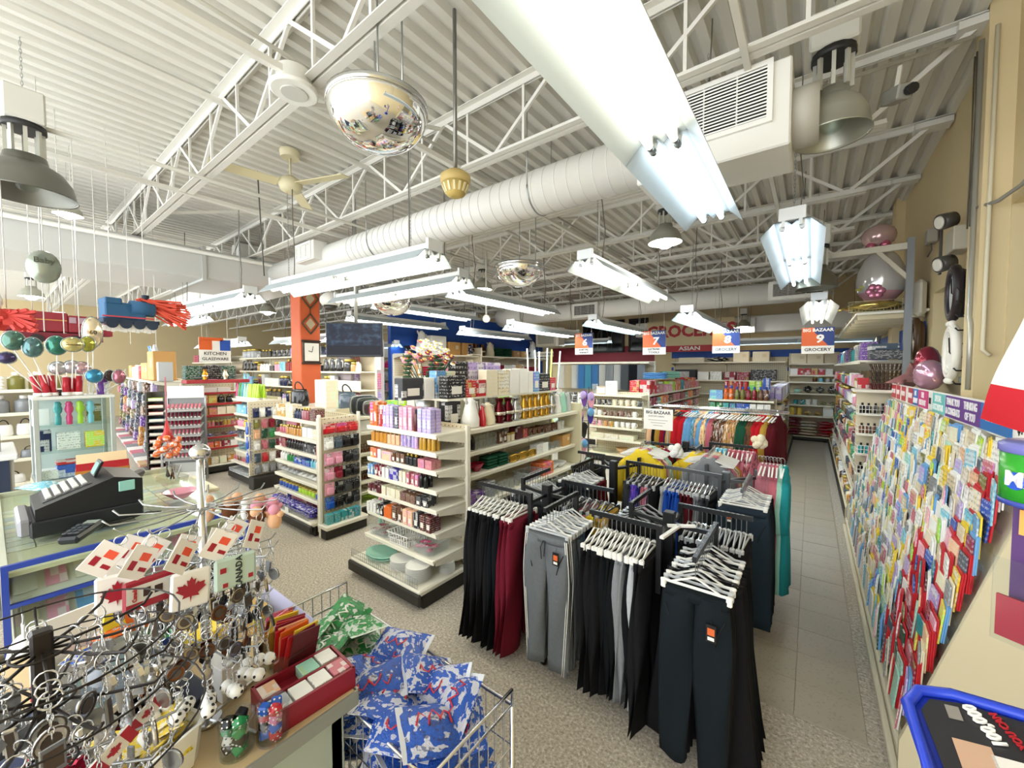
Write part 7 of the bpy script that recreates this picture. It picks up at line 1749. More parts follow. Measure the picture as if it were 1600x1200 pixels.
# green coin collecting tin on a post, and the blue donation bin
BLUEB = M('#1d37b0', 0.3)
t = thing('coin_tin', 'green round coin tin with purple lid and MAX lettering', 'tin', (0.262, 0.86, 1.755))
part('tin_body', lambda b: b.cyl((0, 0, -.038), (0, 0, .030), .046, n=32), [M('#2f9a2a', 0.25)], t)
part('lid', lambda b: b.lathe([(.046, .028), (.048, .03), (.048, .040), (.042, .044), (.01, .045)], 32), [M('#6c6cae', 0.25)], t)
part('bottom_rim', lambda b: b.lathe([(.047, -.043), (.047, -.036)], 32), [M('#3b4a9c', 0.3)], t)
part('coin_slot', lambda b: b.box((-.01, -.02, .0455), (.028, .004, .001)), [BLACK], t)
def wrap_text(txt, size, rad, a0, da, z, mat, parent):
    for i, ch in enumerate(txt):
        a = a0 + da * i
        ob('lettering', text_mesh(ch, size, mat, 0.001), parent, (rad * math.cos(a), rad * math.sin(a), z), (PI / 2, 0, a + PI / 2), (1, 1, 1))
for i, (ch, mcol) in enumerate((('M', TXW), ('A', TXW), ('X', TXW))):
    a = -2.55 + .44 * i
    ob('letter_badge', geo('badge', lambda b: b.cyl((0, 0, 0), (0, 0, .0015), .012, n=16), [M('#2a52b8', 0.3)]), t, (.0462 * math.cos(a), .0462 * math.sin(a), -.008), (PI / 2, 0, a + PI / 2))
    ob('lettering', text_mesh(ch, .027, TXW, 0.001), t, (.0482 * math.cos(a), .0482 * math.sin(a), -.006), (PI / 2, 0, a + PI / 2))
t = thing('leaflet_holder', 'clear holder of purple and red leaflets under the green coin tin', 'holder', (0.265, 0.86, 1.60))
part('leaflet', lambda b: b.box((0.0, 0, .02), (.07, .006, .17)), [M('#4b2560', 0.5)], t, rot=(0, 0, -.6))
part('orange_card', lambda b: b.box((0.015, -.012, .085), (.08, .004, .035)), [M('#e39a45', 0.5)], t, rot=(0, 0, -.6))
part('red_card', lambda b: b.box((0.0, -.014, -.055), (.085, .004, .06)), [M('#a8243a', 0.5)], t, rot=(0, 0, -.6))
part('pocket', lambda b: b.box((0.0, -.02, -.03), (.09, .003, .12)), [PLASTIC_CLEAR], t, rot=(0, 0, -.6))
lettering('?', .06, TXW, t, (-.012, -.012, .01), (PI / 2, 0, -.6), .001)
t = thing('donation_bin', 'blue plastic donation bin with a black printed paper in its lid, near corner', 'bin', (0.185, 0.655, 1.475))
def rim(b, z0, z1, s, m=0):
    pts = [(-.075, .045), (-.062, .070), (-.03, .075), (.06, .06), (.11, .05), (.11, -.09), (-.045, -.09), (-.07, -.05)]
    k = [ (x * s, y * s) for x, y in pts]
    b.prism(k, z0, z1, m)
part('bin_body', lambda b: rim(b, -.16, .0, 1.0), [BLUEB], t, rot=(.12, -.18, 0))
part('bin_rim', lambda b: b.tube([(x, y, .004) for x, y in [(-.076, .045), (-.062, .071), (-.03, .077), (.06, .062), (.11, .05), (.11, -.09), (-.045, -.09), (-.072, -.05)]], .007, 6, closed=True), [M('#2a45c4', 0.3)], t, rot=(.12, -.18, 0))
part('printed_paper', lambda b: rim(b, .0025, .0045, .86), [M('#2b2b2e', 0.35)], t, rot=(.12, -.18, 0))
for c, p, d in (('#8f8a83', (-.035, .045), (.012, .02)), ('#e5e2dc', (.0, -.02), (.035, .03)), ('#c9a58a', (-.03, -.02), (.03, .05))):
    lt = part('paper_print', lambda b: b.box((*p, .0055), (*d, .001)), [M(c, 0.5)], t, rot=(.12, -.18, 0))
ob('lettering', text_mesh('100,000', .017, TXW, .0005), lt, (-.012, .035, .0068), (0, 0, 1.85))
ob('lettering', text_mesh('YOU CAN', .010, TXR, .0002), lt, (.006, .035, .0068), (0, 0, 1.85))
t = thing('donation_post', 'glossy blue plastic post rising behind the donation bin', 'post', (0.33, 0.98, 0))
part('post', lambda b: b.cyl((0, 0, 0.03), (0, 0, 1.66), .035, n=14), [BLUEB], t)
part('joint_ring', lambda b: b.cyl((0, 0, 1.5), (0, 0, 1.53), .05, n=14), [M('#3c4a5e', 0.3)], t)
part('foot', lambda b: b.cyl((0, 0, 0), (0, 0, .04), .2, n=20), [BLUEB], t)
part('support_arm', lambda b: (b.bar((0, 0, 1.28), (-.12, -.28, 1.20), .03), b.bar((0, 0, 1.62), (-.07, -.11, 1.655), .02), b.bar((0, 0, 1.45), (-.06, -.11, 1.47), .015)), [BLUEB], t)
# ================================================================ the near counter with key chain stands
t = thing('sales_counter', 'tan topped pale green counter carrying the key chain stands', 'counter', (-1.55, 0.10, 0))
part('counter_top', lambda b: b.box((0, 0, 0.93), (1.0, 1.06, 0.04), ch=.006), [M('#cdb68c', 0.35)], t)
part('edge_band', lambda b: (b.box((0.503, 0, .93), (.006, 1.06, .044)), b.box((0, .533, .93), (1.0, .006, .044))), [M('#8b8f86', 0.3)], t)
part('end_panel', lambda b: (b.box((.46, 0, .80), (.03, 1.0, .2)), b.box((.46, .46, .35), (.06, .08, .7)), b.box((.46, -.46, .35), (.06, .08, .7))), [M('#a9b5a8', 0.5)], t)
part('rear_panel', lambda b: b.box((0, .48, .45), (.95, .03, .9)), [M('#a9b5a8', 0.5)], t)
part('lower_shelf', lambda b: b.box((0, 0, .4), (.9, .9, .03)), [M('#8f9a8e', 0.5)], t)
for k in range(6):
    put('pack', (-1.28 - .1 * (k % 3), -.1 + .22 * (k // 3), .42), k, (.2, .16, .09), ['navy', 'yellow', 'blue'][k % 3], nth(k) + ' snack bag on the low shelf inside the near counter', 'bags under the counter')
# chrome key chain stand
KR = geo('key_ring', lambda b: b.tube([(0.011 * math.cos(2 * PI * i / 12), 0, 0.011 * math.sin(2 * PI * i / 12)) for i in range(12)], 0.0013, 4, closed=True), [CHROME])
def linkchain(b):
    for i in range(5):
        b.tube([(0.0025 * math.cos(a) if i % 2 else 0, 0 if i % 2 else 0.0025 * math.cos(a), -.014 - .0075 * i + .0048 * math.sin(a)) for a in [PI / 3 * k for k in range(6)]], .0009, 3, closed=True)
KC = geo('link_chain', linkchain, [CHROME])
def pend(kind):
    def f(b):
        if kind == 'disc': b.cyl((0, -.002, -.068), (0, .002, -.068), .017, n=18); b.tube([(.016 * math.cos(2 * PI * i / 16), -.0025, -.068 + .016 * math.sin(2 * PI * i / 16)) for i in range(16)], .0014, 4, 1, True); b.cyl((0, -.003, -.068), (0, -.0032, -.068), .010, n=12, m=1)
        elif kind == 'ball': b.sphere((0, 0, -.067), .016, 12, 8); [b.cyl((.0155 * math.cos(a) * math.cos(e), .0155 * math.sin(a) * math.cos(e), -.067 + .0155 * math.sin(e)), (.0165 * math.cos(a) * math.cos(e), .0165 * math.sin(a) * math.cos(e), -.067 + .0165 * math.sin(e)), .0042, n=5, m=1) for a, e in ((-1.57, .2), (-.6, -.3), (-2.5, -.3), (-1.57, -.9), (.5, .4), (2.2, .3), (-1.0, .9))]
        elif kind == 'bar': b.box((0, 0, -.076), (.013, .004, .044), ch=.002); b.box((0, -.0023, -.076), (.008, .001, .034), 1)
        elif kind == 'heart': b.prism([(0, -.018), (.016, .002), (.012, .013), (.004, .013), (0, .008), (-.004, .013), (-.012, .013), (-.016, .002)], -.003, .003, 0, lambda x, z, h: (x, h, -.066 + z)); b.box((0, -.0033, -.066), (.012, .001, .006), 1)
        elif kind == 'tag': b.box((0, 0, -.07), (.024, .003, .034), ch=.001); b.box((0, -.0018, -.07), (.018, .0006, .022), 1)
        elif kind == 'spoon': b.box((0, 0, -.066), (.004, .002, .03)); b.sphere((0, 0, -.09), .011, 10, 6, 0, (1, .3, 1.3)); b.box((0, -.0015, -.062), (.006, .001, .01), 1)
    return f
PEND = {k: geo('pendant_' + k, pend(k), [MOM, M('#4a3f38', 0.4)]) for k in ('disc', 'bar', 'heart', 'tag', 'spoon')}
PEND['ball'] = geo('pendant_ball', pend('ball'), [M('#eeeeea', 0.35), M('#1a1a1a', 0.4)])
CARDP = geo('magnet_card', lambda b: (b.box((0, 0, -.05), (.052, .002, .066), ch=.0008), b.box((.006, -.0014, -.038), (.02, .0008, .016), 1), b.box((-.01, -.0014, -.058), (.012, .0008, .018), 2), b.box((.014, -.0014, -.062), (.016, .0008, .008), 2)), [M('#f3f1ec', 0.4), M('#ef5a3c', 0.4), M('#a51f33', 0.4)])
def leaf_poly(s):
    P = [(0, -.9), (.06, -.45), (.5, -.52), (.42, -.3), (.9, .1), (.75, .2), (.82, .48), (.5, .42), (.42, .55), (.2, .3), (.28, .78), (.12, .7), (0, 1)]
    P = P + [(-x, y) for x, y in P[-2:0:-1]]
    return [(x * s, y * s) for x, y in P]
MAG = geo('souvenir_magnet', lambda b: (b.box((0, 0, -.125), (.072, .010, .085), ch=.012), b.prism(leaf_poly(.03), -.0062, -.0075, 1, lambda x, z, h: (x, h, -.125 + z))), [M('#eceae4', 0.3), M('#9c1b2e', 0.35)])
MAG2 = geo('souvenir_magnet_red', lambda b: (b.box((0, 0, -.115), (.088, .010, .066), ch=.012), b.box((0, -.0058, -.112), (.078, .001, .036), 1), b.box((-.006, -.0066, -.112), (.012, .001, .018), 2), b.box((.014, -.0066, -.113), (.014, .001, .016), 2)), [M('#9c1b2e', 0.3), M('#d5d3cd', 0.35), M('#3a2320', 0.5)])
MAG3 = geo('souvenir_magnet_mint', lambda b: (b.box((0, 0, -.115), (.086, .012, .076), ch=.014), b.box((-.026, -.0066, -.104), (.012, .001, .012), 1), b.box((.03, -.0066, -.134), (.01, .001, .01), 1), b.box((-.022, -.0066, -.14), (.01, .001, .01), 1)), [M('#b9cfc2', 0.3), M('#a3202f', 0.4)])
MINTK = M('#222f33', 0.5)
def keychain(loc, rz, kind, col, lab, grp, sway=0.0):
    k = ob('key_chain', KR, None, loc, (sway, 0, rz))
    ob('link_chain', KC, k); ob('pendant', PEND[kind], k, (0, 0, 0), (0, 0, 0.4), (1, 1, 1), col)
    return tag(k, lab, 'key chain', grp)
def stand(name, label, c, z0, z1, tiers, pole_m, hook_m, pole_r, square=False, top_ball=True):
    t = thing(name, label, 'display stand', (c[0], c[1], z0))
    if square: part('post', lambda b: b.box((0, 0, (z1 - z0) / 2), (pole_r * 2, pole_r * 2, z1 - z0), ch=.003), [pole_m], t)
    else: part('post', lambda b: b.cyl((0, 0, .01), (0, 0, z1 - z0), pole_r, n=12), [pole_m], t)
    part('foot', lambda b: (b.cyl((0, 0, 0), (0, 0, .012), .03, n=16), [b.bar((0, 0, .012), (.16 * math.cos(a), .16 * math.sin(a), .006), .008) for a in (0.4, 0.4 + PI / 2, 0.4 + PI, 0.4 + 1.5 * PI)]), [pole_m], t)
    if top_ball: part('ball_finial', lambda b: b.sphere((0, 0, z1 - z0 + .02), .024, 16, 10, 0, (1, 1, .9)), [CHROME], t)
    for ti, (z, n, r, a0) in enumerate(tiers):
        hub = part('hub_ring', lambda b: b.tube([(.03 * math.cos(2 * PI * i / 14), .03 * math.sin(2 * PI * i / 14), z - z0) for i in range(14)], .0022, 5, closed=True), [hook_m], t)
        hg = geo(('hook', name, r), lambda b: b.tube([(.012, 0, 0), (r * .6, 0, -.004), (r, 0, 0), (r + .012, 0, .014)], .0022, 4), [hook_m])
        for i in range(n):
            ob('display_hook', hg, hub, (0, 0, z - z0), (0, 0, a0 + 2 * PI * i / n))
    return t
CX, CY = -1.27, 0.33
T1 = [(1.535, 14, .17, .1), (1.40, 16, .16, .3), (1.28, 16, .15, .15), (1.16, 14, .14, .2)]
stand('key_chain_stand', 'chrome spinner stand crowded with key chains and red and white magnets', (CX, CY), .95, 1.66, T1, CHROME, STEEL, .009)
cn = 0
RK = random.Random(3)
for ti, (z, n, r, a0) in enumerate(T1):
    for i in range(n):
        a = a0 + 2 * PI * i / n
        ca, sa = math.cos(a), math.sin(a)
        if ti == 0:
            for q in range(2):
                rr = r * (.97 - .25 * q)
                p = (CX + rr * ca, CY + rr * sa, z - .012)
                toward = ca * 0.97 - sa * 0.25
                if 6 < i < 11: continue
                if i in (11, 12, 13, 0, 1):
                    m_, nm = (CARDP, 'magnet_card')
                    o = ob('souvenir_card', CARDP, None, p, (RK.uniform(-.1, .1), RK.uniform(.45, .75), PI / 2 + RK.uniform(-.5, .5)))
                    tag(o, '%s white souvenir card round the top tier of the chrome stand, %s on its hook' % (nth(i), ('outer', 'inner')[q]), 'card', 'souvenir cards on the chrome stand')
                    ob('ring', KR, o, (0, 0, -.008))
                    if q == 0 and i != 1:
                        g = {11: MAG, 12: MAG2, 13: MAG, 0: MAG3}[i]
                        mo_ = ob('souvenir_magnet', g, None, (p[0] + .012 * ca, p[1] + .012 * sa, p[2] + .005), (0, RK.uniform(-.08, .08), PI / 2 + RK.uniform(-.35, .15)))
                        tag(mo_, '%s puffy souvenir magnet round the chrome stand, %s' % (nth(i), {MAG: 'white with red maple leaf', MAG2: 'red with pale picture panel', MAG3: 'mint green lettered Canada'}[g]), 'magnet', 'souvenir magnets')
                        if g is MAG3: ob('lettering', text_mesh('CANADA', .019, MINTK, .0003), mo_, (.006, -.0068, -.118), (PI / 2, -PI / 2, 0))
                        if g is MAG2: ob('lettering', text_mesh('Canada', .010, TXR, .0003), mo_, (-.026, -.0068, -.112), (PI / 2, -PI / 2, 0))
                else:
                    o = thing('plush_key_chain', '%s pink plush key chain round the chrome stand top, %s on its hook' % (nth(i), ('outer', 'inner')[q]), 'plush', p, RK.uniform(0, 6), 'pink plush key chains')
                    part('plush_body', lambda b: (b.sphere((0, 0, -.045), .020, 10, 7, 0, (1, .8, 1.2)), b.sphere((.017, 0, -.028), .009, 8, 5), b.sphere((-.017, 0, -.028), .009, 8, 5)), [MOF], o, col=RK.choice(['pink', 'peach', 'rose', 'white', 'brown']))
                    part('plush_head', lambda b: b.sphere((0, 0, -.016), .015, 10, 7), [MOF], o, col=RK.choice(['pink', 'peach', 'white']))
        else:
            for q in range(4 if ti < 3 else 3):
                rr = r * (.97 - .17 * q)
                kind = RK.choice(['disc', 'bar', 'heart', 'spoon', 'tag', 'disc']) if not (ti == 3 and ca > .3) else 'ball'
                col = RK.choice(['silver', 'silver', 'grey', '#9c8a66', '#a8a49c', 'brown', 'charcoal'])
                keychain((CX + rr * ca, CY + rr * sa, z - .012), a + PI / 2 + RK.uniform(-.5, .5), kind, col, '%s key chain round %s tier of the chrome stand, %s on its hook' % (nth(i), nth(ti), nth(q)), 'key chains on the chrome stand', RK.uniform(-.15, .15))
# dark key chain stand at the near corner
DX, DY = -0.86, 0.035
T2 = [(1.50, 10, .12, 0.), (1.425, 10, .13, .3), (1.33, 10, .14, .1), (1.24, 8, .14, .2)]
DKM = M('#2a2522', 0.45, 0.4)
ds = stand('key_chain_stand', 'dark square post stand of key chains at the nearest corner of the counter', (DX, DY), .95, 1.53, T2, DKM, DKM, .011, True, False)
for z, r in ((1.505, .15), (1.45, .17), (1.36, .18)):
    part('curved_wire', lambda b: b.tube([(r * math.cos(2 * PI * i / 26), r * math.sin(2 * PI * i / 26), z - .95) for i in range(26)], .0015, 5, closed=True), [DKM], ds)
for ti, (z, n, r, a0) in enumerate(T2):
    for i in range(n):
        a = a0 + 2 * PI * i / n
        for q in range(3):
            rr = r * (.95 - .22 * q)
            kind = RK.choice(['disc', 'tag', 'heart', 'bar'])
            keychain((DX + rr * math.cos(a), DY + rr * math.sin(a), z - .012), a + PI / 2 + RK.uniform(-.5, .5), kind, RK.choice(['silver', 'grey', '#d6d3cc', 'crimson' if i % 5 == 0 else 'silver']), '%s key chain round %s tier of the dark stand, %s on its hook' % (nth(i), nth(ti), nth(q)), 'key chains on the dark stand', RK.uniform(-.2, .2))
cfm = geo('flag_pendant', lambda b: (b.box((0, 0, 0), (.05, .003, .03)), b.box((-.019, -.0018, 0), (.012, .0006, .03), 1), b.box((.019, -.0018, 0), (.012, .0006, .03), 1), b.prism(leaf_poly(.010), -.0018, -.0024, 1, lambda x, z, h: (x, h, z))), [M('#eceae6', 0.4), M('#b01f33', 0.4)])
for k, (dx, dy, dz) in enumerate(((.10, .055, .42), (-.02, .11, .37))):
    o = tag(ob('flag_key_chain', cfm, None, (DX + dx, DY + dy, .95 + dz), (.2, -.5, PI / 2 + .3)), ('larger', 'smaller')[k] + ' red and white flag key chain hanging on the dark stand', 'key chain')
    ob('ring', KR, o, (0, 0, .024))
# things on the counter
t = thing('display_tray', 'low dark slotted tray under the two key chain stands', 'tray', (-1.50, .10, .951), .15)
part('tray_base', lambda b: b.box((0, 0, .008), (.42, .5, .016), ch=.004), [M('#23252a', 0.5)], t)
for k in range(7): part('slat', lambda b: b.box((0, -.21 + .07 * k, .026), (.40, .05, .022), 0, (.3, 0, 0), .003), [M(['#2c3546', '#3a3230', '#20242c'][k % 3], 0.45)], t)
put('pail', (-1.195, .185, .952), .35, (.155, .19, .10), 'white', 'white plastic tub of yellow sachets at the counter corner')
for i in range(16):
    put('pack', (-1.195 + .045 * math.cos(i * 2.4) * (1 - .3 * (i // 8)), .185 + .06 * math.sin(i * 2.4), .985 + .006 * i), i * 1.1, (.075, .055, .016), 'yellow', nth(i) + ' yellow candy sachet counting up from the bottom of the white tub', 'yellow sachets', (RK.uniform(-.5, .5), RK.uniform(-.5, .5), i * 1.1))
def dice(p, c, dots, lab, grp):
    o = ob('die', geo(('die', c), lambda b: (b.box((0, 0, 0), (.016, .016, .016), ch=.0025), [b.cyl((x, y, .0078), (x, y, .0084), .0019, n=6, m=1) for x, y in ((-.004, -.004), (.004, .004), (0, 0))], [b.cyl((x, -.0082, y), (x, -.0086, y), .0016, n=6, m=1) for x, y in ((-.004, -.004), (.004, .004), (.004, -.004), (-.004, .004))], [b.cyl((.0082, x, y), (.0086, x, y), .0016, n=6, m=1) for x, y in ((-.004, -.004), (.004, .004))]), [M(c, 0.2), M(dots, 0.4)]), None, p, (RK.uniform(0, 3), RK.uniform(0, 3), RK.uniform(0, 3)), (1.5, 1.5, 1.5))
    tag(o, lab, 'die', grp)
for j, (jx, jy, cs) in enumerate(((-1.115, .345, ['#1f8a4c', '#17171a', '#e6e4de', '#1f8a4c']), (-1.085, .415, ['#c03038', '#2b5fc0', '#17171a', '#d98ab0']))):
    t = thing('dice_jar', ('clear jar of green, black and white dice', 'clear jar of red, blue and black dice')[j] + ' on the counter edge', 'jar', (jx, jy, .951))
    part('jar_wall', lambda b: b.lathe([(.036, 0), (.037, .003), (.039, .088), (.037, .088), (.0345, .005), (.001, .004)], 22), [PLASTIC_CLEAR], t)
    part('jar_rim', lambda b: b.tube([(.039 * math.cos(2 * PI * i / 20), .039 * math.sin(2 * PI * i / 20), .088) for i in range(20)], .0018, 4, closed=True), [PLASTIC_CLEAR], t)
    cc = {}
    for i in range(12):
        a = i * 2.1; rr = .0165
        c = cs[(i // 2) % 4]
        k_ = cc.get(c, 0); cc[c] = k_ + 1
        nm = {'#1f8a4c': 'green', '#17171a': 'black', '#e6e4de': 'white', '#c03038': 'red', '#2b5fc0': 'blue', '#d98ab0': 'pink'}[c]
        dice((jx + rr * math.cos(a), jy + rr * math.sin(a), .968 + .021 * (i // 3)), c, '#eeeeea' if nm != 'white' else '#1a1a1a', nth(k_) + ' ' + nm + ' die up in the ' + ('green and black', 'red and blue')[j] + ' dice jar', 'dice in the jars')
t = thing('card_box', 'dark red tray of little picture cards at the counter corner', 'box', (-1.145, .525, .951), -.06)
part('tray_base', lambda b: (b.box((0, 0, .015), (.15, .225, .03)), b.box((.072, 0, .03), (.008, .225, .06)), b.box((-.072, 0, .03), (.008, .225, .06)), b.box((0, .11, .03), (.15, .008, .06)), b.box((0, -.11, .03), (.15, .008, .06)), b.box((0, 0, .03), (.008, .22, .058))), [M('#8a1c2e', 0.4)], t)
for r_ in range(2):
    for k in range(4):
        if r_ == 0 and k == 1: continue
        o = put('box', (-1.145 + (-.036 if r_ == 0 else .036), .525 - .082 + .054 * k, .98), -.06, (.058, .048, .03), ['peach', 'pink', 'mint', 'white', 'silver', 'white', 'white', 'rose'][r_ * 4 + k], nth(k) + ' little picture card block from the near end, ' + ('inner', 'outer')[r_] + ' row of the red tray', 'picture card blocks', cat='card', name='card_block')
t = thing('envelope_tub', 'clear rounded tub of coloured envelopes behind the red tray', 'tub', (-1.33, .555, .951), .1)
part('tub_wall', lambda b: tub_fn(b), [PLASTIC_CLEAR], t); t.children[0].scale = (.20, .13, .085)
for i in range(20):
    c = ['rose', 'pink', 'burgundy', 'white', 'orange', 'yellow', 'red', 'crimson', 'red', 'mustard', 'red', 'crimson', 'red', 'peach', 'orange', 'red', 'crimson', 'yellow', 'red', 'maroon'][i]
    o = ob('envelope', geo('mesh_envelope', lambda b: (b.box((0, 0, .06), (.003, .085, .13), ch=.0008), b.prism([(-.042, .125), (.042, .125), (0, .085)], -.0018, -.0026, 0, lambda x, z, h: (h, x, z))), [MO]), None, (-1.33 - .085 + .009 * i, .555 + .008 * math.sin(i * 2), .958 + .006 * (i % 3)), (RK.uniform(-.2, .2), .12 + RK.uniform(-.12, .25), RK.uniform(-.25, .25)), (1, 1, 1), c)
    tag(o, nth(i) + ' envelope from the far end of the clear tub, ' + c, 'envelope', 'envelopes in the clear tub')
put('box', (-1.36, .395, .951), .2, (.10, .07, .10), 'white', 'plain white carton standing behind the chrome stand post')
for k in range(4):
    put('book', (-1.52 + .02 * k, .12 + .02 * k, .992 + .022 * k), .35 + .1 * k, (.17, .24, .021), ['charcoal', 'brown', 'navy', 'slate'][k], nth(k) + ' dark booklet up in the pile between the two key chain stands', 'dark booklets on the counter')
for k in range(2): put('book', (-1.33, .05 + .07 * k, .951 + .02 * k), .2, (.12, .14, .02), ['beige', 'maroon'][k], ('lower', 'upper')[k] + ' small booklet beside the tub of yellow sachets')
put('box', (-1.36, -.02, .992), .5, (.09, .12, .035), 'navy', 'flat navy box under the dark key chain stand side')
for k in range(2):
    t = thing('chocolate_box', ('lower', 'upper')[k] + ' white chocolate carton standing beyond the chrome stand', 'box', (-1.97 + .012 * k, .27, .951 + .15 * k), PI / 2 + .15)
    part('carton', lambda b: b.box((0, 0, .075), (.105, .07, .148), ch=.003), [M('#efeeea', 0.35)], t)
    part('picture_print', lambda b: [b.sphere((.018 * math.cos(i * 2.4), -.036, .06 + .014 * math.sin(i * 2.4)), .012, 8, 5, 0, (1, .15, .8)) for i in range(5)], [M('#7d3d2a', 0.4)], t)
    part('red_print', lambda b: b.box((0, -.0355, .13), (.06, .0012, .006)), [M('#c0302f', 0.4)], t)
t = thing('candy_display', 'open rainbow printed display box of bagged candy beyond the chrome stand', 'box', (-1.76, .20, .951), PI / 2 + .2)
part('box_body', lambda b: (b.prism([(-.13, 0), (.13, 0), (.13, .05), (0, .09), (-.13, .05)], -.005, .005, 0, lambda x, z, h: (x, -.10 + h, z)), b.box((-.13, .0, .035), (.008, .2, .07), 1), b.box((.13, 0, .035), (.008, .2, .07), 3), b.box((0, .10, .09), (.26, .008, .18), 1), b.box((0, 0, .005), (.26, .2, .01), 1)), [M('#1d3f8f', 0.35), M('#e9e9e5', 0.4), M('#e8c33c', 0.4), M('#2c8a3f', 0.4)], t)
part('rainbow_flap', lambda b: (b.prism([(-.02, .09), (.05, .09), (.03, .20), (.0, .21)], .0, .008, 0, lambda x, z, h: (x, -.02 + h, z)), b.prism([(.05, .09), (.11, .08), (.03, .20)], .0, .008, 1, lambda x, z, h: (x, -.02 + h, z))), [M('#e7d23a', 0.35), M('#e4762e', 0.35)], t)
for k in range(6):
    put('pack', (-1.76 - .04 + .03 * (k % 3), .16 + .06 * (k // 3), .99 + .012 * k), k, (.1, .07, .03), ['red', 'yellow', 'blue', 'peach', 'white', 'orange'][k], ['red', 'yellow', 'blue', 'peach', 'white', 'orange'][k] + ' candy bag inside the rainbow display box', 'candy bags in the display')
put('box', (-1.86, .43, .951), .4, (.14, .1, .13), 'silver', 'grey carton with black square beside the rainbow display box')
put('box', (-1.66, .43, .951), .2, (.1, .1, .05), 'yellow', 'yellow paper block under the chrome stand')
put('box', (-1.60, .56, .951), .1, (.12, .06, .09), 'mustard', 'mustard carton at the back edge of the counter')
t = thing('notice_sheet', 'lavender notice sheet leaning off the back edge of the near counter', 'sheet', (-1.72, .66, .80), 0)
part('sheet', lambda b: b.box((0, 0, 0), (.42, .004, .3), 0, (-.5, 0, 0)), [M('#c9c6e6', 0.5)], t)
part('holder', lambda b: b.box((0, -.03, -.1), (.3, .04, .05)), [M('#9c9cae', 0.5)], t)
for k in range(3): part('print_line', lambda b: b.box((0, .005 - .012 * k, .03 - .03 * k), (.24 - .05 * k, .003, .008), 0, (-.5, 0, 0)), [M('#8f8cb6', 0.5)], t)
# ================================================================ wire bin of candy bags
bx0, bx1, by0, by1, bz0, bz1 = -1.66, -0.72, 0.645, 0.955, 0.30, 0.85
t = thing('wire_bin', 'chrome wire bin on legs full of green and blue candy bags', 'bin', (0, 0, 0))
part('top_rim', lambda b: b.tube([(bx0, by0, bz1), (bx1, by0, bz1), (bx1, by1, bz1), (bx0, by1, bz1)], .006, 6, closed=True), [CHROME], t)
part('bottom_rim', lambda b: b.tube([(bx0, by0, bz0), (bx1, by0, bz0), (bx1, by1, bz0), (bx0, by1, bz0)], .006, 6, closed=True), [CHROME], t)
def side(x0, y0, x1, y1, raise_=0):
    def f(b):
        L = math.hypot(x1 - x0, y1 - y0); n = int(L / .035)
        for i in range(n + 1):
            x, y = x0 + (x1 - x0) * i / n, y0 + (y1 - y0) * i / n
            b.cyl((x, y, bz0), (x, y, bz1 + raise_), .0022, n=4, caps=False)
        for z in (bz0 + .14, bz0 + .28, bz0 + .42): b.cyl((x0, y0, z), (x1, y1, z), .0028, n=4, caps=False)
        if raise_: b.tube([(x0, y0, bz1), (x0, y0, bz1 + raise_), (x1, y1, bz1 + raise_), (x1, y1, bz1)], .005, 5)
    return f
part('wire_side', side(bx0, by0, bx1, by0), [CHROME], t); part('wire_side', side(bx0, by1, bx1, by1), [CHROME], t)
part('wire_end', side(bx0, by0, bx0, by1, .08), [CHROME], t); part('wire_end', side(bx1, by0, bx1, by1, .05), [CHROME], t)
part('wire_floor', lambda b: [b.cyl((bx0, by0 + (by1 - by0) * i / 8, bz0), (bx1, by0 + (by1 - by0) * i / 8, bz0), .0025, n=4) for i in range(9)], [CHROME], t)
for x in (bx0, bx1):
    for y in (by0, by1): part('leg', lambda b: b.cyl((x, y, 0), (x, y, bz1), .008, n=7), [CHROME], t)
RB = random.Random(9)
GW = M('#dfe6da', 0.3)
script = M('#f1efe9', 0.4); script_r = M('#c32a3a', 0.4)
for side_, n, x0, x1, c, lab in ((0, 16, bx0 + .09, bx0 + .34, 'green', 'green'), (1, 40, bx0 + .42, bx1 - .09, 'blue', 'blue')):
    for i in range(n):
        lv = i // (4 if side_ == 0 else 10); nn = 4 if side_ == 0 else 10
        f = (i % nn + .5) / nn
        x = x0 + (x1 - x0) * ((f * 2.0) % 1.0 if side_ else (f * 2) % 1.0)
        y = by0 + .085 + (by1 - by0 - .17) * (0 if f < .5 else 1) + RB.uniform(-.03, .03)
        z = .56 + .085 * lv + RB.uniform(-.01, .02) + (.02 if side_ == 0 else 0)
        rot = (RB.uniform(-.5, .5), RB.uniform(-.5, .5), RB.uniform(0, 6.28))
        o = put('pack', (x, y, z), 0, (RB.uniform(.17, .2), RB.uniform(.13, .15), .075), c, nth(i) + ' ' + lab + ' candy bag up from the bottom of the wire bin', lab + ' candy bags in the bin', rot, 'bag', 'candy_bag')
        ob('crimped_end', geo('crimp', lambda b: b.box((.5, 0, .5), (.12, 1.0, .02)), [MO]), o, col='#d8dde6' if side_ else '#cfe0d2')
        if lv >= 2:
            ob('printed_script', geo('script_%d' % side_, lambda b: b.tube([(-.3 + .05 * k + .03 * math.cos(k * 1.6), .12 * math.sin(k * 1.6) - .05 - .03 * (k % 3), .965 - 2.2 * ((-.3 + .05 * k) ** 2)) for k in range(13)], .018, 4), [script if side_ == 0 else script_r]), o, (0, 0, .03))
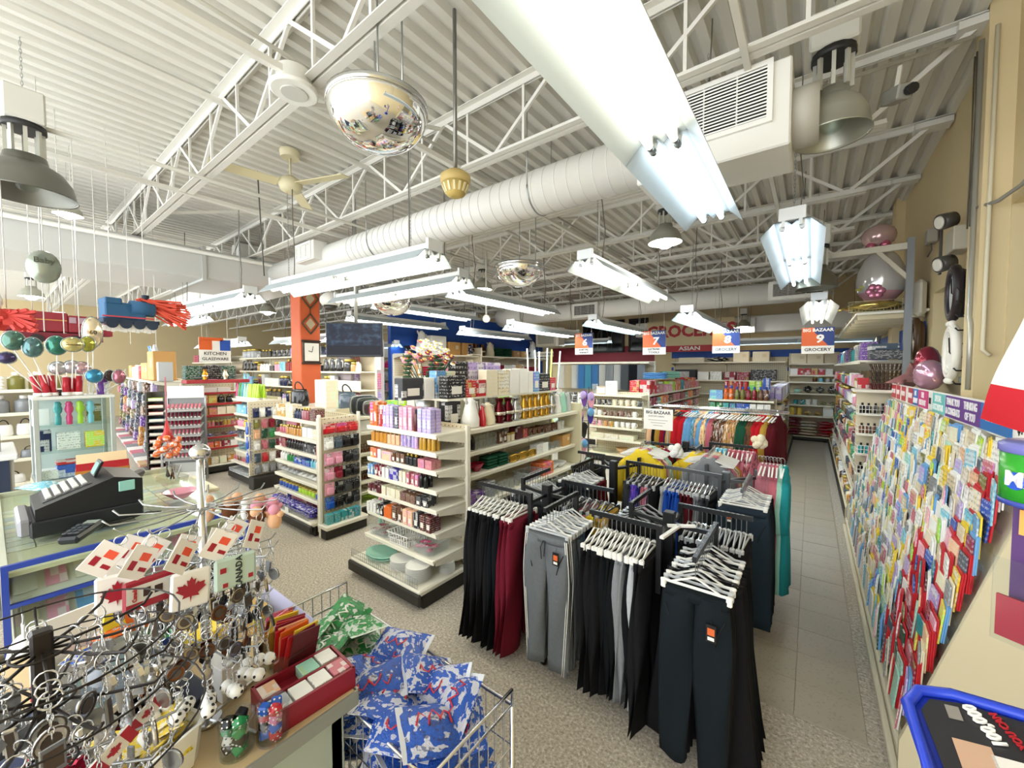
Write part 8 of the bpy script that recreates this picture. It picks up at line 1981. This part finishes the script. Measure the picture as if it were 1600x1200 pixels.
# ================================================================ cash counter with lottery showcase
t = thing('lottery_showcase', 'glass topped cash counter of lottery tickets with blue trim', 'counter', (-3.75, .5, 0))
part('counter_base', lambda b: b.box((0, .02, .3), (1.74, .96, .6), ch=.01), [M('#cfc9b4', 0.5)], t)
part('ticket_bed', lambda b: b.box((0, 0, .955), (1.72, .94, .02)), [M('#ded4ae', 0.5)], t)
part('glass_top', lambda b: b.box((0, 0, 1.0), (1.78, .98, .012)), [GLASS], t)
part('blue_trim', lambda b: (b.box((.885, 0, 1.0), (.02, .98, .025)), b.box((.885, -.48, .8), (.022, .022, .42)), b.box((.885, .48, .8), (.022, .022, .42)), b.box((.885, 0, .82), (.02, .96, .018)), b.box((.885, 0, .62), (.02, .96, .02))), [M('#2c449f', 0.35)], t)
part('side_panel', lambda b: (b.box((0, -.48, .8), (1.76, .02, .4)), b.box((-.88, 0, .8), (.02, .96, .4))), [M('#ddd6c2', 0.5)], t)
part('front_glass', lambda b: b.box((.875, 0, .8), (.006, .94, .38)), [GLASS], t)
part('display_step', lambda b: (b.box((.70, 0, .88), (.3, .92, .012), 0, (0, .5, 0)), b.box((.76, 0, .70), (.24, .92, .012), 0, (0, .5, 0))), [M('#eeeade', 0.5)], t)
tk = geo('mesh_ticket', lambda b: b.box((0, 0, 0), (.07, .045, .003)), [MOP])
for i in range(10):
    for j in range(9):
        o = tag(ob('lottery_ticket', tk, None, (-3.75 + .50 - .095 * i, .5 - .42 + .098 * j, .968), (0, 0, RK.uniform(-.04, .04)), (1.25, 2.05, 1), RK.choice(['cream', 'beige', 'ivory', 'cream', 'silver'])), '%s ticket across in %s row under the glass top' % (nth(j), nth(i)), 'ticket', 'lottery tickets under the glass')
for r_, (xx, zz) in enumerate(((-3.01, .878), (-2.955, .705))):
    for j in range(9):
        o = tag(ob('lottery_ticket', tk, None, (xx, .08 + .098 * j, zz), (0, .5, 0), (2.2, 1.6, 1), RK.choice(['white', 'white', 'sky blue', 'pink', 'cream'])), '%s ticket from the near end on the %s front step' % (nth(j), ('upper', 'lower')[r_]), 'ticket', 'lottery tickets on the steps')
# cash register
t = thing('cash_register', 'black cash register with silver keys on the lottery counter', 'cash register', (-3.42, .33, 1.007), 0.0)
part('cash_drawer', lambda b: b.box((0, 0, .045), (.42, .44, .085), ch=.008), [M('#1d2024', 0.4)], t)
part('drawer_front', lambda b: b.box((0, -.235, .06), (.40, .05, .09), ch=.012), [M('#8d8d92', 0.35, 0.3)], t)
part('register_body', lambda b: b.prism([(-.20, .0), (.22, .0), (.22, .14), (.10, .17), (-.20, .06)], -.20, .20, 0, lambda y, z, x: (x, y, z + .09)), [M('#17191c', 0.35)], t)
kb = part('key_plate', lambda b: b.box((-.03, -.075, .195), (.30, .2, .008), 0, (.35, 0, 0)), [M('#3a3c40', 0.4)], t)
for i in range(7):
    for j in range(5):
        ob('key', geo('register_key', lambda b: b.box((0, 0, 0), (.030, .026, .012), ch=.003), [M('#c9c9c6', 0.4)]), kb, (-.16 + .04 * i, -.145 + .034 * j, .180 + .0125 * j), (.35, 0, 0))
part('operator_screen', lambda b: (b.box((-.05, .06, .285), (.13, .012, .09), 0, (-.4, 0, 0)), b.box((-.05, .052, .287), (.11, .004, .07), 1, (-.4, 0, 0))), [BLACK, M('#6f9c93', 0.2)], t)
part('receipt_window', lambda b: b.box((.205, .15, .20), (.008, .07, .06), 0, None, .003), [M('#8fc4b8', 0.2)], t)
t = thing('customer_display', 'small black customer display on a short pole beyond the register', 'display', (-3.72, .60, 1.007), -.5)
part('pole', lambda b: b.cyl((0, 0, 0), (0, 0, .13), .018, n=8), [BLACK], t)
part('head', lambda b: b.box((0, 0, .15), (.17, .05, .05), 0, (-.5, 0, 0), .012), [M('#222427', 0.4)], t)
part('lit_panel', lambda b: b.box((.0, -.026, .158), (.12, .004, .03), 0, (-.5, 0, 0)), [M('#a9d8cc', 0.2)], t)
t = thing('card_terminal', 'black card payment terminal lying before the cash register', 'terminal', (-3.07, .28, 1.007), 0.9)
part('terminal_body', lambda b: b.box((0, 0, .025), (.09, .2, .04), 0, (.12, 0, 0), .012), [M('#1f2226', 0.35)], t)
part('keypad', lambda b: [b.box((-.025 + .025 * i, -.07 + .03 * j, .047 + .0035 * j), (.018, .02, .004)) for i in range(3) for j in range(4)], [M('#4b5157', 0.5)], t)
part('screen', lambda b: b.box((0, .065, .054), (.06, .04, .003), 0, (.12, 0, 0)), [M('#9fa9a0', 0.2)], t)
part('cable', lambda b: b.tube([(.03, .1, .02), (.1, .2, .01), (.16, .24, .03), (.2, .3, .01)], .004, 5), [BLACK], t)
t = thing('candy_carton', 'open brown and red candy carton behind the cash register', 'box', (-4.35, .52, 1.007), PI / 2 - .1)
part('carton_body', lambda b: (b.box((0, -.1, .07), (.28, .006, .14)), b.box((0, .1, .07), (.28, .006, .14)), b.box((-.14, 0, .07), (.006, .2, .14)), b.box((.14, 0, .07), (.006, .2, .14)), b.box((0, 0, .005), (.28, .2, .01))), [M('#b5772f', 0.45)], t)
part('red_flap', lambda b: b.box((0, -.104, .155), (.28, .004, .07), 0, (.15, 0, 0)), [M('#b3222c', 0.4)], t)
part('inner_flap', lambda b: b.box((0, .12, .18), (.28, .004, .09), 0, (-.4, 0, 0)), [M('#e0c9a0', 0.5)], t)
for k in range(5): put('pack', (-4.35 + .03 * (k % 2), .43 + .045 * k, 1.05), k, (.1, .08, .05), ['crimson', 'brown', 'white', 'brown', 'crimson'][k], nth(k) + ' candy packet inside the open brown carton', 'packets in the brown carton')
t = thing('net_candy', 'orange net of wrapped candy hung from a thin red cord by the register', 'candy', (-4.55, .95, 1.10))
part('net', lambda b: [b.sphere((.075 * math.cos(i * 2.4) * (.5 + .5 * (i % 3) / 2), .075 * math.sin(i * 2.4), .03 + .012 * (i % 14)), .028, 7, 5) for i in range(26)], [MOB], t, col='orange')
part('red_top', lambda b: b.lathe([(.05, .17), (.025, .24), (.006, .34)], 8), [M('#c23a3a', 0.5)], t)
part('cord', lambda b: b.cyl((0, 0, .33), (0, 0, .72), .006, n=5), [M('#b46a72', 0.5)], t)
put('tub', (-4.2, .9, .90), 0.2, (.22, .16, .11), 'peach', 'pale tub of pens under the candy net')
for k in range(9): put('tube', (-4.28 + .02 * k, .88 + .02 * (k % 3), .98), 0, (.014, .014, .12), ['black', 'brown', 'silver'][k % 3], nth(k) + ' pen standing in the pale tub under the candy net', 'pens in the pale tub', (.3 * math.sin(k), .3 * math.cos(k), 0), 'pen', 'pen')
t = thing('side_table', 'cream table carrying the pen tub at the end of the lottery counter', 'table', (-4.25, .92, 0))
part('table_top', lambda b: b.box((0, .12, .885), (.6, .22, .03), ch=.005), [M('#e0d6b8', 0.5)], t)
for sx in (-.25, .25): part('leg', lambda b: b.box((sx, .12, .435), (.04, .04, .87)), [M('#cfc5a6', 0.5)], t)
put('bowl', (-3.45, .78, 1.007), 0, (.2, .2, .05), 'pink', 'pale pink dish beside the register')
put('pack', (-4.45, .22, 1.007), .4, (.24, .18, .07), 'aqua', 'clear plastic bag of small parts on the counter by the cabinet')
put('box', (-2.98, .78, 1.007), .2, (.16, .1, .01), 'white', 'white slip of paper lying on the lottery counter glass')
t = thing('plastic_bag', 'white plastic bag hanging at the near side of the lottery counter', 'bag', (-2.62, .06, .50)); t.scale = (.6, .6, .8)
part('bag_body', lambda b: b.lathe([(.08, 0), (.13, .05), (.14, .2), (.10, .30), (.05, .34)], 12, 0, (0, 0, 0), None, 1, .7), [M('#e3e5e6', 0.35)], t)
part('bag_handle', lambda b: b.tube([(-.04, 0, .32), (-.03, 0, .40), (.03, 0, .40), (.04, 0, .32)], .01, 5), [M('#e3e5e6', 0.35)], t)
part('hanging_hook', lambda b: b.tube([(0, 0, .40), (-.03, 0, .43), (-.25, 0, .43)], .006, 4), [STEEL], t)
# ================================================================ glass cabinet with balloons
ALU = M('#b6bfbd', 0.35, 0.5)
t = thing('glass_cabinet', 'aluminium framed glass cabinet of toys with balloons on top', 'cabinet', (-5.32, .46, 0)); t.scale = (1, .9, 1)
part('base_cabinet', lambda b: b.box((-.02, 0, .46), (.5, .56, .92), ch=.008), [M('#c7c0a6', 0.5)], t)
for sx in (-.22, .22):
    for sy in (-.25, .25): part('corner_post', lambda b: b.box((sx, sy, 1.28), (.035, .035, .72), ch=.003), [ALU], t)
part('top_frame', lambda b: b.box((0, 0, 1.645), (.48, .54, .025), ch=.004), [M('#d5d8d2', 0.4)], t)
part('bottom_frame', lambda b: b.box((0, 0, .935), (.48, .54, .03), ch=.004), [ALU], t)
for z in (1.18, 1.40): part('glass_shelf', lambda b: b.box((0, 0, z), (.42, .48, .008)), [GLASS], t)
part('glass_pane', lambda b: b.box((.222, 0, 1.29), (.005, .47, .68)), [GLASS], t)
part('glass_pane', lambda b: b.box((0, .252, 1.29), (.41, .005, .68)), [GLASS], t)
part('back_board', lambda b: b.box((-.222, 0, 1.29), (.006, .47, .68)), [M('#c9d3d0', 0.4)], t)
for k, c in enumerate(('teal', 'hot pink', 'lime', 'aqua')):
    put('toy', (-5.16, .36 + .065 * k, 1.41), 0, (.062, .062, .2), c, c + ' squeeze toy in the row on the glass cabinet top shelf')
put('box', (-5.28, .27, 1.405), 0, (.06, .1, .14), 'white', 'white card box at the near end of the glass cabinet top shelf')
put('box', (-5.35, .58, 1.405), .2, (.1, .1, .16), 'olive', 'olive boxed toy at the back of the glass cabinet top shelf')
for k, (y, c, w_, h) in enumerate(((.28, 'navy', .08, .18), (.42, 'white', .14, .15), (.58, 'yellow', .12, .14))):
    put('box', (-5.25, y, 1.185), PI / 2, (w_, .1, h), c, c + ' box on the middle shelf of the glass cabinet')
for k, (y, c, w_, h) in enumerate(((.30, 'white', .1, .08), (.42, 'blue', .16, .11), (.59, 'lime', .12, .07))):
    put('box', (-5.2, y, .952), PI / 2, (w_, .14, h), c, c + ' box on the floor of the glass cabinet')
put('box', (-5.2, .42, 1.065), PI / 2, (.16, .12, .03), 'red', 'red and white striped lid box on the blue box in the cabinet')
# red tubes and stick holders on the cabinet
for k, (y, lean, s) in enumerate(((.26, -.22, .13), (.305, -.18, .14), (.345, -.1, .135), (.415, .0, .12), (.45, .03, .11), (.49, .04, .13))):
    t = thing('red_tube', nth(k) + ' red tube from left standing on the glass cabinet', 'tube', (-5.20 + .02 * (k % 2), y, 1.66), 0, 'red tubes on the cabinet')
    part('tube_body', lambda b: b.cyl((0, 0, .03), (0, lean * s, s + .04), .022, n=12), [M('#b02532', 0.3)], t)
    part('white_base', lambda b: b.cyl((0, 0, 0), (0, .005 * lean, .03), .028, n=12), [M('#efece6', 0.4)], t)
    part('cap', lambda b: b.cyl((0, lean * s, s + .04), (0, lean * (s + .015), s + .055), .016, n=10), [M('#e8e5de', 0.4)], t)
put('box', (-5.28, .30, 1.66), PI / 2, (.1, .08, .06), 'red', 'small red box among the red tubes on the cabinet')
put('box', (-5.28, .40, 1.66), PI / 2, (.1, .08, .05), 'black', 'small black box among the red tubes on the cabinet')
put('toy', (-5.22, .635, 1.66), 0, (.1, .1, .17), 'purple', 'purple stuffed toy at the far end of the cabinet top')
def stick_balloon(y, z, x, r, sc, col, lab, base_y, txt=None):
    t = thing('stick_balloon', lab, 'balloon', (x, y, z))
    part('balloon_body', lambda b: b.sphere((0, 0, 0), r, 18, 10, 0, sc), [M(col, 0.12, 0.6)], t)
    part('balloon_rim', lambda b: b.tube([(0, r * sc[1] * 1.02 * math.cos(2 * PI * i / 20), r * sc[2] * 1.02 * math.sin(2 * PI * i / 20)) for i in range(20)], .006, 4, closed=True), [M('#a9b8b6', 0.2, 0.7)], t)
    part('white_stick', lambda b: b.cyl((0, 0, -r * sc[2]), (-5.2 - x, base_y - y, 1.68 - z), .004, n=5), [M('#efeee9', 0.4)], t)
    if txt: ob('lettering', text_mesh(txt, .011 if len(txt) > 4 else .05, TXK, .0006), t, (r * sc[0] + .001, 0, -.005), FACE_PX)
    return t
stick_balloon(.14, 2.12, -5.1, .075, (.6, 0.81, 1), '#56796b', 'patterned green foil stick balloon at the left end', .3)
stick_balloon(.235, 2.07, -5.08, .075, (.6, 0.74, 1.05), '#5d7f80', 'teal and green foil stick balloon, second in the row', .33)
stick_balloon(.365, 2.09, -5.08, .078, (.6, 0.78, 1), '#3f7d6c', 'dark teal foil stick balloon left of the lettered one', .36)
stick_balloon(.45, 2.10, -5.02, .07, (.5, 0.93, .85), '#c9bd7e', 'yellow oval stick balloon lettered get well soon', .45, 'GET WELL SOON')
stick_balloon(.545, 2.11, -5.08, .065, (.6, 0.74, 1), '#a8a848', 'yellow green foil stick balloon right of the lettered one', .55)
stick_balloon(.585, 2.22, -5.15, .10, (.4, 0.63, 1.35), '#e9d9b8', 'big peach number balloon with teal edge above the row', .58, '60')
stick_balloon(.58, 1.83, -5.1, .065, (.6, 0.85, .9), '#3d83a8', 'blue swirled foil stick balloon lower in the bunch', .62)
stick_balloon(.74, 1.82, -5.12, .06, (.6, 0.74, 1.05), '#a86a78', 'dusty rose foil stick balloon at the far right of the bunch', .64)
stick_balloon(.69, 1.83, -5.2, .05, (.6, 0.74, 1), '#4a3d3a', 'dark foil stick balloon beside the dusty rose one', .64)
stick_balloon(.10, 1.98, -5.0, .055, (.6, 0.89, .8), '#453f60', 'dark violet foil balloon under the left end of the row', .3)
for k, (y, z, c) in enumerate(((.38, 1.90, '#b9b7b9'), (.46, 1.91, '#c2bcc4'), (.52, 1.9, '#c9a7ad'))):
    stick_balloon(y, z, -5.25, .055, (.6, 1, 1), c, ('first', 'second', 'third')[k] + ' pale balloon from left under the lettered balloon', .4 + .05 * k)
for k in range(12):
    y0 = .30 + .035 * k
    tag(part('white_stick', lambda b: b.cyl((-5.22, y0, 1.665), (-5.22 + .03 * (k % 3), y0 + .018 * (k - 5), 1.86 + .03 * (k % 2)), .0035, n=5), [M('#f2f1ec', 0.4)], None), nth(k) + ' empty white balloon stick from left on the cabinet', 'stick', 'white sticks on the cabinet')
for k, y in enumerate((.56, .66)):
    put('glass', (-5.14, y, 1.66), 0, (.045, .045, .11), 'white', ('nearer', 'farther')[k] + ' white stick cup at the end of the cabinet top')
# hanging pinatas and the round foil balloon
STR = M('#e9e7df', 0.5)
t = thing('foil_balloon', 'round grey green foil balloon lettered Baby hung from the ceiling', 'balloon', (-5.0, .31, 2.72))
part('balloon_body', lambda b: b.sphere((0, 0, 0), .135, 22, 12, 0, (.5, .72, .98)), [M('#98a092', 0.2, 0.45)], t)
part('string', lambda b: b.cyl((0, 0, .13), (0, 0, 1.5), .003, n=4), [STR], t)
ob('lettering', text_mesh('Baby', .06, M('#5d6458', 0.3, 0.5), .001), t, (.068, 0, .04), FACE_PX)
t = thing('train_pinata', 'plain blue locomotive shaped pinata with an orange red tissue tassel', 'pinata', (-5.5, .86, 2.40), 0.1)
part('body', lambda b: (b.box((0, -.02, .06), (.2, .3, .16), ch=.01), b.cyl((.06, .02, .10), (.06, .2, .10), .075, n=16), b.box((0, -.11, .15), (.22, .12, .06), ch=.008)), [M('#2f5f86', 0.7)], t)
part('footplate', lambda b: b.box((0, .02, -.04), (.24, .42, .04), ch=.006), [M('#27384f', 0.7)], t)
part('stripe', lambda b: b.box((.103, .0, -.0), (.004, .38, .014)), [M('#c54a56', 0.6)], t)
part('chimney', lambda b: b.cyl((.06, .14, .17), (.06, .14, .24), .03, n=10), [M('#1f2f40', 0.7)], t)
for k in range(4): part('wheel', lambda b: b.cyl((.12, -.13 + .1 * k, -.07), (.13, -.13 + .1 * k, -.07), .045, n=14), [M('#233246', 0.6)], t)
part('white_fringe', lambda b: [b.box((.10, -.18 + .03 * k, -.115), (.01, .026, .05 + .01 * (k % 3)), 0, (0, .15 * (k % 2), 0)) for k in range(13)], [M('#f0efea', 0.7)], t)
part('tissue_tassel', lambda b: [b.bar((.04 + .05 * math.sin(k * 2.3), .13 + .05 * math.cos(k * 1.9), .16 + .04 * math.cos(k)), (.10 + .07 * math.sin(k * 1.7), .36 + .04 * (k % 4), .20 - .0055 * k), .03, .014) for k in range(52)], [M('#d8553f', 0.8)], t)
part('string', lambda b: (b.cyl((0, -.1, .18), (0, -.1, 1.8), .003, n=4), b.cyl((0, .15, .18), (0, .15, 1.8), .003, n=4)), [STR], t)
t = thing('train_pinata', 'dark red boxy train shaped pinata behind the row of foil balloons', 'pinata', (-6.3, .40, 2.34), 0.05)
part('body', lambda b: (b.box((0, -.08, .03), (.2, .42, .20), ch=.01), b.box((0, .26, .02), (.2, .26, .18), ch=.01), b.box((0, .42, -.02), (.18, .08, .14))), [M('#8a2b34', 0.7)], t)
part('window_row', lambda b: [b.box((.103, .16 + .07 * k, .06), (.004, .05, .06)) for k in range(4)], [M('#a98f98', 0.5)], t)
part('gold_stripe', lambda b: b.box((.103, -.08, .05), (.004, .40, .01)), [M('#c08a4a', 0.6)], t)
part('lower_boards', lambda b: (b.box((.0, .05, -.12), (.22, .66, .08)),), [M('#742530', 0.7)], t)
for k in range(5): part('wheel', lambda b: b.cyl((.11, -.22 + .13 * k, -.15), (.12, -.22 + .13 * k, -.15), .05, n=12), [M('#2b2526', 0.6)], t)
part('string', lambda b: (b.cyl((0, -.1, .12), (0, -.1, 1.9), .003, n=4), b.cyl((0, .2, .12), (0, .2, 1.9), .003, n=4)), [STR], t)
t = thing('tissue_pompom', 'white ball and coral red tissue pompom hanging at the left edge', 'decoration', (-4.5, .10, 2.27))
part('red_tissue', lambda b: [b.bar((0, 0, .0), (.06 * math.sin(k * 2.4), .13 * math.cos(k * 1.13), -.03 + .075 * math.sin(k * .9)), .045, .02) for k in range(64)], [M('#d6504a', 0.8)], t)
part('white_ball', lambda b: b.sphere((0, -.10, .09), .09, 14, 9), [M('#eeebe4', 0.8)], t)
part('string', lambda b: b.cyl((0, 0, .05), (0, 0, 1.9), .003, n=4), [STR], t)
for k, (x, y) in enumerate(((-5.05, .30), (-5.6, .55), (-6.2, .75), (-5.2, .42), (-6.8, 1.1), (-7.6, 1.5))):
    tag(part('hanging_string', lambda b: b.cyl((x, y, 2.2), (x, y, 4.1), .0035, n=4), [STR], None), nth(k) + ' white string hanging from the ceiling over the balloons', 'string', 'strings over the balloons')
# left corner: white counter with dark blue front, sunglasses stand and stool
t = thing('side_counter', 'white topped counter with a dark blue front at the left edge', 'counter', (-6.2, -.35, 0))
part('counter_top', lambda b: b.box((0, 0, 1.10), (1.0, 1.0, .05), ch=.008), [M('#e4e6e4', 0.35)], t)
part('blue_front', lambda b: b.box((.46, 0, .55), (.03, .9, 1.06)), [M('#232f47', 0.5)], t)
part('grey_side', lambda b: b.box((0, .46, .55), (.92, .03, 1.06)), [M('#a6a398', 0.5)], t)
t = thing('sunglasses_stand', 'grey wire stand packed with dark sunglasses on the white side counter', 'display stand', (-6.1, -.12, 1.125))
part('frame', lambda b: (b.box((0, 0, .3), (.03, .03, .6)), b.box((0, 0, .01), (.26, .26, .02)), b.box((.12, .17, .3), (.02, .02, .6)), b.box((.12, -.17, .3), (.02, .02, .6))), [M('#8f9190', 0.4, 0.4)], t)
def shades(b):
    for s in (-1, 1): b.lathe([(.026, -.003), (.026, .003)], 12, 0, (0, s * .032, 0), None, 1, 1, Euler((0, PI / 2, 0)).to_matrix())
    b.bar((0, -.01, .006), (0, .01, .006), .005); b.bar((0, .06, .008), (-.09, .06, 0), .004); b.bar((0, -.06, .008), (-.09, -.06, 0), .004)
SG = geo('mesh_shades', shades, [MOG])
for k in range(7):
    for l in range(2):
        tag(ob('sunglasses', SG, None, (-5.95, -.2 + .15 * l, 1.2 + .075 * k), (0, 0, 0), (1, 1, 1), ['black', 'charcoal', 'brown', 'slate', 'teal'][(k + l) % 5]), '%s pair of sunglasses up in the %s column of the wire stand' % (nth(k), ('left', 'right')[l]), 'sunglasses', 'sunglasses on the wire stand')
t = thing('round_stool', 'white round topped stool behind the lottery counter', 'stool', (-5.0, .02, 0))
part('seat', lambda b: b.lathe([(.18, .69), (.19, .71), (.19, .735), (.17, .745)], 24), [M('#e4e7e7', 0.35)], t)
part('pedestal', lambda b: b.cyl((0, 0, .02), (0, 0, .69), .03, n=10), [STEEL], t)
part('foot_plate', lambda b: b.cyl((0, 0, 0), (0, 0, .02), .17, n=20), [STEEL], t)
t = thing('drawer_unit', 'low brown wooden drawer unit beside the lottery counter', 'drawers', (-3.9, -.2, 0))
part('carcass', lambda b: b.box((0, 0, .4), (.7, .36, .8), ch=.006), [M('#9a8266', 0.5)], t)
for k in range(3):
    d = part('drawer', lambda b: b.box((.355, 0, .15 + .24 * k), (.02, .33, .21), ch=.005), [M('#7a5a44', 0.5)], t)
    part('knob', lambda b: b.box((.37, 0, .18 + .24 * k), (.015, .1, .015)), [STEEL], d)
